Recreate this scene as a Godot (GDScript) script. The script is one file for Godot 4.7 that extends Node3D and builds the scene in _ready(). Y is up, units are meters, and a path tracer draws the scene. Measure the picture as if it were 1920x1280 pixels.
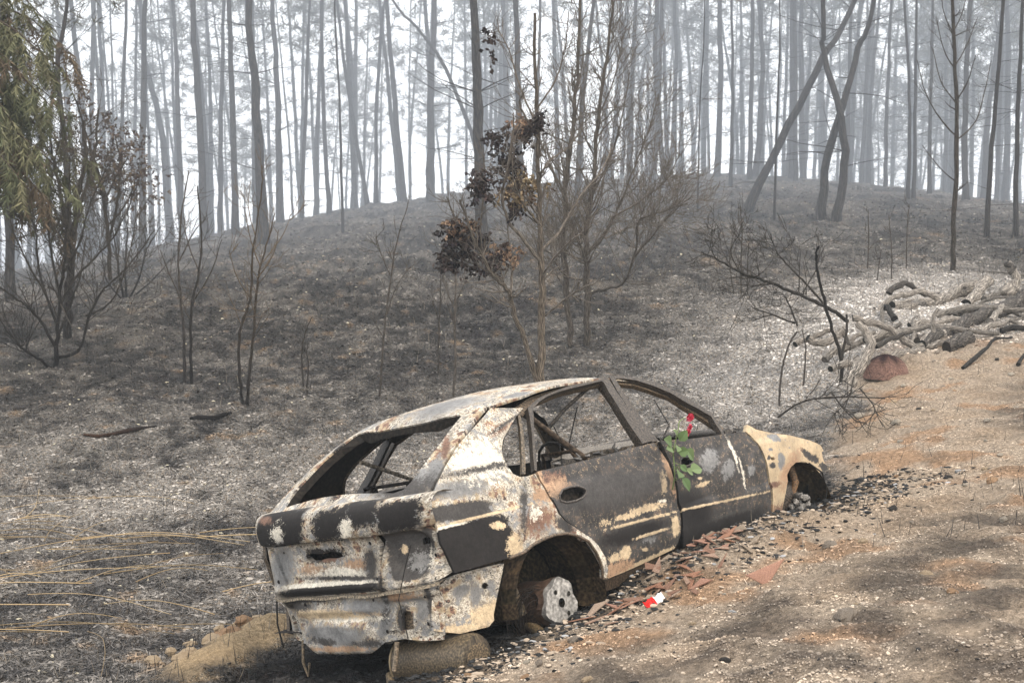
extends Node3D

# ---------------------------------------------------------------- mesh builder
class MB:
	var v := PackedVector3Array()
	var n := PackedVector3Array()
	var c := PackedColorArray()
	var t := PackedVector2Array()
	var i := PackedInt32Array()

	func vert(p: Vector3, nn: Vector3, col := Color.WHITE, uv := Vector2.ZERO) -> int:
		v.append(p); n.append(nn); c.append(col); t.append(uv)
		return v.size() - 1

	func face(a: int, b: int, d: int) -> void:      # winds itself after the normals
		var g := (v[d] - v[a]).cross(v[b] - v[a])
		if g.dot(n[a] + n[b] + n[d]) >= 0.0:
			i.append(a); i.append(b); i.append(d)
		else:
			i.append(a); i.append(d); i.append(b)

	func tri(a: Vector3, b: Vector3, d: Vector3, col := Color.WHITE) -> void:
		var g := (d - a).cross(b - a).normalized()
		var k := v.size()
		vert(a, g, col, Vector2(a.x + a.z * 0.3, a.y)); vert(b, g, col, Vector2(b.x + b.z * 0.3, b.y)); vert(d, g, col, Vector2(d.x + d.z * 0.3, d.y))
		i.append(k); i.append(k + 1); i.append(k + 2)

	func quad(a: Vector3, b: Vector3, d: Vector3, e: Vector3, col := Color.WHITE) -> void:
		tri(a, b, d, col); tri(a, d, e, col)

	# a tapered tube along points; rad holds one radius per point
	func tube(p: PackedVector3Array, rad: PackedFloat32Array, sides: int, col := Color.WHITE, tip := Color(-1, 0, 0), cap := false, vs := 1.0) -> void:
		var m := p.size()
		if m < 2:
			return
		var dir := (p[1] - p[0]).normalized()
		var u := dir.cross(Vector3.UP if absf(dir.y) < 0.9 else Vector3.RIGHT).normalized()
		var along := 0.0
		var base := v.size()
		var last := tip if tip.r >= 0.0 else col
		for k in m:
			var d := dir
			if k > 0 and k < m - 1:
				d = (p[k + 1] - p[k - 1]).normalized()
			elif k == m - 1:
				d = (p[k] - p[k - 1]).normalized()
			if k > 0:
				along += p[k].distance_to(p[k - 1])
			u = (u - d * u.dot(d)).normalized()
			var w := d.cross(u)
			var cc := col.lerp(last, float(k) / (m - 1))
			for s in sides + 1:
				var a := TAU * s / sides
				var o := u * cos(a) + w * sin(a)
				v.append(p[k] + o * rad[k]); n.append(o); c.append(cc); t.append(Vector2(float(s) / sides, along * vs))
		for k in m - 1:
			for s in sides:
				var a := base + k * (sides + 1) + s
				var b := a + sides + 1
				i.append(a); i.append(b); i.append(a + 1)
				i.append(a + 1); i.append(b); i.append(b + 1)
		if cap:
			for e in [0, m - 1]:
				var d := (p[0] - p[1]).normalized() if e == 0 else (p[m - 1] - p[m - 2]).normalized()
				var ctr := vert(p[e] + d * rad[e] * 0.15, d, last if e else col)
				var first := v.size()
				for s in sides:
					vert(v[base + e * (sides + 1) + s], d, last if e else col, Vector2(0.5, 0.5))
				for s in sides:
					face(ctr, first + s, first + (s + 1) % sides)

	func mesh() -> ArrayMesh:
		var m := ArrayMesh.new()
		if v.is_empty():
			return m
		var a := []
		a.resize(Mesh.ARRAY_MAX)
		a[Mesh.ARRAY_VERTEX] = v; a[Mesh.ARRAY_NORMAL] = n; a[Mesh.ARRAY_COLOR] = c; a[Mesh.ARRAY_TEX_UV] = t; a[Mesh.ARRAY_INDEX] = i
		m.add_surface_from_arrays(Mesh.PRIMITIVE_TRIANGLES, a)
		return m

var names := {}
var rng := RandomNumberGenerator.new()
var M := {}

func numbered(s: String) -> String:
	var k: int = names.get(s, 0)
	names[s] = k + 1
	return s if k == 0 else "%s_%03d" % [s, k]

func tag(o: Node, label := "", category := "", group := "", kind := "") -> Node:
	if label: o.set_meta("label", label)
	if category: o.set_meta("category", category)
	if group: o.set_meta("group", group)
	if kind: o.set_meta("kind", kind)
	return o

func base(called: String, label: String, category: String, at := Vector3.ZERO, group := "") -> Node3D:
	var o := Node3D.new()
	o.name = numbered(called)
	add_child(o)
	o.position = at
	tag(o, label, category, group)
	return o

func obj(called: String, mesh: Mesh, mat: Material, parent: Node = self) -> MeshInstance3D:
	var o := MeshInstance3D.new()
	if parent == self:
		o.name = numbered(called)
	else:
		var k := 0
		for ch in parent.get_children():
			if ch.get_meta("stem", "") == called: k += 1
		o.set_meta("stem", called)
		o.name = called if k == 0 else "%s_%03d" % [called, k]
	o.mesh = mesh
	o.material_override = mat
	parent.add_child(o, true)
	return o

func many(called: String, mesh: Mesh, mat: Material, where: Array, cols: PackedColorArray, parent: Node = self) -> MultiMeshInstance3D:
	var mm := MultiMesh.new()
	mm.transform_format = MultiMesh.TRANSFORM_3D
	mm.use_colors = true
	mm.mesh = mesh
	mm.instance_count = where.size()
	for k in where.size():
		mm.set_instance_transform(k, where[k])
		mm.set_instance_color(k, cols[k])
	var o := MultiMeshInstance3D.new()
	o.name = numbered(called) if parent == self else called
	o.multimesh = mm
	o.material_override = mat
	parent.add_child(o, true)
	o.set_meta("kind", "stuff")
	return o

func rf(a: float, b: float) -> float:
	return rng.randf_range(a, b)

func rdir() -> Vector3:
	var z := rf(-1, 1)
	var a := rf(0, TAU)
	return Vector3(cos(a) * sqrt(1 - z * z), z, sin(a) * sqrt(1 - z * z))

func grey(g: float) -> Color:
	return Color(g, g, g)

# ---------------------------------------------------------------- the lie of the land
const EYE := 2.65
const CAR_AT := Vector3(-0.2336, 0.2152, -7.5909)
const CX := [-60.0, -40.0, -30.0, -17.0, -9.5, -7.2, -4.7, 0.7, 5.8, 8.8, 11.5, 14.2, 17.0, 24.0, 40.0, 60.0]
const CH := [-2.6, -2.6, -2.3, -1.7, -0.35, 0.2, 0.65, 1.3, 1.67, 1.55, 1.28, 0.83, -0.1, -1.5, -2.3, -2.6]
var relief := FastNoiseLite.new()
var rough := FastNoiseLite.new()
var patch := FastNoiseLite.new()
var speck := FastNoiseLite.new()

func crest_at(x: float) -> float:
	if x <= CX[0]: return CH[0]
	for k in CX.size() - 1:
		if x < CX[k + 1]:
			return lerpf(CH[k], CH[k + 1], (x - CX[k]) / (CX[k + 1] - CX[k]))
	return CH[-1]

func smin(a: float, b: float, k: float) -> float:
	var h := maxf(k - absf(a - b), 0.0) / k
	return minf(a, b) - h * h * k * 0.25

func bank_place(x: float, z: float) -> Vector2:      # (metres along the car, metres towards the road)
	var dx := x - CAR_AT.x
	var dz := z - CAR_AT.z
	var a := 0.69 * dx - 0.724 * dz
	var s := 0.724 * dx + 0.69 * dz
	var e := 0.45 * (a - 2.0) * smoothstep(2.0, 6.0, a) if a > 2.0 else 0.0
	return Vector2(a, s + e)

func hill_height(x: float, z: float) -> float:
	var d := -z
	var c := (crest_at(x - 2) + crest_at(x - 1) + crest_at(x) + crest_at(x + 1) + crest_at(x + 2)) / 5.0 + EYE
	var fl := 0.07 * maxf(0.0, x) * smoothstep(4.0, 12.0, d)
	var t := clampf((d - 11.0) / 34.0, 0.0, 1.0)
	var p := (1.0 - pow(1.0 - t, 1.5)) * sqrt(smoothstep(0.0, 0.12, t)) if t > 0.0 else 0.0
	var h := fl + (c - fl) * p
	if d > 45.0:
		var e := d - 45.0
		h = maxf(c - (0.004 * e * e if e < 15.0 else 0.9 + 0.12 * (e - 15.0)), -22.0)
	return h

func bank_height(q: Vector2) -> float:
	var berm := 0.19 * exp(-pow((q.y - 0.98) / 0.33, 2.0)) * smoothstep(0.3, 0.7, q.x) * (1.0 - smoothstep(1.85, 2.3, q.x))
	return smin(0.265 + 0.335 * q.y + 0.09 * clampf(q.x, -2.0, 4.0) + berm, 1.0 + 0.02 * minf(q.y, 20.0), 0.5)

func land(x: float, z: float) -> float:              # smooth height
	return -smin(-hill_height(x, z), -bank_height(bank_place(x, z)), 0.5)

func ground(x: float, z: float) -> float:            # with its bumps
	var q := bank_place(x, z)
	var k := 1.0 - 0.6 * smoothstep(-1.0, 1.5, q.y) * (1.0 if z > -14.0 else 0.5)
	var far := clampf(-z / 14.0, 0.55, 2.0)
	return land(x, z) + relief.get_noise_2d(x, z) * 0.09 * k * far + rough.get_noise_2d(x, z) * 0.045 + heap(x, z) + 0.15 * mound(x, z)

func mound(x: float, z: float) -> float:             # the ridge of yellow earth behind the tail
	var u := 0.33 * (x + 1.68) - 0.94 * (z + 7.95)
	var w := 0.94 * (x + 1.68) + 0.33 * (z + 7.95)
	return exp(-pow(w / 0.22, 2.0)) * smoothstep(0.9, 0.4, u) * smoothstep(-1.3, 0.0, u)

func on(x: float, z: float, up := 0.0) -> Vector3:
	return Vector3(x, ground(x, z) + up, z)

# ---------------------------------------------------------------- the scene
func _ready() -> void:
	rng.seed = 7
	relief.seed = 3; relief.frequency = 0.55; relief.fractal_octaves = 3
	rough.seed = 8; rough.frequency = 3.5; rough.fractal_octaves = 3
	patch.seed = 21; patch.frequency = 0.35; patch.fractal_octaves = 4
	speck.seed = 5; speck.frequency = 2.2; speck.fractal_octaves = 3

	var cam := Camera3D.new()
	cam.name = "camera"
	cam.position = Vector3(0, EYE, 0)
	cam.rotation_degrees = Vector3(-5, 0, 0)
	cam.keep_aspect = Camera3D.KEEP_HEIGHT
	cam.fov = rad_to_deg(2.0 * atan(640.0 / 2500.0))
	cam.near = 0.1
	cam.far = 1500.0
	var lens := CameraAttributesPhysical.new()
	lens.frustum_focal_length = 46.875
	lens.frustum_focus_distance = 8.2
	lens.exposure_aperture = 6.3
	lens.frustum_near = 0.1
	lens.frustum_far = 1500.0
	cam.attributes = lens
	add_child(cam)
	cam.current = true

	var sky := ProceduralSkyMaterial.new()
	sky.sky_top_color = Color(0.93, 0.935, 0.95)
	sky.sky_horizon_color = Color(0.985, 0.985, 0.985)
	sky.ground_horizon_color = Color(0.9, 0.9, 0.92)
	sky.ground_bottom_color = Color(0.3, 0.29, 0.28)
	sky.sky_curve = 0.3
	sky.sky_energy_multiplier = 1.0
	var env := Environment.new()
	env.background_mode = Environment.BG_SKY
	env.sky = Sky.new()
	env.sky.sky_material = sky
	env.background_energy_multiplier = 1.9
	env.tonemap_mode = Environment.TONE_MAPPER_LINEAR
	env.tonemap_exposure = 1.5
	env.fog_enabled = true
	env.fog_density = 0.0017
	env.fog_light_color = Color(0.93, 0.97, 1.0)
	env.sdfgi_enabled = true
	env.ssao_enabled = true
	env.ssil_enabled = true
	var we := WorldEnvironment.new()
	we.name = "environment"
	we.environment = env
	add_child(we)

	env.volumetric_fog_enabled = true
	env.volumetric_fog_density = 0.0
	for b in [[Vector3(4, 6, -58), Vector3(150, 34, 58), 0.0038], [Vector3(6, 5, -46), Vector3(110, 26, 46), 0.0045], [Vector3(6, 5, -37), Vector3(84, 24, 34), 0.0105]]:
		var smoke := FogVolume.new()
		smoke.name = numbered("smoke_bank")
		smoke.shape = RenderingServer.FOG_VOLUME_SHAPE_ELLIPSOID
		smoke.position = b[0]
		smoke.size = b[1]
		var air := FogMaterial.new()
		air.density = b[2]
		air.albedo = Color(0.92, 0.955, 1.0)
		smoke.material = air
		add_child(smoke)
		tag(smoke, "", "", "", "stuff")

	var sun := DirectionalLight3D.new()
	sun.name = "sun"
	sun.light_energy = 0.5
	sun.light_angular_distance = 14.0
	sun.light_color = Color(1.0, 0.94, 0.86)
	sun.shadow_enabled = true
	sun.rotation_degrees = Vector3(-52, 38, 0)
	add_child(sun)

	make_materials()
	build_ground()
	build_forest()
	build_near_trees()
	build_log_pile()
	build_car()
	build_flower()
	build_debris()
	build_ground_cover()
	for o in find_children("*", "MeshInstance3D", true, false):
		if o.has_meta("stem"): o.remove_meta("stem")

# ---------------------------------------------------------------- textures and materials
func noise_bytes(w: int, h: int, sd: int, freq: float, type := FastNoiseLite.TYPE_SIMPLEX_SMOOTH, oct := 4, seam := true) -> PackedByteArray:
	var f := FastNoiseLite.new()
	f.seed = sd; f.frequency = freq; f.noise_type = type; f.fractal_octaves = oct
	if type == FastNoiseLite.TYPE_CELLULAR:
		f.fractal_type = FastNoiseLite.FRACTAL_NONE if oct < 2 else FastNoiseLite.FRACTAL_FBM
	var im := f.get_seamless_image(w, h, false, false, 0.12, true) if seam else f.get_image(w, h, false, false, true)
	im.convert(Image.FORMAT_L8)
	return im.get_data()

func tex_of(w: int, h: int, data: PackedByteArray, fmt := Image.FORMAT_RGB8) -> ImageTexture:
	return ImageTexture.create_from_image(Image.create_from_data(w, h, false, fmt, data))

func mat(called: String, rough_: float, tex: Texture2D = null, bump: Texture2D = null, depth := 1.0, metal := 0.0) -> StandardMaterial3D:
	var m := StandardMaterial3D.new()
	m.resource_name = called
	m.vertex_color_use_as_albedo = true
	m.roughness = rough_
	m.metallic = metal
	m.metallic_specular = 0.3
	if tex: m.albedo_texture = tex
	if bump:
		m.heightmap_enabled = true
		m.heightmap_texture = bump
		m.heightmap_scale = depth
	M[called] = m
	return m

func make_materials() -> void:
	# charred litter: fine dark and pale flecks over broader mottling
	var w := 1024
	var a := noise_bytes(w, w, 11, 0.11, FastNoiseLite.TYPE_SIMPLEX_SMOOTH, 3)
	var b := noise_bytes(w, w, 12, 0.028, FastNoiseLite.TYPE_SIMPLEX_SMOOTH, 4)
	var d := noise_bytes(w, w, 13, 0.16, FastNoiseLite.TYPE_CELLULAR, 1)
	var e := noise_bytes(w, w, 14, 0.05, FastNoiseLite.TYPE_CELLULAR, 2)
	var col := PackedByteArray(); col.resize(w * w * 3)
	var hgt := PackedByteArray(); hgt.resize(w * w)
	for k in w * w:
		var f: float = a[k] / 255.0
		var g: float = b[k] / 255.0
		var h: float = d[k] / 255.0
		var l: float = 0.66 + (f - 0.5) * 0.6 + (g - 0.5) * 0.4 + (h - 0.5) * 0.2
		var warm: float = (e[k] / 255.0 - 0.5) * 0.16
		if f > 0.74: l += 0.1
		if h < 0.18: l -= 0.2
		l = clampf(l, 0.14, 1.0)
		col[k * 3] = int(clampf(l + warm * 0.5, 0.0, 1.0) * 255.0)
		col[k * 3 + 1] = int(l * 252.0)
		col[k * 3 + 2] = int(clampf(l - warm * 0.6, 0.0, 1.0) * 248.0)
		hgt[k] = int(clampf(0.45 * f + 0.3 * g + 0.25 * (1.0 - h), 0.0, 1.0) * 255.0)
	M.litter_tex = tex_of(w, w, col)
	M.litter_bump = tex_of(w, w, hgt, Image.FORMAT_L8)
	var m := mat("ground", 1.0, M.litter_tex, M.litter_bump, 3.0)
	m.uv1_scale = Vector3(0.62, 0.62, 0.62)
	m.metallic_specular = 0.15
	# bare soil: finer and smoother than the litter
	for k in w * w:
		var f: float = a[k] / 255.0
		var g: float = b[k] / 255.0
		var l: float = clampf(0.66 + (f - 0.5) * 0.34 + (g - 0.5) * 0.30, 0.2, 1.0)
		var h: float = d[k] / 255.0
		if h < 0.07: l = minf(1.0, l + 0.07)
		col[k * 3] = int(l * 255.0); col[k * 3 + 1] = int(l * 251.0); col[k * 3 + 2] = int(l * 246.0)
		hgt[k] = int(clampf(0.3 * f + 0.6 * g + (0.15 if h < 0.1 else 0.0), 0.0, 1.0) * 255.0)
	m = mat("soil", 1.0, tex_of(w, w, col), tex_of(w, w, hgt, Image.FORMAT_L8), 2.0)
	m.uv1_scale = Vector3(0.85, 0.85, 0.85)
	m.metallic_specular = 0.15
	# bark
	w = 256
	a = noise_bytes(w, w, 31, 0.035, FastNoiseLite.TYPE_CELLULAR, 2)
	b = noise_bytes(w, w, 32, 0.05, FastNoiseLite.TYPE_SIMPLEX_SMOOTH, 4)
	col.resize(w * w * 3)
	hgt.resize(w * w)
	for k in w * w:
		var f: float = 0.45 + (a[k] / 255.0) * 0.35 + (b[k] / 255.0 - 0.5) * 0.7
		f = clampf(f, 0.15, 1.0)
		col[k * 3] = int(f * 255.0); col[k * 3 + 1] = int(f * 248.0); col[k * 3 + 2] = int(f * 240.0)
		hgt[k] = int(f * 255.0)
	M.bark_tex = tex_of(w, w, col)
	M.bark_bump = tex_of(w, w, hgt, Image.FORMAT_L8)
	m = mat("bark", 0.95, M.bark_tex, M.bark_bump, 2.0)
	m.uv1_scale = Vector3(2, 0.5, 1)
	m = mat("twig", 0.9, M.bark_tex)
	m.uv1_scale = Vector3(1, 0.8, 1)
	m = mat("leaf", 0.85)
	m.backlight_enabled = true
	m.backlight = Color(0.35, 0.3, 0.2)
	m = mat("needles", 0.9)
	m.backlight_enabled = true
	m.backlight = Color(0.3, 0.3, 0.25)
	for k in w * w:
		var f: float = clampf(0.74 + (a[k] / 255.0 - 0.5) * 0.3 + (b[k] / 255.0 - 0.5) * 0.5, 0.4, 1.0)
		col[k * 3] = int(f * 255.0); col[k * 3 + 1] = int(f * 252.0); col[k * 3 + 2] = int(f * 247.0)
	m = mat("stone", 0.95, tex_of(w, w, col), M.bark_bump, 0.6)
	m.uv1_triplanar = true
	m.uv1_scale = Vector3(3, 3, 3)
	m = mat("plain", 0.8)
	m = mat("soot_plain", 0.95)
	m = mat("flake", 1.0)
	m.metallic_specular = 0.1
	m = mat("petal", 0.55)
	m.backlight_enabled = true
	m.backlight = Color(0.3, 0.3, 0.2)

# ---------------------------------------------------------------- the ground as one sheet
func steps(list: Array, from: float, to: float, first: float, grow: float) -> void:
	var x := from
	var s := first
	while absf(to - x) > s * 0.6:
		x += s if to > from else -s
		s *= grow
		list.append(x)

func ground_color(x: float, z: float) -> Color:
	var q := bank_place(x, z)
	var p := patch.get_noise_2d(x, z)
	var p2 := patch.get_noise_2d(x * 2.7 + 40.0, z * 2.7)
	var s := speck.get_noise_2d(x, z)
	var dark := Color(0.090, 0.085, 0.082)
	var ash := Color(0.57, 0.52, 0.46)
	var tan_ := Color(0.58, 0.455, 0.335)
	# the burnt slope; the flat below it keeps pale ash
	var hill := smoothstep(13.2, 16.5, -z + p * 2.2 - 0.12 * x)
	var c := ash.lerp(dark, clampf(0.42 - p * 0.75 - s * 0.55 - rough.get_noise_2d(x, z) * 0.5, 0.0, 1.0))
	var near_dark := smoothstep(11.3, 8.4, -z + p * 1.6)
	c = c.lerp(dark * 1.25, near_dark * clampf(0.75 - s * 0.6, 0.0, 1.0))
	var s3 := rough.get_noise_2d(x * 1.3 + 9.0, z * 1.3)
	var slope := dark.lerp(ash * 0.7, clampf(0.20 + p * 0.65 + s * 0.6 + s3 * 0.55 + 0.012 * (-z - 18.0), 0.0, 0.85))
	c = c.lerp(slope, hill)
	if s > 0.30 and p2 > 0.12 and z > -34.0:
		c = c.lerp(Color(0.36, 0.24, 0.14), minf(1.0, (s - 0.30) * 4.0) * 0.7)
	# white ash round the log pile and towards the car's nose
	var wx := x - 6.0
	var wz := z + 17.4
	var white := 1.25 * exp(-(wx * wx / 5.5 + wz * wz / 9.0)) + 0.5 * exp(-((x - 3.0) * (x - 3.0) / 2.4 + (z + 15.0) * (z + 15.0) / 6.0))
	# the bank of earth below the road
	var bank := smoothstep(0.3, 0.75, q.y + p * 0.4 + s * 0.25 - 0.35 * smoothstep(4.5, 7.5, q.x)) * smoothstep(-0.35, 0.1, bank_height(q) - hill_height(x, z))
	var earth := tan_.lerp(Color(0.66, 0.57, 0.465), clampf(0.5 + p2, 0.0, 1.0))
	earth = earth.lerp(Color(0.55, 0.345, 0.205), smoothstep(0.08, 0.34, p2 - 0.25 * p) * 0.8)
	var soot := smoothstep(1.35, 2.3, q.y + p * 1.1 - 0.10 * maxf(q.x, 0.0)) * clampf(0.66 + s * 1.1, 0.0, 1.0)
	soot = maxf(soot, clampf(-0.12 + s * 0.9 - p * 0.35, 0.0, 0.75))
	earth = earth.lerp(Color(0.155, 0.132, 0.112), soot * 0.92)
	c = c.lerp(earth, bank)
	c = c.lerp(Color(0.86, 0.80, 0.73), clampf(white * (1.1 + s * 0.7 + p * 0.5), 0.0, 0.95) * (1.0 - bank))
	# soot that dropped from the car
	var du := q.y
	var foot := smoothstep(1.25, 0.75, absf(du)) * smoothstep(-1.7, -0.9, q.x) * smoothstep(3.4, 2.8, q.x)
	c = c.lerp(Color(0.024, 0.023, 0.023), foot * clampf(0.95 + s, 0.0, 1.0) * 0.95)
	# pale yellow earth thrown up behind the tail
	var heap_ := mound(x, z)
	c = c.lerp(Color(0.60, 0.46, 0.29), clampf(smoothstep(0.2, 0.7, heap_ + s * 0.3), 0.0, 0.95))
	bare_soil = maxf(bank, smoothstep(0.25, 0.6, heap_))
	return c

var bare_soil := 0.0

func build_ground() -> void:
	var xs := []
	steps(xs, -4.0, -140.0, 0.06, 1.045)
	xs.reverse()
	steps(xs, -4.06, 5.0, 0.05, 1.0)
	steps(xs, 5.0, 140.0, 0.06, 1.045)
	var zs := []
	steps(zs, -4.0, 40.0, 0.12, 1.12)
	zs.reverse()
	steps(zs, -4.1, -14.5, 0.05, 1.0)
	steps(zs, -14.5, -170.0, 0.06, 1.02)
	var nx := xs.size()
	var nz := zs.size()
	var m := MB.new()
	m.v.resize(nx * nz); m.n.resize(nx * nz); m.c.resize(nx * nz); m.t.resize(nx * nz)
	var bare := PackedFloat32Array()
	bare.resize(nx * nz)
	for r in nz:
		var z: float = zs[r]
		for k in nx:
			var x: float = xs[k]
			var y := ground(x, z)
			m.v[r * nx + k] = Vector3(x, y, z)
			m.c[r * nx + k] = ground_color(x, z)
			bare[r * nx + k] = bare_soil
			m.t[r * nx + k] = Vector2(x, z)
	for r in nz:
		for k in nx:
			var dx := m.v[r * nx + mini(k + 1, nx - 1)] - m.v[r * nx + maxi(k - 1, 0)]
			var dz := m.v[maxi(r - 1, 0) * nx + k] - m.v[mini(r + 1, nz - 1) * nx + k]
			m.n[r * nx + k] = dz.cross(dx).normalized()
	var soil := PackedInt32Array()
	for r in nz - 1:
		for k in nx - 1:
			var a := r * nx + k
			if bare[a] + bare[a + nx + 1] > 1.0:
				soil.append_array(PackedInt32Array([a, a + nx, a + 1, a + 1, a + nx, a + nx + 1]))
			else:
				m.i.append_array(PackedInt32Array([a, a + nx, a + 1, a + 1, a + nx, a + nx + 1]))
	# rows run away from the camera: turn the winding if the first face points down
	var g := (m.v[m.i[2]] - m.v[m.i[0]]).cross(m.v[m.i[1]] - m.v[m.i[0]])
	if g.y < 0.0:
		m.i.reverse()
		soil.reverse()
	print("ground ", nx, " x ", nz)
	var am := m.mesh()
	am.surface_set_material(0, M.ground)
	m.i = soil
	var both := m.mesh()
	am.add_surface_from_arrays(Mesh.PRIMITIVE_TRIANGLES, both.surface_get_arrays(0))
	am.surface_set_material(1, M.soil)
	tag(obj("ground", am, null), "burnt slope, ashy ditch and earth bank", "", "", "structure")

# ---------------------------------------------------------------- pines
func clump(m: MB, at: Vector3, dir: Vector3, size: float, count: int, col: Color) -> void:
	for k in count:
		var d := (dir * 0.5 + rdir()).normalized()
		var side := d.cross(rdir()).normalized() * size * rf(0.03, 0.06)
		var l := size * rf(0.6, 1.2)
		var cc := col * rf(0.6, 1.4)
		var o := at + rdir() * size * 0.25
		m.tri(o - side, o + side, o + d * l, cc)

func limb(m: MB, from: Vector3, dir: Vector3, length: float, r: float, col: Color, droop := 0.0, sides := 4, seg := 5) -> PackedVector3Array:
	var p := PackedVector3Array([from])
	var rr := PackedFloat32Array([r])
	var d := dir
	for k in seg:
		d = (d + rdir() * 0.16 + Vector3(0, droop, 0)).normalized()
		p.append(p[-1] + d * length / seg)
		rr.append(r * (1.0 - 0.85 * (k + 1.0) / seg))
	m.tube(p, rr, sides, col)
	return p

# trunk along a path (local), dead limbs below, scorched crown above
func pine(root: Node3D, path: PackedVector3Array, r0: float, crown_from: float, fullness: float, sd: int, dead := 12, sides := 8, col := Color(0.10, 0.092, 0.085), near := false) -> void:
	rng.seed = sd
	var cv := Curve3D.new()
	for p in path: cv.add_point(p)
	var total := cv.get_baked_length()
	var m := MB.new()
	var pts := PackedVector3Array()
	var rad := PackedFloat32Array()
	var seg := 22
	var smooth := PackedVector3Array()
	for k in seg + 1:
		var t := float(k) / seg
		# Catmull-Rom through the path
		var f := t * (path.size() - 1)
		var j := mini(int(f), path.size() - 2)
		var p0 := path[maxi(j - 1, 0)]
		var p3 := path[mini(j + 2, path.size() - 1)]
		var pt := path[j].cubic_interpolate(path[j + 1], p0, p3, f - j)
		pt += Vector3(rf(-1, 1), 0, rf(-1, 1)) * r0 * 0.25
		pts.append(pt)
		rad.append(r0 * (1.0 - 0.78 * t) * (1.0 + 0.45 * exp(-t * 30.0)) * rf(0.95, 1.05))
	pts[0].y -= 0.25
	m.tube(pts, rad, sides, col, col * 1.15, false, 0.8)
	obj("trunk", m.mesh(), M.bark, root)
	m = MB.new()
	var cr := MB.new()
	for k in dead:
		var t := rf(0.12, crown_from)
		var f := int(t * seg)
		var a := rf(0, TAU)
		limb(m, pts[f], Vector3(cos(a), rf(-0.1, 0.4), sin(a)).normalized(), rf(0.5, 2.0), r0 * rf(0.07, 0.15), col * 0.9, rf(-0.05, 0.08), 3, 4)
		if near:
			obj("branch", m.mesh(), M.twig, root)
			m = MB.new()
	var whorls := int(9 * fullness)
	for w in whorls:
		var t := lerpf(crown_from, 0.985, (w + rf(0, 0.6)) / whorls)
		var f := mini(int(t * seg), seg - 1)
		var from := pts[f].lerp(pts[f + 1], t * seg - f)
		var reach := (1.0 - t) / (1.0 - crown_from)
		for b in 4:
			var a := rf(0, TAU)
			var l := lerpf(0.5, 2.1, reach) * rf(0.6, 1.15)
			var p := limb(m, from, Vector3(cos(a), rf(0.1, 0.7), sin(a)).normalized(), l, r0 * 0.13, col * 0.9, 0.05, 3, 4)
			for s in [2, 3, 4]:
				if rng.randf() < fullness * 0.5:
					clump(cr, p[s], (p[s] - p[s - 1]).normalized(), rf(0.28, 0.55) * (0.55 if near else 1.0), 16, Color(0.105, 0.10, 0.075))
	if m.v.size(): tag(obj("crown_branches", m.mesh(), M.twig, root), "", "", "", "stuff")
	if cr.v.size(): tag(obj("crown", cr.mesh(), M.needles, root), "", "", "", "stuff")

func build_forest() -> void:
	# [x, z of the foot, points (dx, y) the trunk passes, foot radius, crown from, words]
	for e in forest_list():
		var root := base("pine_tree", e[6], "pine tree", on(e[0], e[1]))
		var path := PackedVector3Array()
		for p in e[2]: path.append(Vector3(p[0], p[1], p[2]))
		pine(root, path, e[3], e[4], e[5], int(e[0] * 131 + e[1] * 17) + 900, 20, 10, Color(0.10, 0.092, 0.085), true)
	# the stand behind the crest, copied from eight grown ones
	var proto := []
	rng.seed = 99
	var spots := []
	var tries := 0
	while spots.size() < 250 and tries < 8000:
		tries += 1
		var d := rf(38.0, 84.0)
		var x := rf(-0.44, 0.44) * d
		var dense := 1.0 if x / d > 0.08 else 0.62
		if rng.randf() > dense: continue
		var ok := true
		for s in spots:
			if Vector2(s.x - x, s.z + d).length() < 1.0: ok = false
		if ok: spots.append(Vector3(x, 0, -d))
	spots.sort_custom(func(p, q): return p.z > q.z)
	for k in 8:
		var root := base("pine_tree", "slim pine fading into the smoke behind the crest of the hill", "pine tree", Vector3.ZERO, "slim pines in the smoke beyond the crest")
		rng.seed = 400 + k
		var h := rf(10.5, 14.5)
		var lean := Vector3(rf(-1, 1), 0, rf(-1, 1)) * 0.9
		var path := PackedVector3Array([Vector3.ZERO, Vector3(lean.x * 0.1, h * 0.3, lean.z * 0.1) + Vector3(rf(-0.15, 0.15), 0, 0), Vector3(lean.x * 0.5, h * 0.65, lean.z * 0.5), Vector3(lean.x, h, lean.z)])
		pine(root, path, rf(0.05, 0.11), rf(0.42, 0.66), rf(0.7, 1.2), 500 + k, 26, 6)
		proto.append(root)
	rng.seed = 1234
	for k in spots.size():
		var s: Vector3 = spots[k]
		var o: Node3D = proto[k] if k < 8 else proto[rng.randi() % 8].duplicate()
		if k >= 8:
			o.name = numbered("pine_tree")
			add_child(o)
		o.position = on(s.x, s.z, -0.1)
		o.rotation = Vector3(rf(-0.05, 0.05), rf(0, TAU), rf(-0.05, 0.05))
		var f := rf(0.85, 1.2)
		o.scale = Vector3(f, rf(0.85, 1.15), f)

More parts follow.
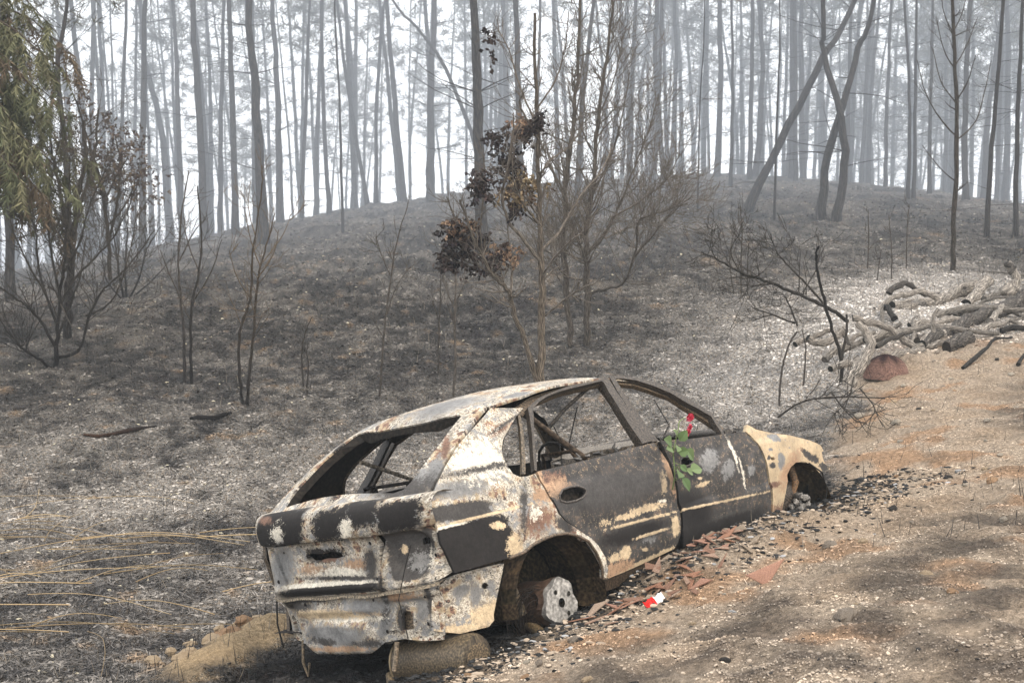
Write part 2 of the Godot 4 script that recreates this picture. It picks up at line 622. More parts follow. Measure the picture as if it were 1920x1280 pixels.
func forest_list() -> Array:
	return [
		[-5.51, -29.80, [[0.00,0.00,0.00],[-0.15,3.17,0.00],[-0.25,5.37,0.15],[-0.44,11.18,-0.15],[-0.64,16.99,0.00]], 0.118, 0.62, 0.90, "blackened pine with a thick dark foot on the left slope, nearest tall trunk there"],
		[-0.56, -25.29, [[0.00,0.00,0.00],[-0.08,2.45,0.00],[-0.17,4.71,0.15],[-0.36,11.35,-0.15],[-0.56,17.99,0.00]], 0.123, 0.60, 1.00, "thickest pale grey pine trunk, rising behind the small tree with dead leaves"],
		[0.22, -30.99, [[0.00,0.00,0.00],[-0.08,2.50,0.00],[-0.12,4.91,0.15],[-0.21,10.95,-0.15],[-0.30,17.00,0.00]], 0.100, 0.60, 1.00, "straight grey pine just right of the thickest trunk, behind the leafy small tree"],
		[-11.27, -44.00, [[0.00,0.00,0.00],[-0.18,3.74,0.00],[-0.62,5.88,0.15],[-0.86,7.93,-0.15],[-1.20,11.95,0.00],[-1.54,15.97,0.15]], 0.119, 0.60, 0.90, "pine whose trunk bends left halfway up, on the left slope"],
		[-9.50, -34.23, [[0.00,0.00,0.00],[0.14,3.72,0.00],[0.29,6.37,0.15],[0.45,10.68,-0.15],[0.62,14.99,0.00]], 0.092, 0.60, 0.90, "straight slim pine left of the bent pine on the left slope"],
		[-7.86, -34.17, [[0.00,0.00,0.00],[-0.08,3.44,0.00],[-0.16,6.09,0.15],[-0.26,11.04,-0.15],[-0.37,16.00,0.00]], 0.105, 0.58, 0.90, "hazy pine between the bent pine and the dark-footed pine"],
		[-7.07, -34.18, [[0.00,0.00,0.00],[-0.01,3.30,0.00],[-0.03,5.96,0.15],[-0.05,10.98,-0.15],[-0.08,16.00,0.00]], 0.092, 0.60, 0.80, "hazy straight pine close left of the dark-footed pine"],
		[-6.67, -38.37, [[0.00,0.00,0.00],[-0.01,3.62,0.00],[-0.08,6.30,0.15],[-0.19,11.15,-0.15],[-0.29,16.00,0.00]], 0.104, 0.60, 0.90, "pale straight pine close right of the dark-footed pine"],
		[-5.42, -39.67, [[0.00,0.00,0.00],[-0.13,3.46,0.00],[-0.13,6.23,0.15],[-0.13,10.12,-0.15],[-0.12,14.00,0.00]], 0.071, 0.60, 0.80, "slim curved pine on the crest left of the middle"],
		[-3.93, -31.04, [[0.00,0.00,0.00],[-0.04,2.87,0.00],[-0.11,5.28,0.15],[-0.17,8.14,-0.15],[-0.23,11.00,0.00]], 0.034, 0.50, 0.50, "thin dark pole standing alone on the slope left of the middle"],
		[-13.47, -44.00, [[0.00,0.00,0.00],[0.11,4.91,0.00],[0.11,8.32,0.15],[0.12,11.66,-0.15],[0.12,15.00,0.00]], 0.095, 0.50, 1.00, "hazy slim pine behind the brown-leaved shrub at the left"],
		[-3.32, -41.11, [[0.00,0.00,0.00],[-0.22,2.91,0.00],[-0.46,6.10,0.15],[-0.71,11.05,-0.15],[-0.96,15.99,0.00]], 0.104, 0.60, 0.90, "left-leaning pine on the crest with a flared foot"],
		[-2.40, -39.21, [[0.00,0.00,0.00],[0.05,3.05,0.00],[0.17,5.79,0.15],[0.34,11.39,-0.15],[0.52,16.99,0.00]], 0.127, 0.60, 1.00, "broad pale pine on the crest, straight and flared at its foot"],
		[-4.52, -42.03, [[0.00,0.00,0.00],[-0.60,3.60,0.00],[-0.90,6.37,0.15],[-1.19,10.18,-0.15],[-1.47,13.98,0.00]], 0.068, 0.60, 0.80, "slim pine on the crest leaning strongly left"],
		[-4.25, -41.93, [[0.00,0.00,0.00],[0.04,3.07,0.00],[0.27,5.84,0.15],[0.30,6.32,-0.15],[0.51,10.16,0.00],[0.71,13.99,0.15]], 0.068, 0.60, 0.80, "slim pine on the crest leaning slightly right"],
		[-0.76, -37.00, [[0.00,0.00,0.00],[-0.31,1.68,0.00],[-1.13,3.69,0.15],[-1.86,4.70,-0.15],[-2.51,5.41,0.00],[-4.27,8.19,0.15],[-6.04,10.97,-0.15]], 0.067, 0.75, 0.70, "slender pine bent far over to the left across the thickest trunk"],
		[1.57, -32.34, [[0.00,0.00,0.00],[0.12,2.35,0.00],[0.36,4.87,0.15],[0.74,10.42,-0.15],[1.11,15.97,0.00]], 0.076, 0.60, 0.90, "pine leaning right behind the bare branching tree"],
		[4.98, -28.69, [[0.00,0.00,0.00],[0.82,1.65,0.00],[1.58,3.22,0.15],[2.28,4.44,-0.15],[4.23,9.34,0.00],[6.19,14.25,0.15]], 0.098, 0.75, 0.80, "pine trunk slanting steeply to the right from the right slope"],
		[6.21, -26.86, [[0.00,0.00,0.00],[0.08,1.18,0.00],[0.38,2.28,0.15],[0.69,3.38,-0.15],[0.97,4.32,0.00],[2.04,9.55,0.15],[3.12,14.78,-0.15]], 0.092, 0.70, 0.80, "pine curving to the right, left one of the crossed pair"],
		[6.42, -26.64, [[0.00,0.00,0.00],[0.18,0.99,0.00],[0.03,2.13,0.15],[-0.25,3.38,-0.15],[-0.32,4.30,0.00],[-0.61,9.64,0.15],[-0.90,14.98,-0.15]], 0.091, 0.70, 0.90, "dark pine with an S-bend, right one of the crossed pair"],
		[8.57, -24.14, [[0.00,0.00,0.00],[0.06,1.83,0.00],[0.11,4.18,0.15],[0.18,9.09,-0.15],[0.25,14.00,0.00]], 0.048, 0.60, 0.90, "slim pine at the right edge leaning a little right"],
		[9.14, -24.27, [[0.00,0.00,0.00],[-0.03,2.11,0.00],[-0.07,4.18,0.15],[-0.14,9.09,-0.15],[-0.20,14.00,0.00]], 0.048, 0.60, 0.90, "straight slim pine, the last one at the right edge"],
		[9.05, -30.61, [[0.00,0.00,0.00],[-0.02,2.14,0.00],[-0.25,4.52,0.15],[-0.54,8.75,-0.15],[-0.82,12.98,0.00]], 0.044, 0.60, 0.80, "slim pine with a bow to the left on the right part of the crest"],
		[9.31, -31.02, [[0.00,0.00,0.00],[-0.03,2.15,0.00],[-0.11,4.56,0.15],[-0.20,8.78,-0.15],[-0.29,13.00,0.00]], 0.045, 0.55, 0.80, "slim straight pine next to the bowed one on the crest"],
		[5.34, -27.23, [[0.00,0.00,0.00],[0.02,2.25,0.00],[0.02,3.74,0.15],[0.03,5.62,-0.15],[0.03,7.50,0.00]], 0.025, 0.60, 0.40, "thin burnt pole between the slanting pine and the crossed pair"],
		[11.05, -32.61, [[0.00,0.00,0.00],[-0.09,2.24,0.00],[-0.09,4.78,0.15],[-0.09,10.39,-0.15],[-0.09,16.00,0.00]], 0.082, 0.55, 1.00, "broad hazy pine behind the bare sapling at the right"],
		[10.69, -34.27, [[0.00,0.00,0.00],[-0.05,2.22,0.00],[-0.11,4.88,0.15],[-0.18,9.44,-0.15],[-0.25,14.00,0.00]], 0.056, 0.60, 0.90, "hazy slim pine left of the bare sapling at the right"],
		[10.44, -37.50, [[0.00,0.00,0.00],[0.00,2.24,0.00],[-0.01,5.15,0.15],[-0.02,9.58,-0.15],[-0.03,14.00,0.00]], 0.061, 0.55, 0.90, "hazy pine on the crest right of the crossed pair"],
		[5.65, -34.64, [[0.00,0.00,0.00],[0.02,2.34,0.00],[-0.07,4.76,0.15],[-0.17,8.88,-0.15],[-0.28,13.00,0.00]], 0.050, 0.50, 1.00, "slim pine on the crest left of the slanting pine"],
		[3.99, -28.76, [[0.00,0.00,0.00],[0.02,2.26,0.00],[0.07,3.83,0.15],[0.11,5.91,-0.15],[0.16,8.00,0.00]], 0.021, 0.50, 0.50, "very thin burnt pole right of the bare branching tree"],
		[3.96, -37.60, [[0.00,0.00,0.00],[0.14,2.44,0.00],[0.17,5.06,0.15],[0.22,9.53,-0.15],[0.26,14.00,0.00]], 0.068, 0.50, 1.00, "hazy pine on the crest right of the bare branching tree"],
		[3.25, -37.12, [[0.00,0.00,0.00],[0.05,2.77,0.00],[0.11,5.07,0.15],[0.19,10.03,-0.15],[0.27,15.00,0.00]], 0.080, 0.50, 1.00, "broad hazy pine behind the twigs of the bare branching tree"],
		[0.59, -37.20, [[0.00,0.00,0.00],[0.11,2.41,0.00],[0.18,5.30,0.15],[0.25,9.65,-0.15],[0.33,14.00,0.00]], 0.060, 0.60, 0.90, "hazy slim pine behind the stem of the leafy small tree"],
		[-6.12, -38.87, [[0.00,0.00,0.00],[0.17,3.24,0.00],[0.36,6.26,0.15],[0.53,10.13,-0.15],[0.71,13.99,0.00]], 0.063, 0.60, 0.80, "slim pine leaning right, left of the curved one on the crest"],
		[-10.95, -37.05, [[0.00,0.00,0.00],[0.20,3.34,0.00],[0.47,6.94,0.15],[0.65,10.47,-0.15],[0.84,13.99,0.00]], 0.067, 0.50, 1.00, "slim pine leaning right behind the burnt bush at the left"],
		[-9.35, -24.79, [[0.00,0.00,0.00],[0.04,2.27,0.00],[0.07,4.50,0.15],[0.11,8.25,-0.15],[0.15,12.00,0.00]], 0.089, 0.50, 1.10, "dark trunk below the green conifer at the left edge"],
		[-7.85, -23.63, [[0.00,0.00,0.00],[0.02,2.16,0.00],[-0.05,4.10,0.15],[0.04,5.20,-0.15],[0.29,9.59,0.00],[0.53,13.99,0.15]], 0.060, 0.40, 1.20, "spreading pine with a wide hazy crown at the upper left"],
	]

const STEMS := {
	"leafy": [0.271, -12.700, [
		[0.0406, 0.0127, [0.00, 0.80, -0.00, 0.01, 1.29, -0.00, 0.02, 1.75, -0.00, 0.00, 2.16, -0.00, -0.01, 2.56, -0.00, -0.02, 3.06, -0.00, -0.04, 3.71, -0.00, -0.06, 4.45, -0.00]],
		[0.0279, 0.0091, [-0.03, 0.96, -0.00, -0.14, 1.35, 0.07, -0.25, 1.63, 0.14, -0.30, 1.84, 0.21, -0.44, 1.99, 0.29, -0.57, 2.22, 0.36, -0.65, 2.41, 0.43, -0.75, 2.70, 0.50]],
		[0.0152, 0.0061, [-0.29, 1.80, -0.00, -0.27, 2.00, -0.10, -0.29, 2.21, -0.20, -0.32, 2.46, -0.30]],
		[0.0132, 0.0051, [0.05, 1.60, -0.00, 0.23, 1.77, 0.13, 0.38, 1.87, 0.27, 0.54, 1.95, 0.40]],
		[0.0178, 0.0061, [0.00, 2.11, -0.00, -0.15, 2.31, 0.10, -0.30, 2.49, 0.20, -0.36, 2.73, 0.30, -0.32, 2.95, 0.40, -0.27, 3.23, 0.50, -0.26, 3.46, 0.60]],
		[0.0132, 0.0051, [-0.00, 2.46, -0.00, -0.15, 2.64, 0.17, -0.25, 2.85, 0.33, -0.27, 3.09, 0.50]],
		[0.0127, 0.0046, [-0.01, 2.91, -0.00, 0.08, 3.07, -0.10, 0.24, 3.18, -0.20, 0.37, 3.33, -0.30]],
		[0.0122, 0.0051, [-0.02, 3.26, -0.00, -0.15, 3.48, 0.13, -0.20, 3.59, 0.27, -0.15, 3.67, 0.40]],
		[0.0152, 0.0051, [0.00, 2.21, -0.00, 0.19, 2.41, -0.15, 0.38, 2.72, -0.30, 0.59, 2.98, -0.45, 0.73, 3.25, -0.60]],
		[0.0132, 0.0051, [0.01, 1.96, -0.00, 0.13, 2.16, 0.17, 0.27, 2.31, 0.33, 0.46, 2.46, 0.50]],
		[0.0102, 0.0051, [-0.60, 2.23, -0.00, -0.72, 2.36, 0.07, -0.82, 2.56, 0.13, -0.88, 2.73, 0.20]],
		[0.0102, 0.0046, [-0.55, 2.16, -0.00, -0.57, 2.41, 0.07, -0.55, 2.61, 0.15, -0.52, 2.91, 0.22, -0.54, 3.10, 0.30]],
		[0.0081, 0.0036, [-0.37, 1.96, -0.00, -0.58, 2.06, -0.07, -0.78, 2.16, -0.13, -0.89, 2.31, -0.20]],
		[0.0102, 0.0041, [-0.03, 3.56, -0.00, 0.13, 3.80, 0.07, 0.22, 4.09, 0.13, 0.25, 4.42, 0.20]],
		[0.0102, 0.0041, [-0.04, 3.41, -0.00, -0.20, 3.77, -0.07, -0.30, 4.12, -0.13, -0.45, 4.38, -0.20]]]],
	"bare": [0.868, -17.300, [
		[0.0554, 0.0208, [-0.10, 0.03, -0.00, -0.14, 0.60, -0.05, -0.19, 1.36, -0.10, -0.16, 2.19, -0.15, -0.07, 2.95, -0.20, -0.00, 3.78, -0.25, 0.02, 4.67, -0.30]],
		[0.0588, 0.0173, [0.10, 0.05, -0.00, 0.11, 0.61, 0.03, 0.11, 1.02, 0.06, 0.08, 1.44, 0.09, 0.17, 2.18, 0.11, 0.23, 3.06, 0.14, 0.35, 3.86, 0.17, 0.41, 4.51, 0.20]],
		[0.0242, 0.0069, [0.11, 0.71, -0.00, 0.37, 0.79, 0.13, 0.58, 0.89, 0.27, 0.70, 1.30, 0.40, 0.72, 1.64, 0.53, 0.92, 1.74, 0.67, 1.30, 1.87, 0.80]],
		[0.0277, 0.0069, [0.10, 1.23, -0.00, 0.31, 1.43, -0.12, 0.53, 1.85, -0.24, 0.71, 2.27, -0.36, 0.93, 2.83, -0.48, 1.08, 3.33, -0.60]],
		[0.0242, 0.0069, [0.08, 1.43, -0.00, -0.08, 1.71, 0.12, -0.19, 1.91, 0.25, -0.40, 2.37, 0.38, -0.54, 2.70, 0.50]],
		[0.0208, 0.0069, [0.16, 1.98, -0.00, 0.38, 2.40, -0.13, 0.56, 2.96, -0.27, 0.67, 3.59, -0.40]],
		[0.0173, 0.0069, [0.20, 2.46, -0.00, 0.01, 2.86, 0.15, -0.10, 3.24, 0.30]],
		[0.0194, 0.0069, [0.11, 0.88, -0.00, -0.18, 0.96, 0.20, -0.36, 1.17, 0.40, -0.60, 1.24, 0.60]],
		[0.0173, 0.0062, [0.69, 1.16, -0.00, 0.91, 1.44, 0.17, 1.12, 1.71, 0.33, 1.40, 1.97, 0.50]],
		[0.0173, 0.0062, [0.44, 1.71, -0.00, 0.78, 1.91, 0.07, 1.11, 2.18, 0.13, 1.27, 2.52, 0.20]],
		[0.0152, 0.0062, [0.23, 3.00, -0.00, 0.42, 3.40, 0.10, 0.54, 3.99, 0.20]],
		[0.0152, 0.0055, [0.34, 1.43, -0.00, 0.67, 1.57, -0.25, 1.05, 1.71, -0.50]],
		[0.0166, 0.0062, [-0.00, 0.61, -0.00, -0.24, 0.88, -0.13, -0.34, 1.22, -0.27, -0.41, 1.57, -0.40]]]],
	"bush": [-6.041, -17.467, [
		[0.0419, 0.0105, [0.02, 0.00, -0.00, 0.08, 0.45, 0.06, 0.15, 1.01, 0.12, 0.26, 1.57, 0.18, 0.34, 2.11, 0.24, 0.39, 2.79, 0.30]],
		[0.0279, 0.0112, [-0.01, 0.00, -0.00, -0.15, 0.18, 0.15, -0.30, 0.33, 0.30, -0.44, 0.58, 0.45, -0.58, 0.90, 0.60]],
		[0.0279, 0.0105, [0.03, 0.30, -0.00, -0.11, 0.66, 0.12, -0.27, 0.88, 0.25, -0.46, 1.06, 0.38, -0.67, 1.30, 0.50]],
		[0.0252, 0.0084, [0.07, 0.58, -0.00, -0.11, 1.00, -0.10, -0.24, 1.42, -0.20, -0.30, 1.84, -0.30, -0.49, 2.48, -0.40]],
		[0.0279, 0.0084, [0.05, 0.16, -0.00, 0.39, 0.31, 0.08, 0.53, 0.73, 0.16, 0.77, 1.09, 0.24, 1.08, 1.36, 0.32, 1.48, 1.84, 0.40]],
		[0.0252, 0.0084, [0.11, 0.86, -0.00, 0.27, 1.21, -0.12, 0.52, 1.49, -0.25, 0.78, 1.84, -0.38, 1.04, 2.48, -0.50]],
		[0.0224, 0.0070, [0.11, 1.00, -0.00, 0.04, 1.49, 0.07, 0.04, 1.98, 0.15, 0.16, 2.66, 0.23, 0.34, 3.26, 0.30]],
		[0.0210, 0.0070, [0.16, 1.28, -0.00, 0.45, 1.70, 0.17, 0.62, 2.11, 0.33, 0.92, 2.64, 0.50]],
		[0.0210, 0.0070, [0.06, 0.44, -0.00, 0.17, 0.85, -0.20, 0.26, 1.27, -0.40, 0.28, 1.77, -0.60]],
		[0.0196, 0.0070, [-0.07, 1.00, -0.00, -0.28, 1.42, 0.07, -0.45, 1.91, 0.13, -0.54, 2.46, 0.20]],
		[0.0182, 0.0063, [0.44, 0.72, -0.00, 0.75, 0.87, 0.07, 0.95, 1.15, 0.15, 1.12, 1.63, 0.23, 1.22, 2.04, 0.30]]]],
	"bush_trunk": [-6.351, -19.000, [
		[0.0836, 0.0304, [-0.00, -0.19, -0.00, 0.02, 0.46, -0.00, 0.08, 1.22, -0.00, 0.16, 1.82, -0.00, 0.28, 2.35, -0.00, 0.33, 3.09, -0.00]],
		[0.0456, 0.0152, [0.08, 1.22, -0.00, 0.04, 1.82, 0.13, -0.01, 2.34, 0.27, -0.06, 2.92, 0.40]],
		[0.0380, 0.0152, [0.14, 1.67, -0.00, 0.31, 2.28, -0.13, 0.39, 2.81, -0.27, 0.40, 3.28, -0.40]]]],
	"brown": [-6.335, -21.000, [
		[0.0336, 0.0126, [-0.00, 0.61, -0.00, 0.01, 1.45, 0.10, -0.07, 2.19, 0.20, -0.19, 2.75, 0.30, -0.34, 3.39, 0.40]],
		[0.0252, 0.0101, [-0.01, 1.20, -0.00, 0.11, 1.86, -0.13, 0.13, 2.45, -0.27, 0.02, 2.88, -0.40]],
		[0.0168, 0.0084, [-0.05, 1.86, -0.00, 0.17, 2.19, 0.15, 0.42, 2.51, 0.30]],
		[0.0168, 0.0084, [-0.13, 2.19, -0.00, -0.37, 2.43, 0.15, -0.48, 2.67, 0.30]],
		[0.0168, 0.0084, [-0.02, 1.45, -0.00, 0.32, 1.78, 0.15, 0.50, 2.10, 0.30]]]],
	"shrub": [-6.725, -23.168, [
		[0.0278, 0.0093, [-0.03, 0.00, -0.00, -0.08, 0.52, 0.10, -0.10, 0.98, 0.20, -0.15, 1.44, 0.30]],
		[0.0278, 0.0093, [0.01, 0.00, -0.00, -0.02, 0.52, -0.10, -0.00, 1.16, -0.20, 0.00, 1.72, -0.30]],
		[0.0241, 0.0093, [0.05, 0.00, -0.00, 0.29, 0.43, 0.10, 0.45, 0.89, 0.20, 0.71, 1.26, 0.30]],
		[0.0204, 0.0074, [0.07, 0.00, -0.00, 0.44, 0.33, -0.10, 0.75, 0.70, -0.20]],
		[0.0204, 0.0074, [-0.05, 0.00, -0.00, -0.29, 0.34, 0.10, -0.33, 0.80, 0.20]]]],
	"pair": [-3.957, -16.164, [
		[0.0207, 0.0078, [0.04, -0.01, -0.00, 0.05, 0.51, 0.04, 0.09, 1.03, 0.08, 0.19, 1.42, 0.12, 0.24, 1.87, 0.16, 0.21, 2.44, 0.20]],
		[0.0194, 0.0071, [-0.04, 0.08, -0.00, -0.05, 0.64, -0.04, -0.09, 1.09, -0.08, -0.11, 1.61, -0.12, -0.06, 2.19, -0.16, 0.01, 2.64, -0.20]],
		[0.0116, 0.0045, [0.07, 1.03, -0.00, 0.34, 1.42, 0.15, 0.51, 1.81, 0.30]],
		[0.0103, 0.0045, [-0.07, 1.09, -0.00, -0.18, 1.42, 0.10, -0.25, 1.68, 0.20]],
		[0.0097, 0.0045, [0.16, 1.42, -0.00, 0.00, 1.80, -0.10, -0.05, 2.06, -0.20]],
		[0.0091, 0.0039, [-0.07, 1.55, -0.00, 0.12, 1.87, 0.10, 0.30, 2.06, 0.20]]]],
	"fork": [-3.046, -15.018, [
		[0.0240, 0.0072, [-0.01, -0.01, -0.00, -0.04, 0.44, 0.01, -0.02, 0.86, 0.03, 0.10, 1.23, 0.04, 0.13, 1.59, 0.06, 0.17, 1.94, 0.07, 0.26, 2.42, 0.09, 0.27, 2.71, 0.10]],
		[0.0252, 0.0072, [0.04, 0.01, -0.00, 0.07, 0.44, -0.02, 0.12, 0.86, -0.03, 0.16, 1.34, -0.05, 0.20, 1.58, -0.07, 0.28, 1.88, -0.08, 0.37, 2.18, -0.10]],
		[0.0096, 0.0042, [0.10, 1.22, -0.00, -0.02, 1.47, 0.15, -0.07, 1.77, 0.30]],
		[0.0120, 0.0048, [0.19, 1.47, -0.00, 0.37, 1.71, 0.10, 0.46, 2.00, 0.20]],
		[0.0096, 0.0036, [0.16, 1.94, -0.00, 0.07, 2.24, -0.10, 0.08, 2.55, -0.20]],
		[0.0096, 0.0042, [0.21, 1.58, -0.00, 0.13, 1.89, 0.10, 0.10, 2.12, 0.20]],
		[0.0084, 0.0036, [0.24, 1.64, -0.00, 0.45, 1.94, -0.10, 0.53, 2.18, -0.20]]]],
	"thin_a": [-1.522, -15.226, [
		[0.0146, 0.0049, [-0.01, -0.01, -0.00, 0.03, 0.42, 0.04, 0.08, 0.92, 0.08, 0.15, 1.40, 0.12, 0.23, 1.83, 0.16, 0.36, 2.24, 0.20]],
		[0.0073, 0.0030, [0.09, 0.97, -0.00, 0.20, 1.28, 0.05, 0.37, 1.52, 0.10]],
		[0.0061, 0.0030, [0.14, 1.40, -0.00, 0.04, 1.64, 0.05, -0.02, 1.88, 0.10]]]],
	"thin_b": [-0.676, -15.382, [
		[0.0160, 0.0062, [-0.01, -0.02, -0.00, 0.02, 0.49, 0.03, 0.01, 0.98, 0.05, 0.03, 1.48, 0.07, -0.01, 1.78, 0.10]],
		[0.0080, 0.0037, [0.02, 1.04, -0.00, -0.09, 1.29, 0.05, -0.13, 1.48, 0.10]],
		[0.0074, 0.0031, [0.02, 1.10, -0.00, 0.13, 1.35, 0.10]]]],
	"thin_c": [-0.892, -16.171, [
		[0.0129, 0.0052, [-0.01, 0.00, -0.00, 0.00, 0.56, 0.03, 0.03, 1.08, 0.07, 0.02, 1.53, 0.10]],
		[0.0065, 0.0032, [0.01, 0.68, -0.00, -0.07, 0.95, 0.10]]]],
	"thin_d": [-2.481, -15.797, [
		[0.0139, 0.0057, [-0.01, -0.01, -0.00, -0.02, 0.36, 0.03, 0.03, 0.68, 0.07, 0.12, 0.87, 0.10]],
		[0.0126, 0.0051, [0.03, 0.00, -0.00, 0.06, 0.30, 0.05, 0.03, 0.49, 0.10]]]],
	"dark_fork": [3.583, -14.391, [
		[0.0219, 0.0104, [-0.01, -0.04, -0.00, -0.01, 0.25, 0.03, -0.13, 0.58, 0.07, -0.22, 0.87, 0.10, -0.30, 1.15, 0.13, -0.34, 1.38, 0.17, -0.33, 1.48, 0.20]],
		[0.0184, 0.0115, [-0.01, 0.24, -0.00, 0.05, 0.51, -0.05, 0.07, 0.74, -0.10]]]],
	"bent": [2.808, -13.890, [
		[0.0122, 0.0100, [0.00, -0.01, -0.00, -0.00, 0.28, 0.05, 0.02, 0.51, 0.10, 0.07, 0.71, 0.15, 0.13, 0.82, 0.20]],
		[0.0111, 0.0056, [0.25, 0.24, -0.00, 0.26, 0.50, 0.03, 0.25, 0.67, 0.07, 0.20, 0.84, 0.10]]]],
	"fallen": [3.845, -15.200, [
		[0.0243, 0.0073, [-0.01, 0.40, -0.00, -0.23, 0.54, 0.17, -0.51, 0.67, 0.34, -0.79, 0.78, 0.51, -1.11, 0.90, 0.69, -1.38, 0.98, 0.86, -1.64, 1.12, 1.03, -1.86, 1.21, 1.20]],
		[0.0134, 0.0055, [-0.25, 0.56, -0.00, -0.54, 0.85, 0.20, -0.77, 1.04, 0.40, -0.96, 1.22, 0.60, -1.06, 1.40, 0.80]],
		[0.0122, 0.0061, [-0.58, 0.35, -0.00, -0.71, 0.60, 0.15, -0.81, 0.73, 0.30]],
		[0.0122, 0.0055, [-0.61, 0.38, -0.00, -0.91, 0.49, 0.25, -1.19, 0.59, 0.50]],
		[0.0091, 0.0036, [-1.23, 0.94, -0.00, -1.38, 1.21, 0.15, -1.26, 1.45, 0.30]],
		[0.0073, 0.0030, [-1.35, 1.02, -0.00, -1.55, 1.14, 0.10, -1.63, 1.33, 0.20]]]],
	"arch": [2.334, -11.600, [
		[0.0102, 0.0056, [0.00, 0.38, -0.00, 0.17, 0.52, 0.10, 0.36, 0.58, 0.20, 0.58, 0.60, 0.30, 0.83, 0.60, 0.40]],
		[0.0074, 0.0037, [0.47, 0.60, -0.00, 0.55, 0.47, 0.10, 0.64, 0.37, 0.20]],
		[0.0070, 0.0032, [0.66, 0.74, -0.00, 0.59, 0.56, 0.10, 0.43, 0.42, 0.20]],
		[0.0065, 0.0032, [0.71, 0.64, -0.00, 0.84, 0.46, 0.05, 0.73, 0.33, 0.10]]]],
	"stems_r": [3.425, -19.903, [
		[0.0127, 0.0064, [0.00, -0.02, -0.00, -0.01, 0.52, 0.03, -0.01, 0.99, 0.07, -0.05, 1.38, 0.10]],
		[0.0119, 0.0056, [0.10, -0.02, -0.00, 0.08, 0.44, 0.05, 0.09, 0.91, 0.10]],
		[0.0096, 0.0048, [-0.10, 0.04, -0.00, -0.19, 0.60, 0.05, -0.11, 1.07, 0.10]],
		[0.0072, 0.0032, [0.09, 0.60, -0.00, 0.25, 0.83, 0.10]],
		[0.0072, 0.0032, [-0.00, 0.83, -0.00, -0.19, 1.07, 0.10]]]],
	"stems_rr": [5.606, -20.000, [
		[0.0104, 0.0048, [-0.27, 0.21, -0.00, -0.28, 0.68, 0.05, -0.31, 1.08, 0.10]],
		[0.0112, 0.0056, [0.09, -0.15, -0.00, 0.07, 0.45, 0.05, 0.00, 1.00, 0.10]],
		[0.0096, 0.0048, [-0.16, -0.27, -0.00, -0.12, 0.21, 0.05, -0.11, 0.45, 0.10]],
		[0.0096, 0.0048, [0.31, 0.21, -0.00, 0.29, 0.76, 0.05, 0.30, 1.16, 0.10]]]],
	"sapling": [6.787, -20.533, [
		[0.0411, 0.0246, [0.00, -0.02, -0.00, -0.00, 0.72, -0.00, 0.01, 2.02, -0.00, -0.06, 3.06, -0.00, -0.13, 4.25, -0.00]],
		[0.0131, 0.0049, [-0.00, 2.06, -0.00, -0.35, 2.36, 0.20, -0.62, 2.70, 0.40, -0.81, 3.15, 0.60]],
		[0.0131, 0.0049, [0.01, 2.02, -0.00, 0.33, 2.31, -0.13, 0.52, 2.85, -0.27, 0.64, 3.27, -0.40]],
		[0.0123, 0.0049, [-0.03, 2.58, -0.00, -0.20, 2.92, -0.20, -0.27, 3.43, -0.40]],
		[0.0123, 0.0049, [-0.03, 2.58, -0.00, 0.08, 2.88, 0.20, 0.12, 3.25, 0.40]],
		[0.0115, 0.0041, [-0.07, 3.10, -0.00, -0.28, 3.36, 0.15, -0.46, 3.81, 0.30]],
		[0.0115, 0.0041, [-0.07, 3.10, -0.00, 0.17, 3.44, -0.20, 0.41, 3.92, -0.40]],
		[0.0107, 0.0041, [0.02, 1.37, -0.00, -0.31, 1.61, 0.15, -0.61, 1.92, 0.30]],
		[0.0099, 0.0041, [-0.10, 3.62, -0.00, -0.28, 3.92, 0.10, -0.36, 4.22, 0.20]],
		[0.0099, 0.0041, [-0.10, 3.62, -0.00, 0.07, 3.95, -0.10, 0.17, 4.29, -0.20]]]],
}

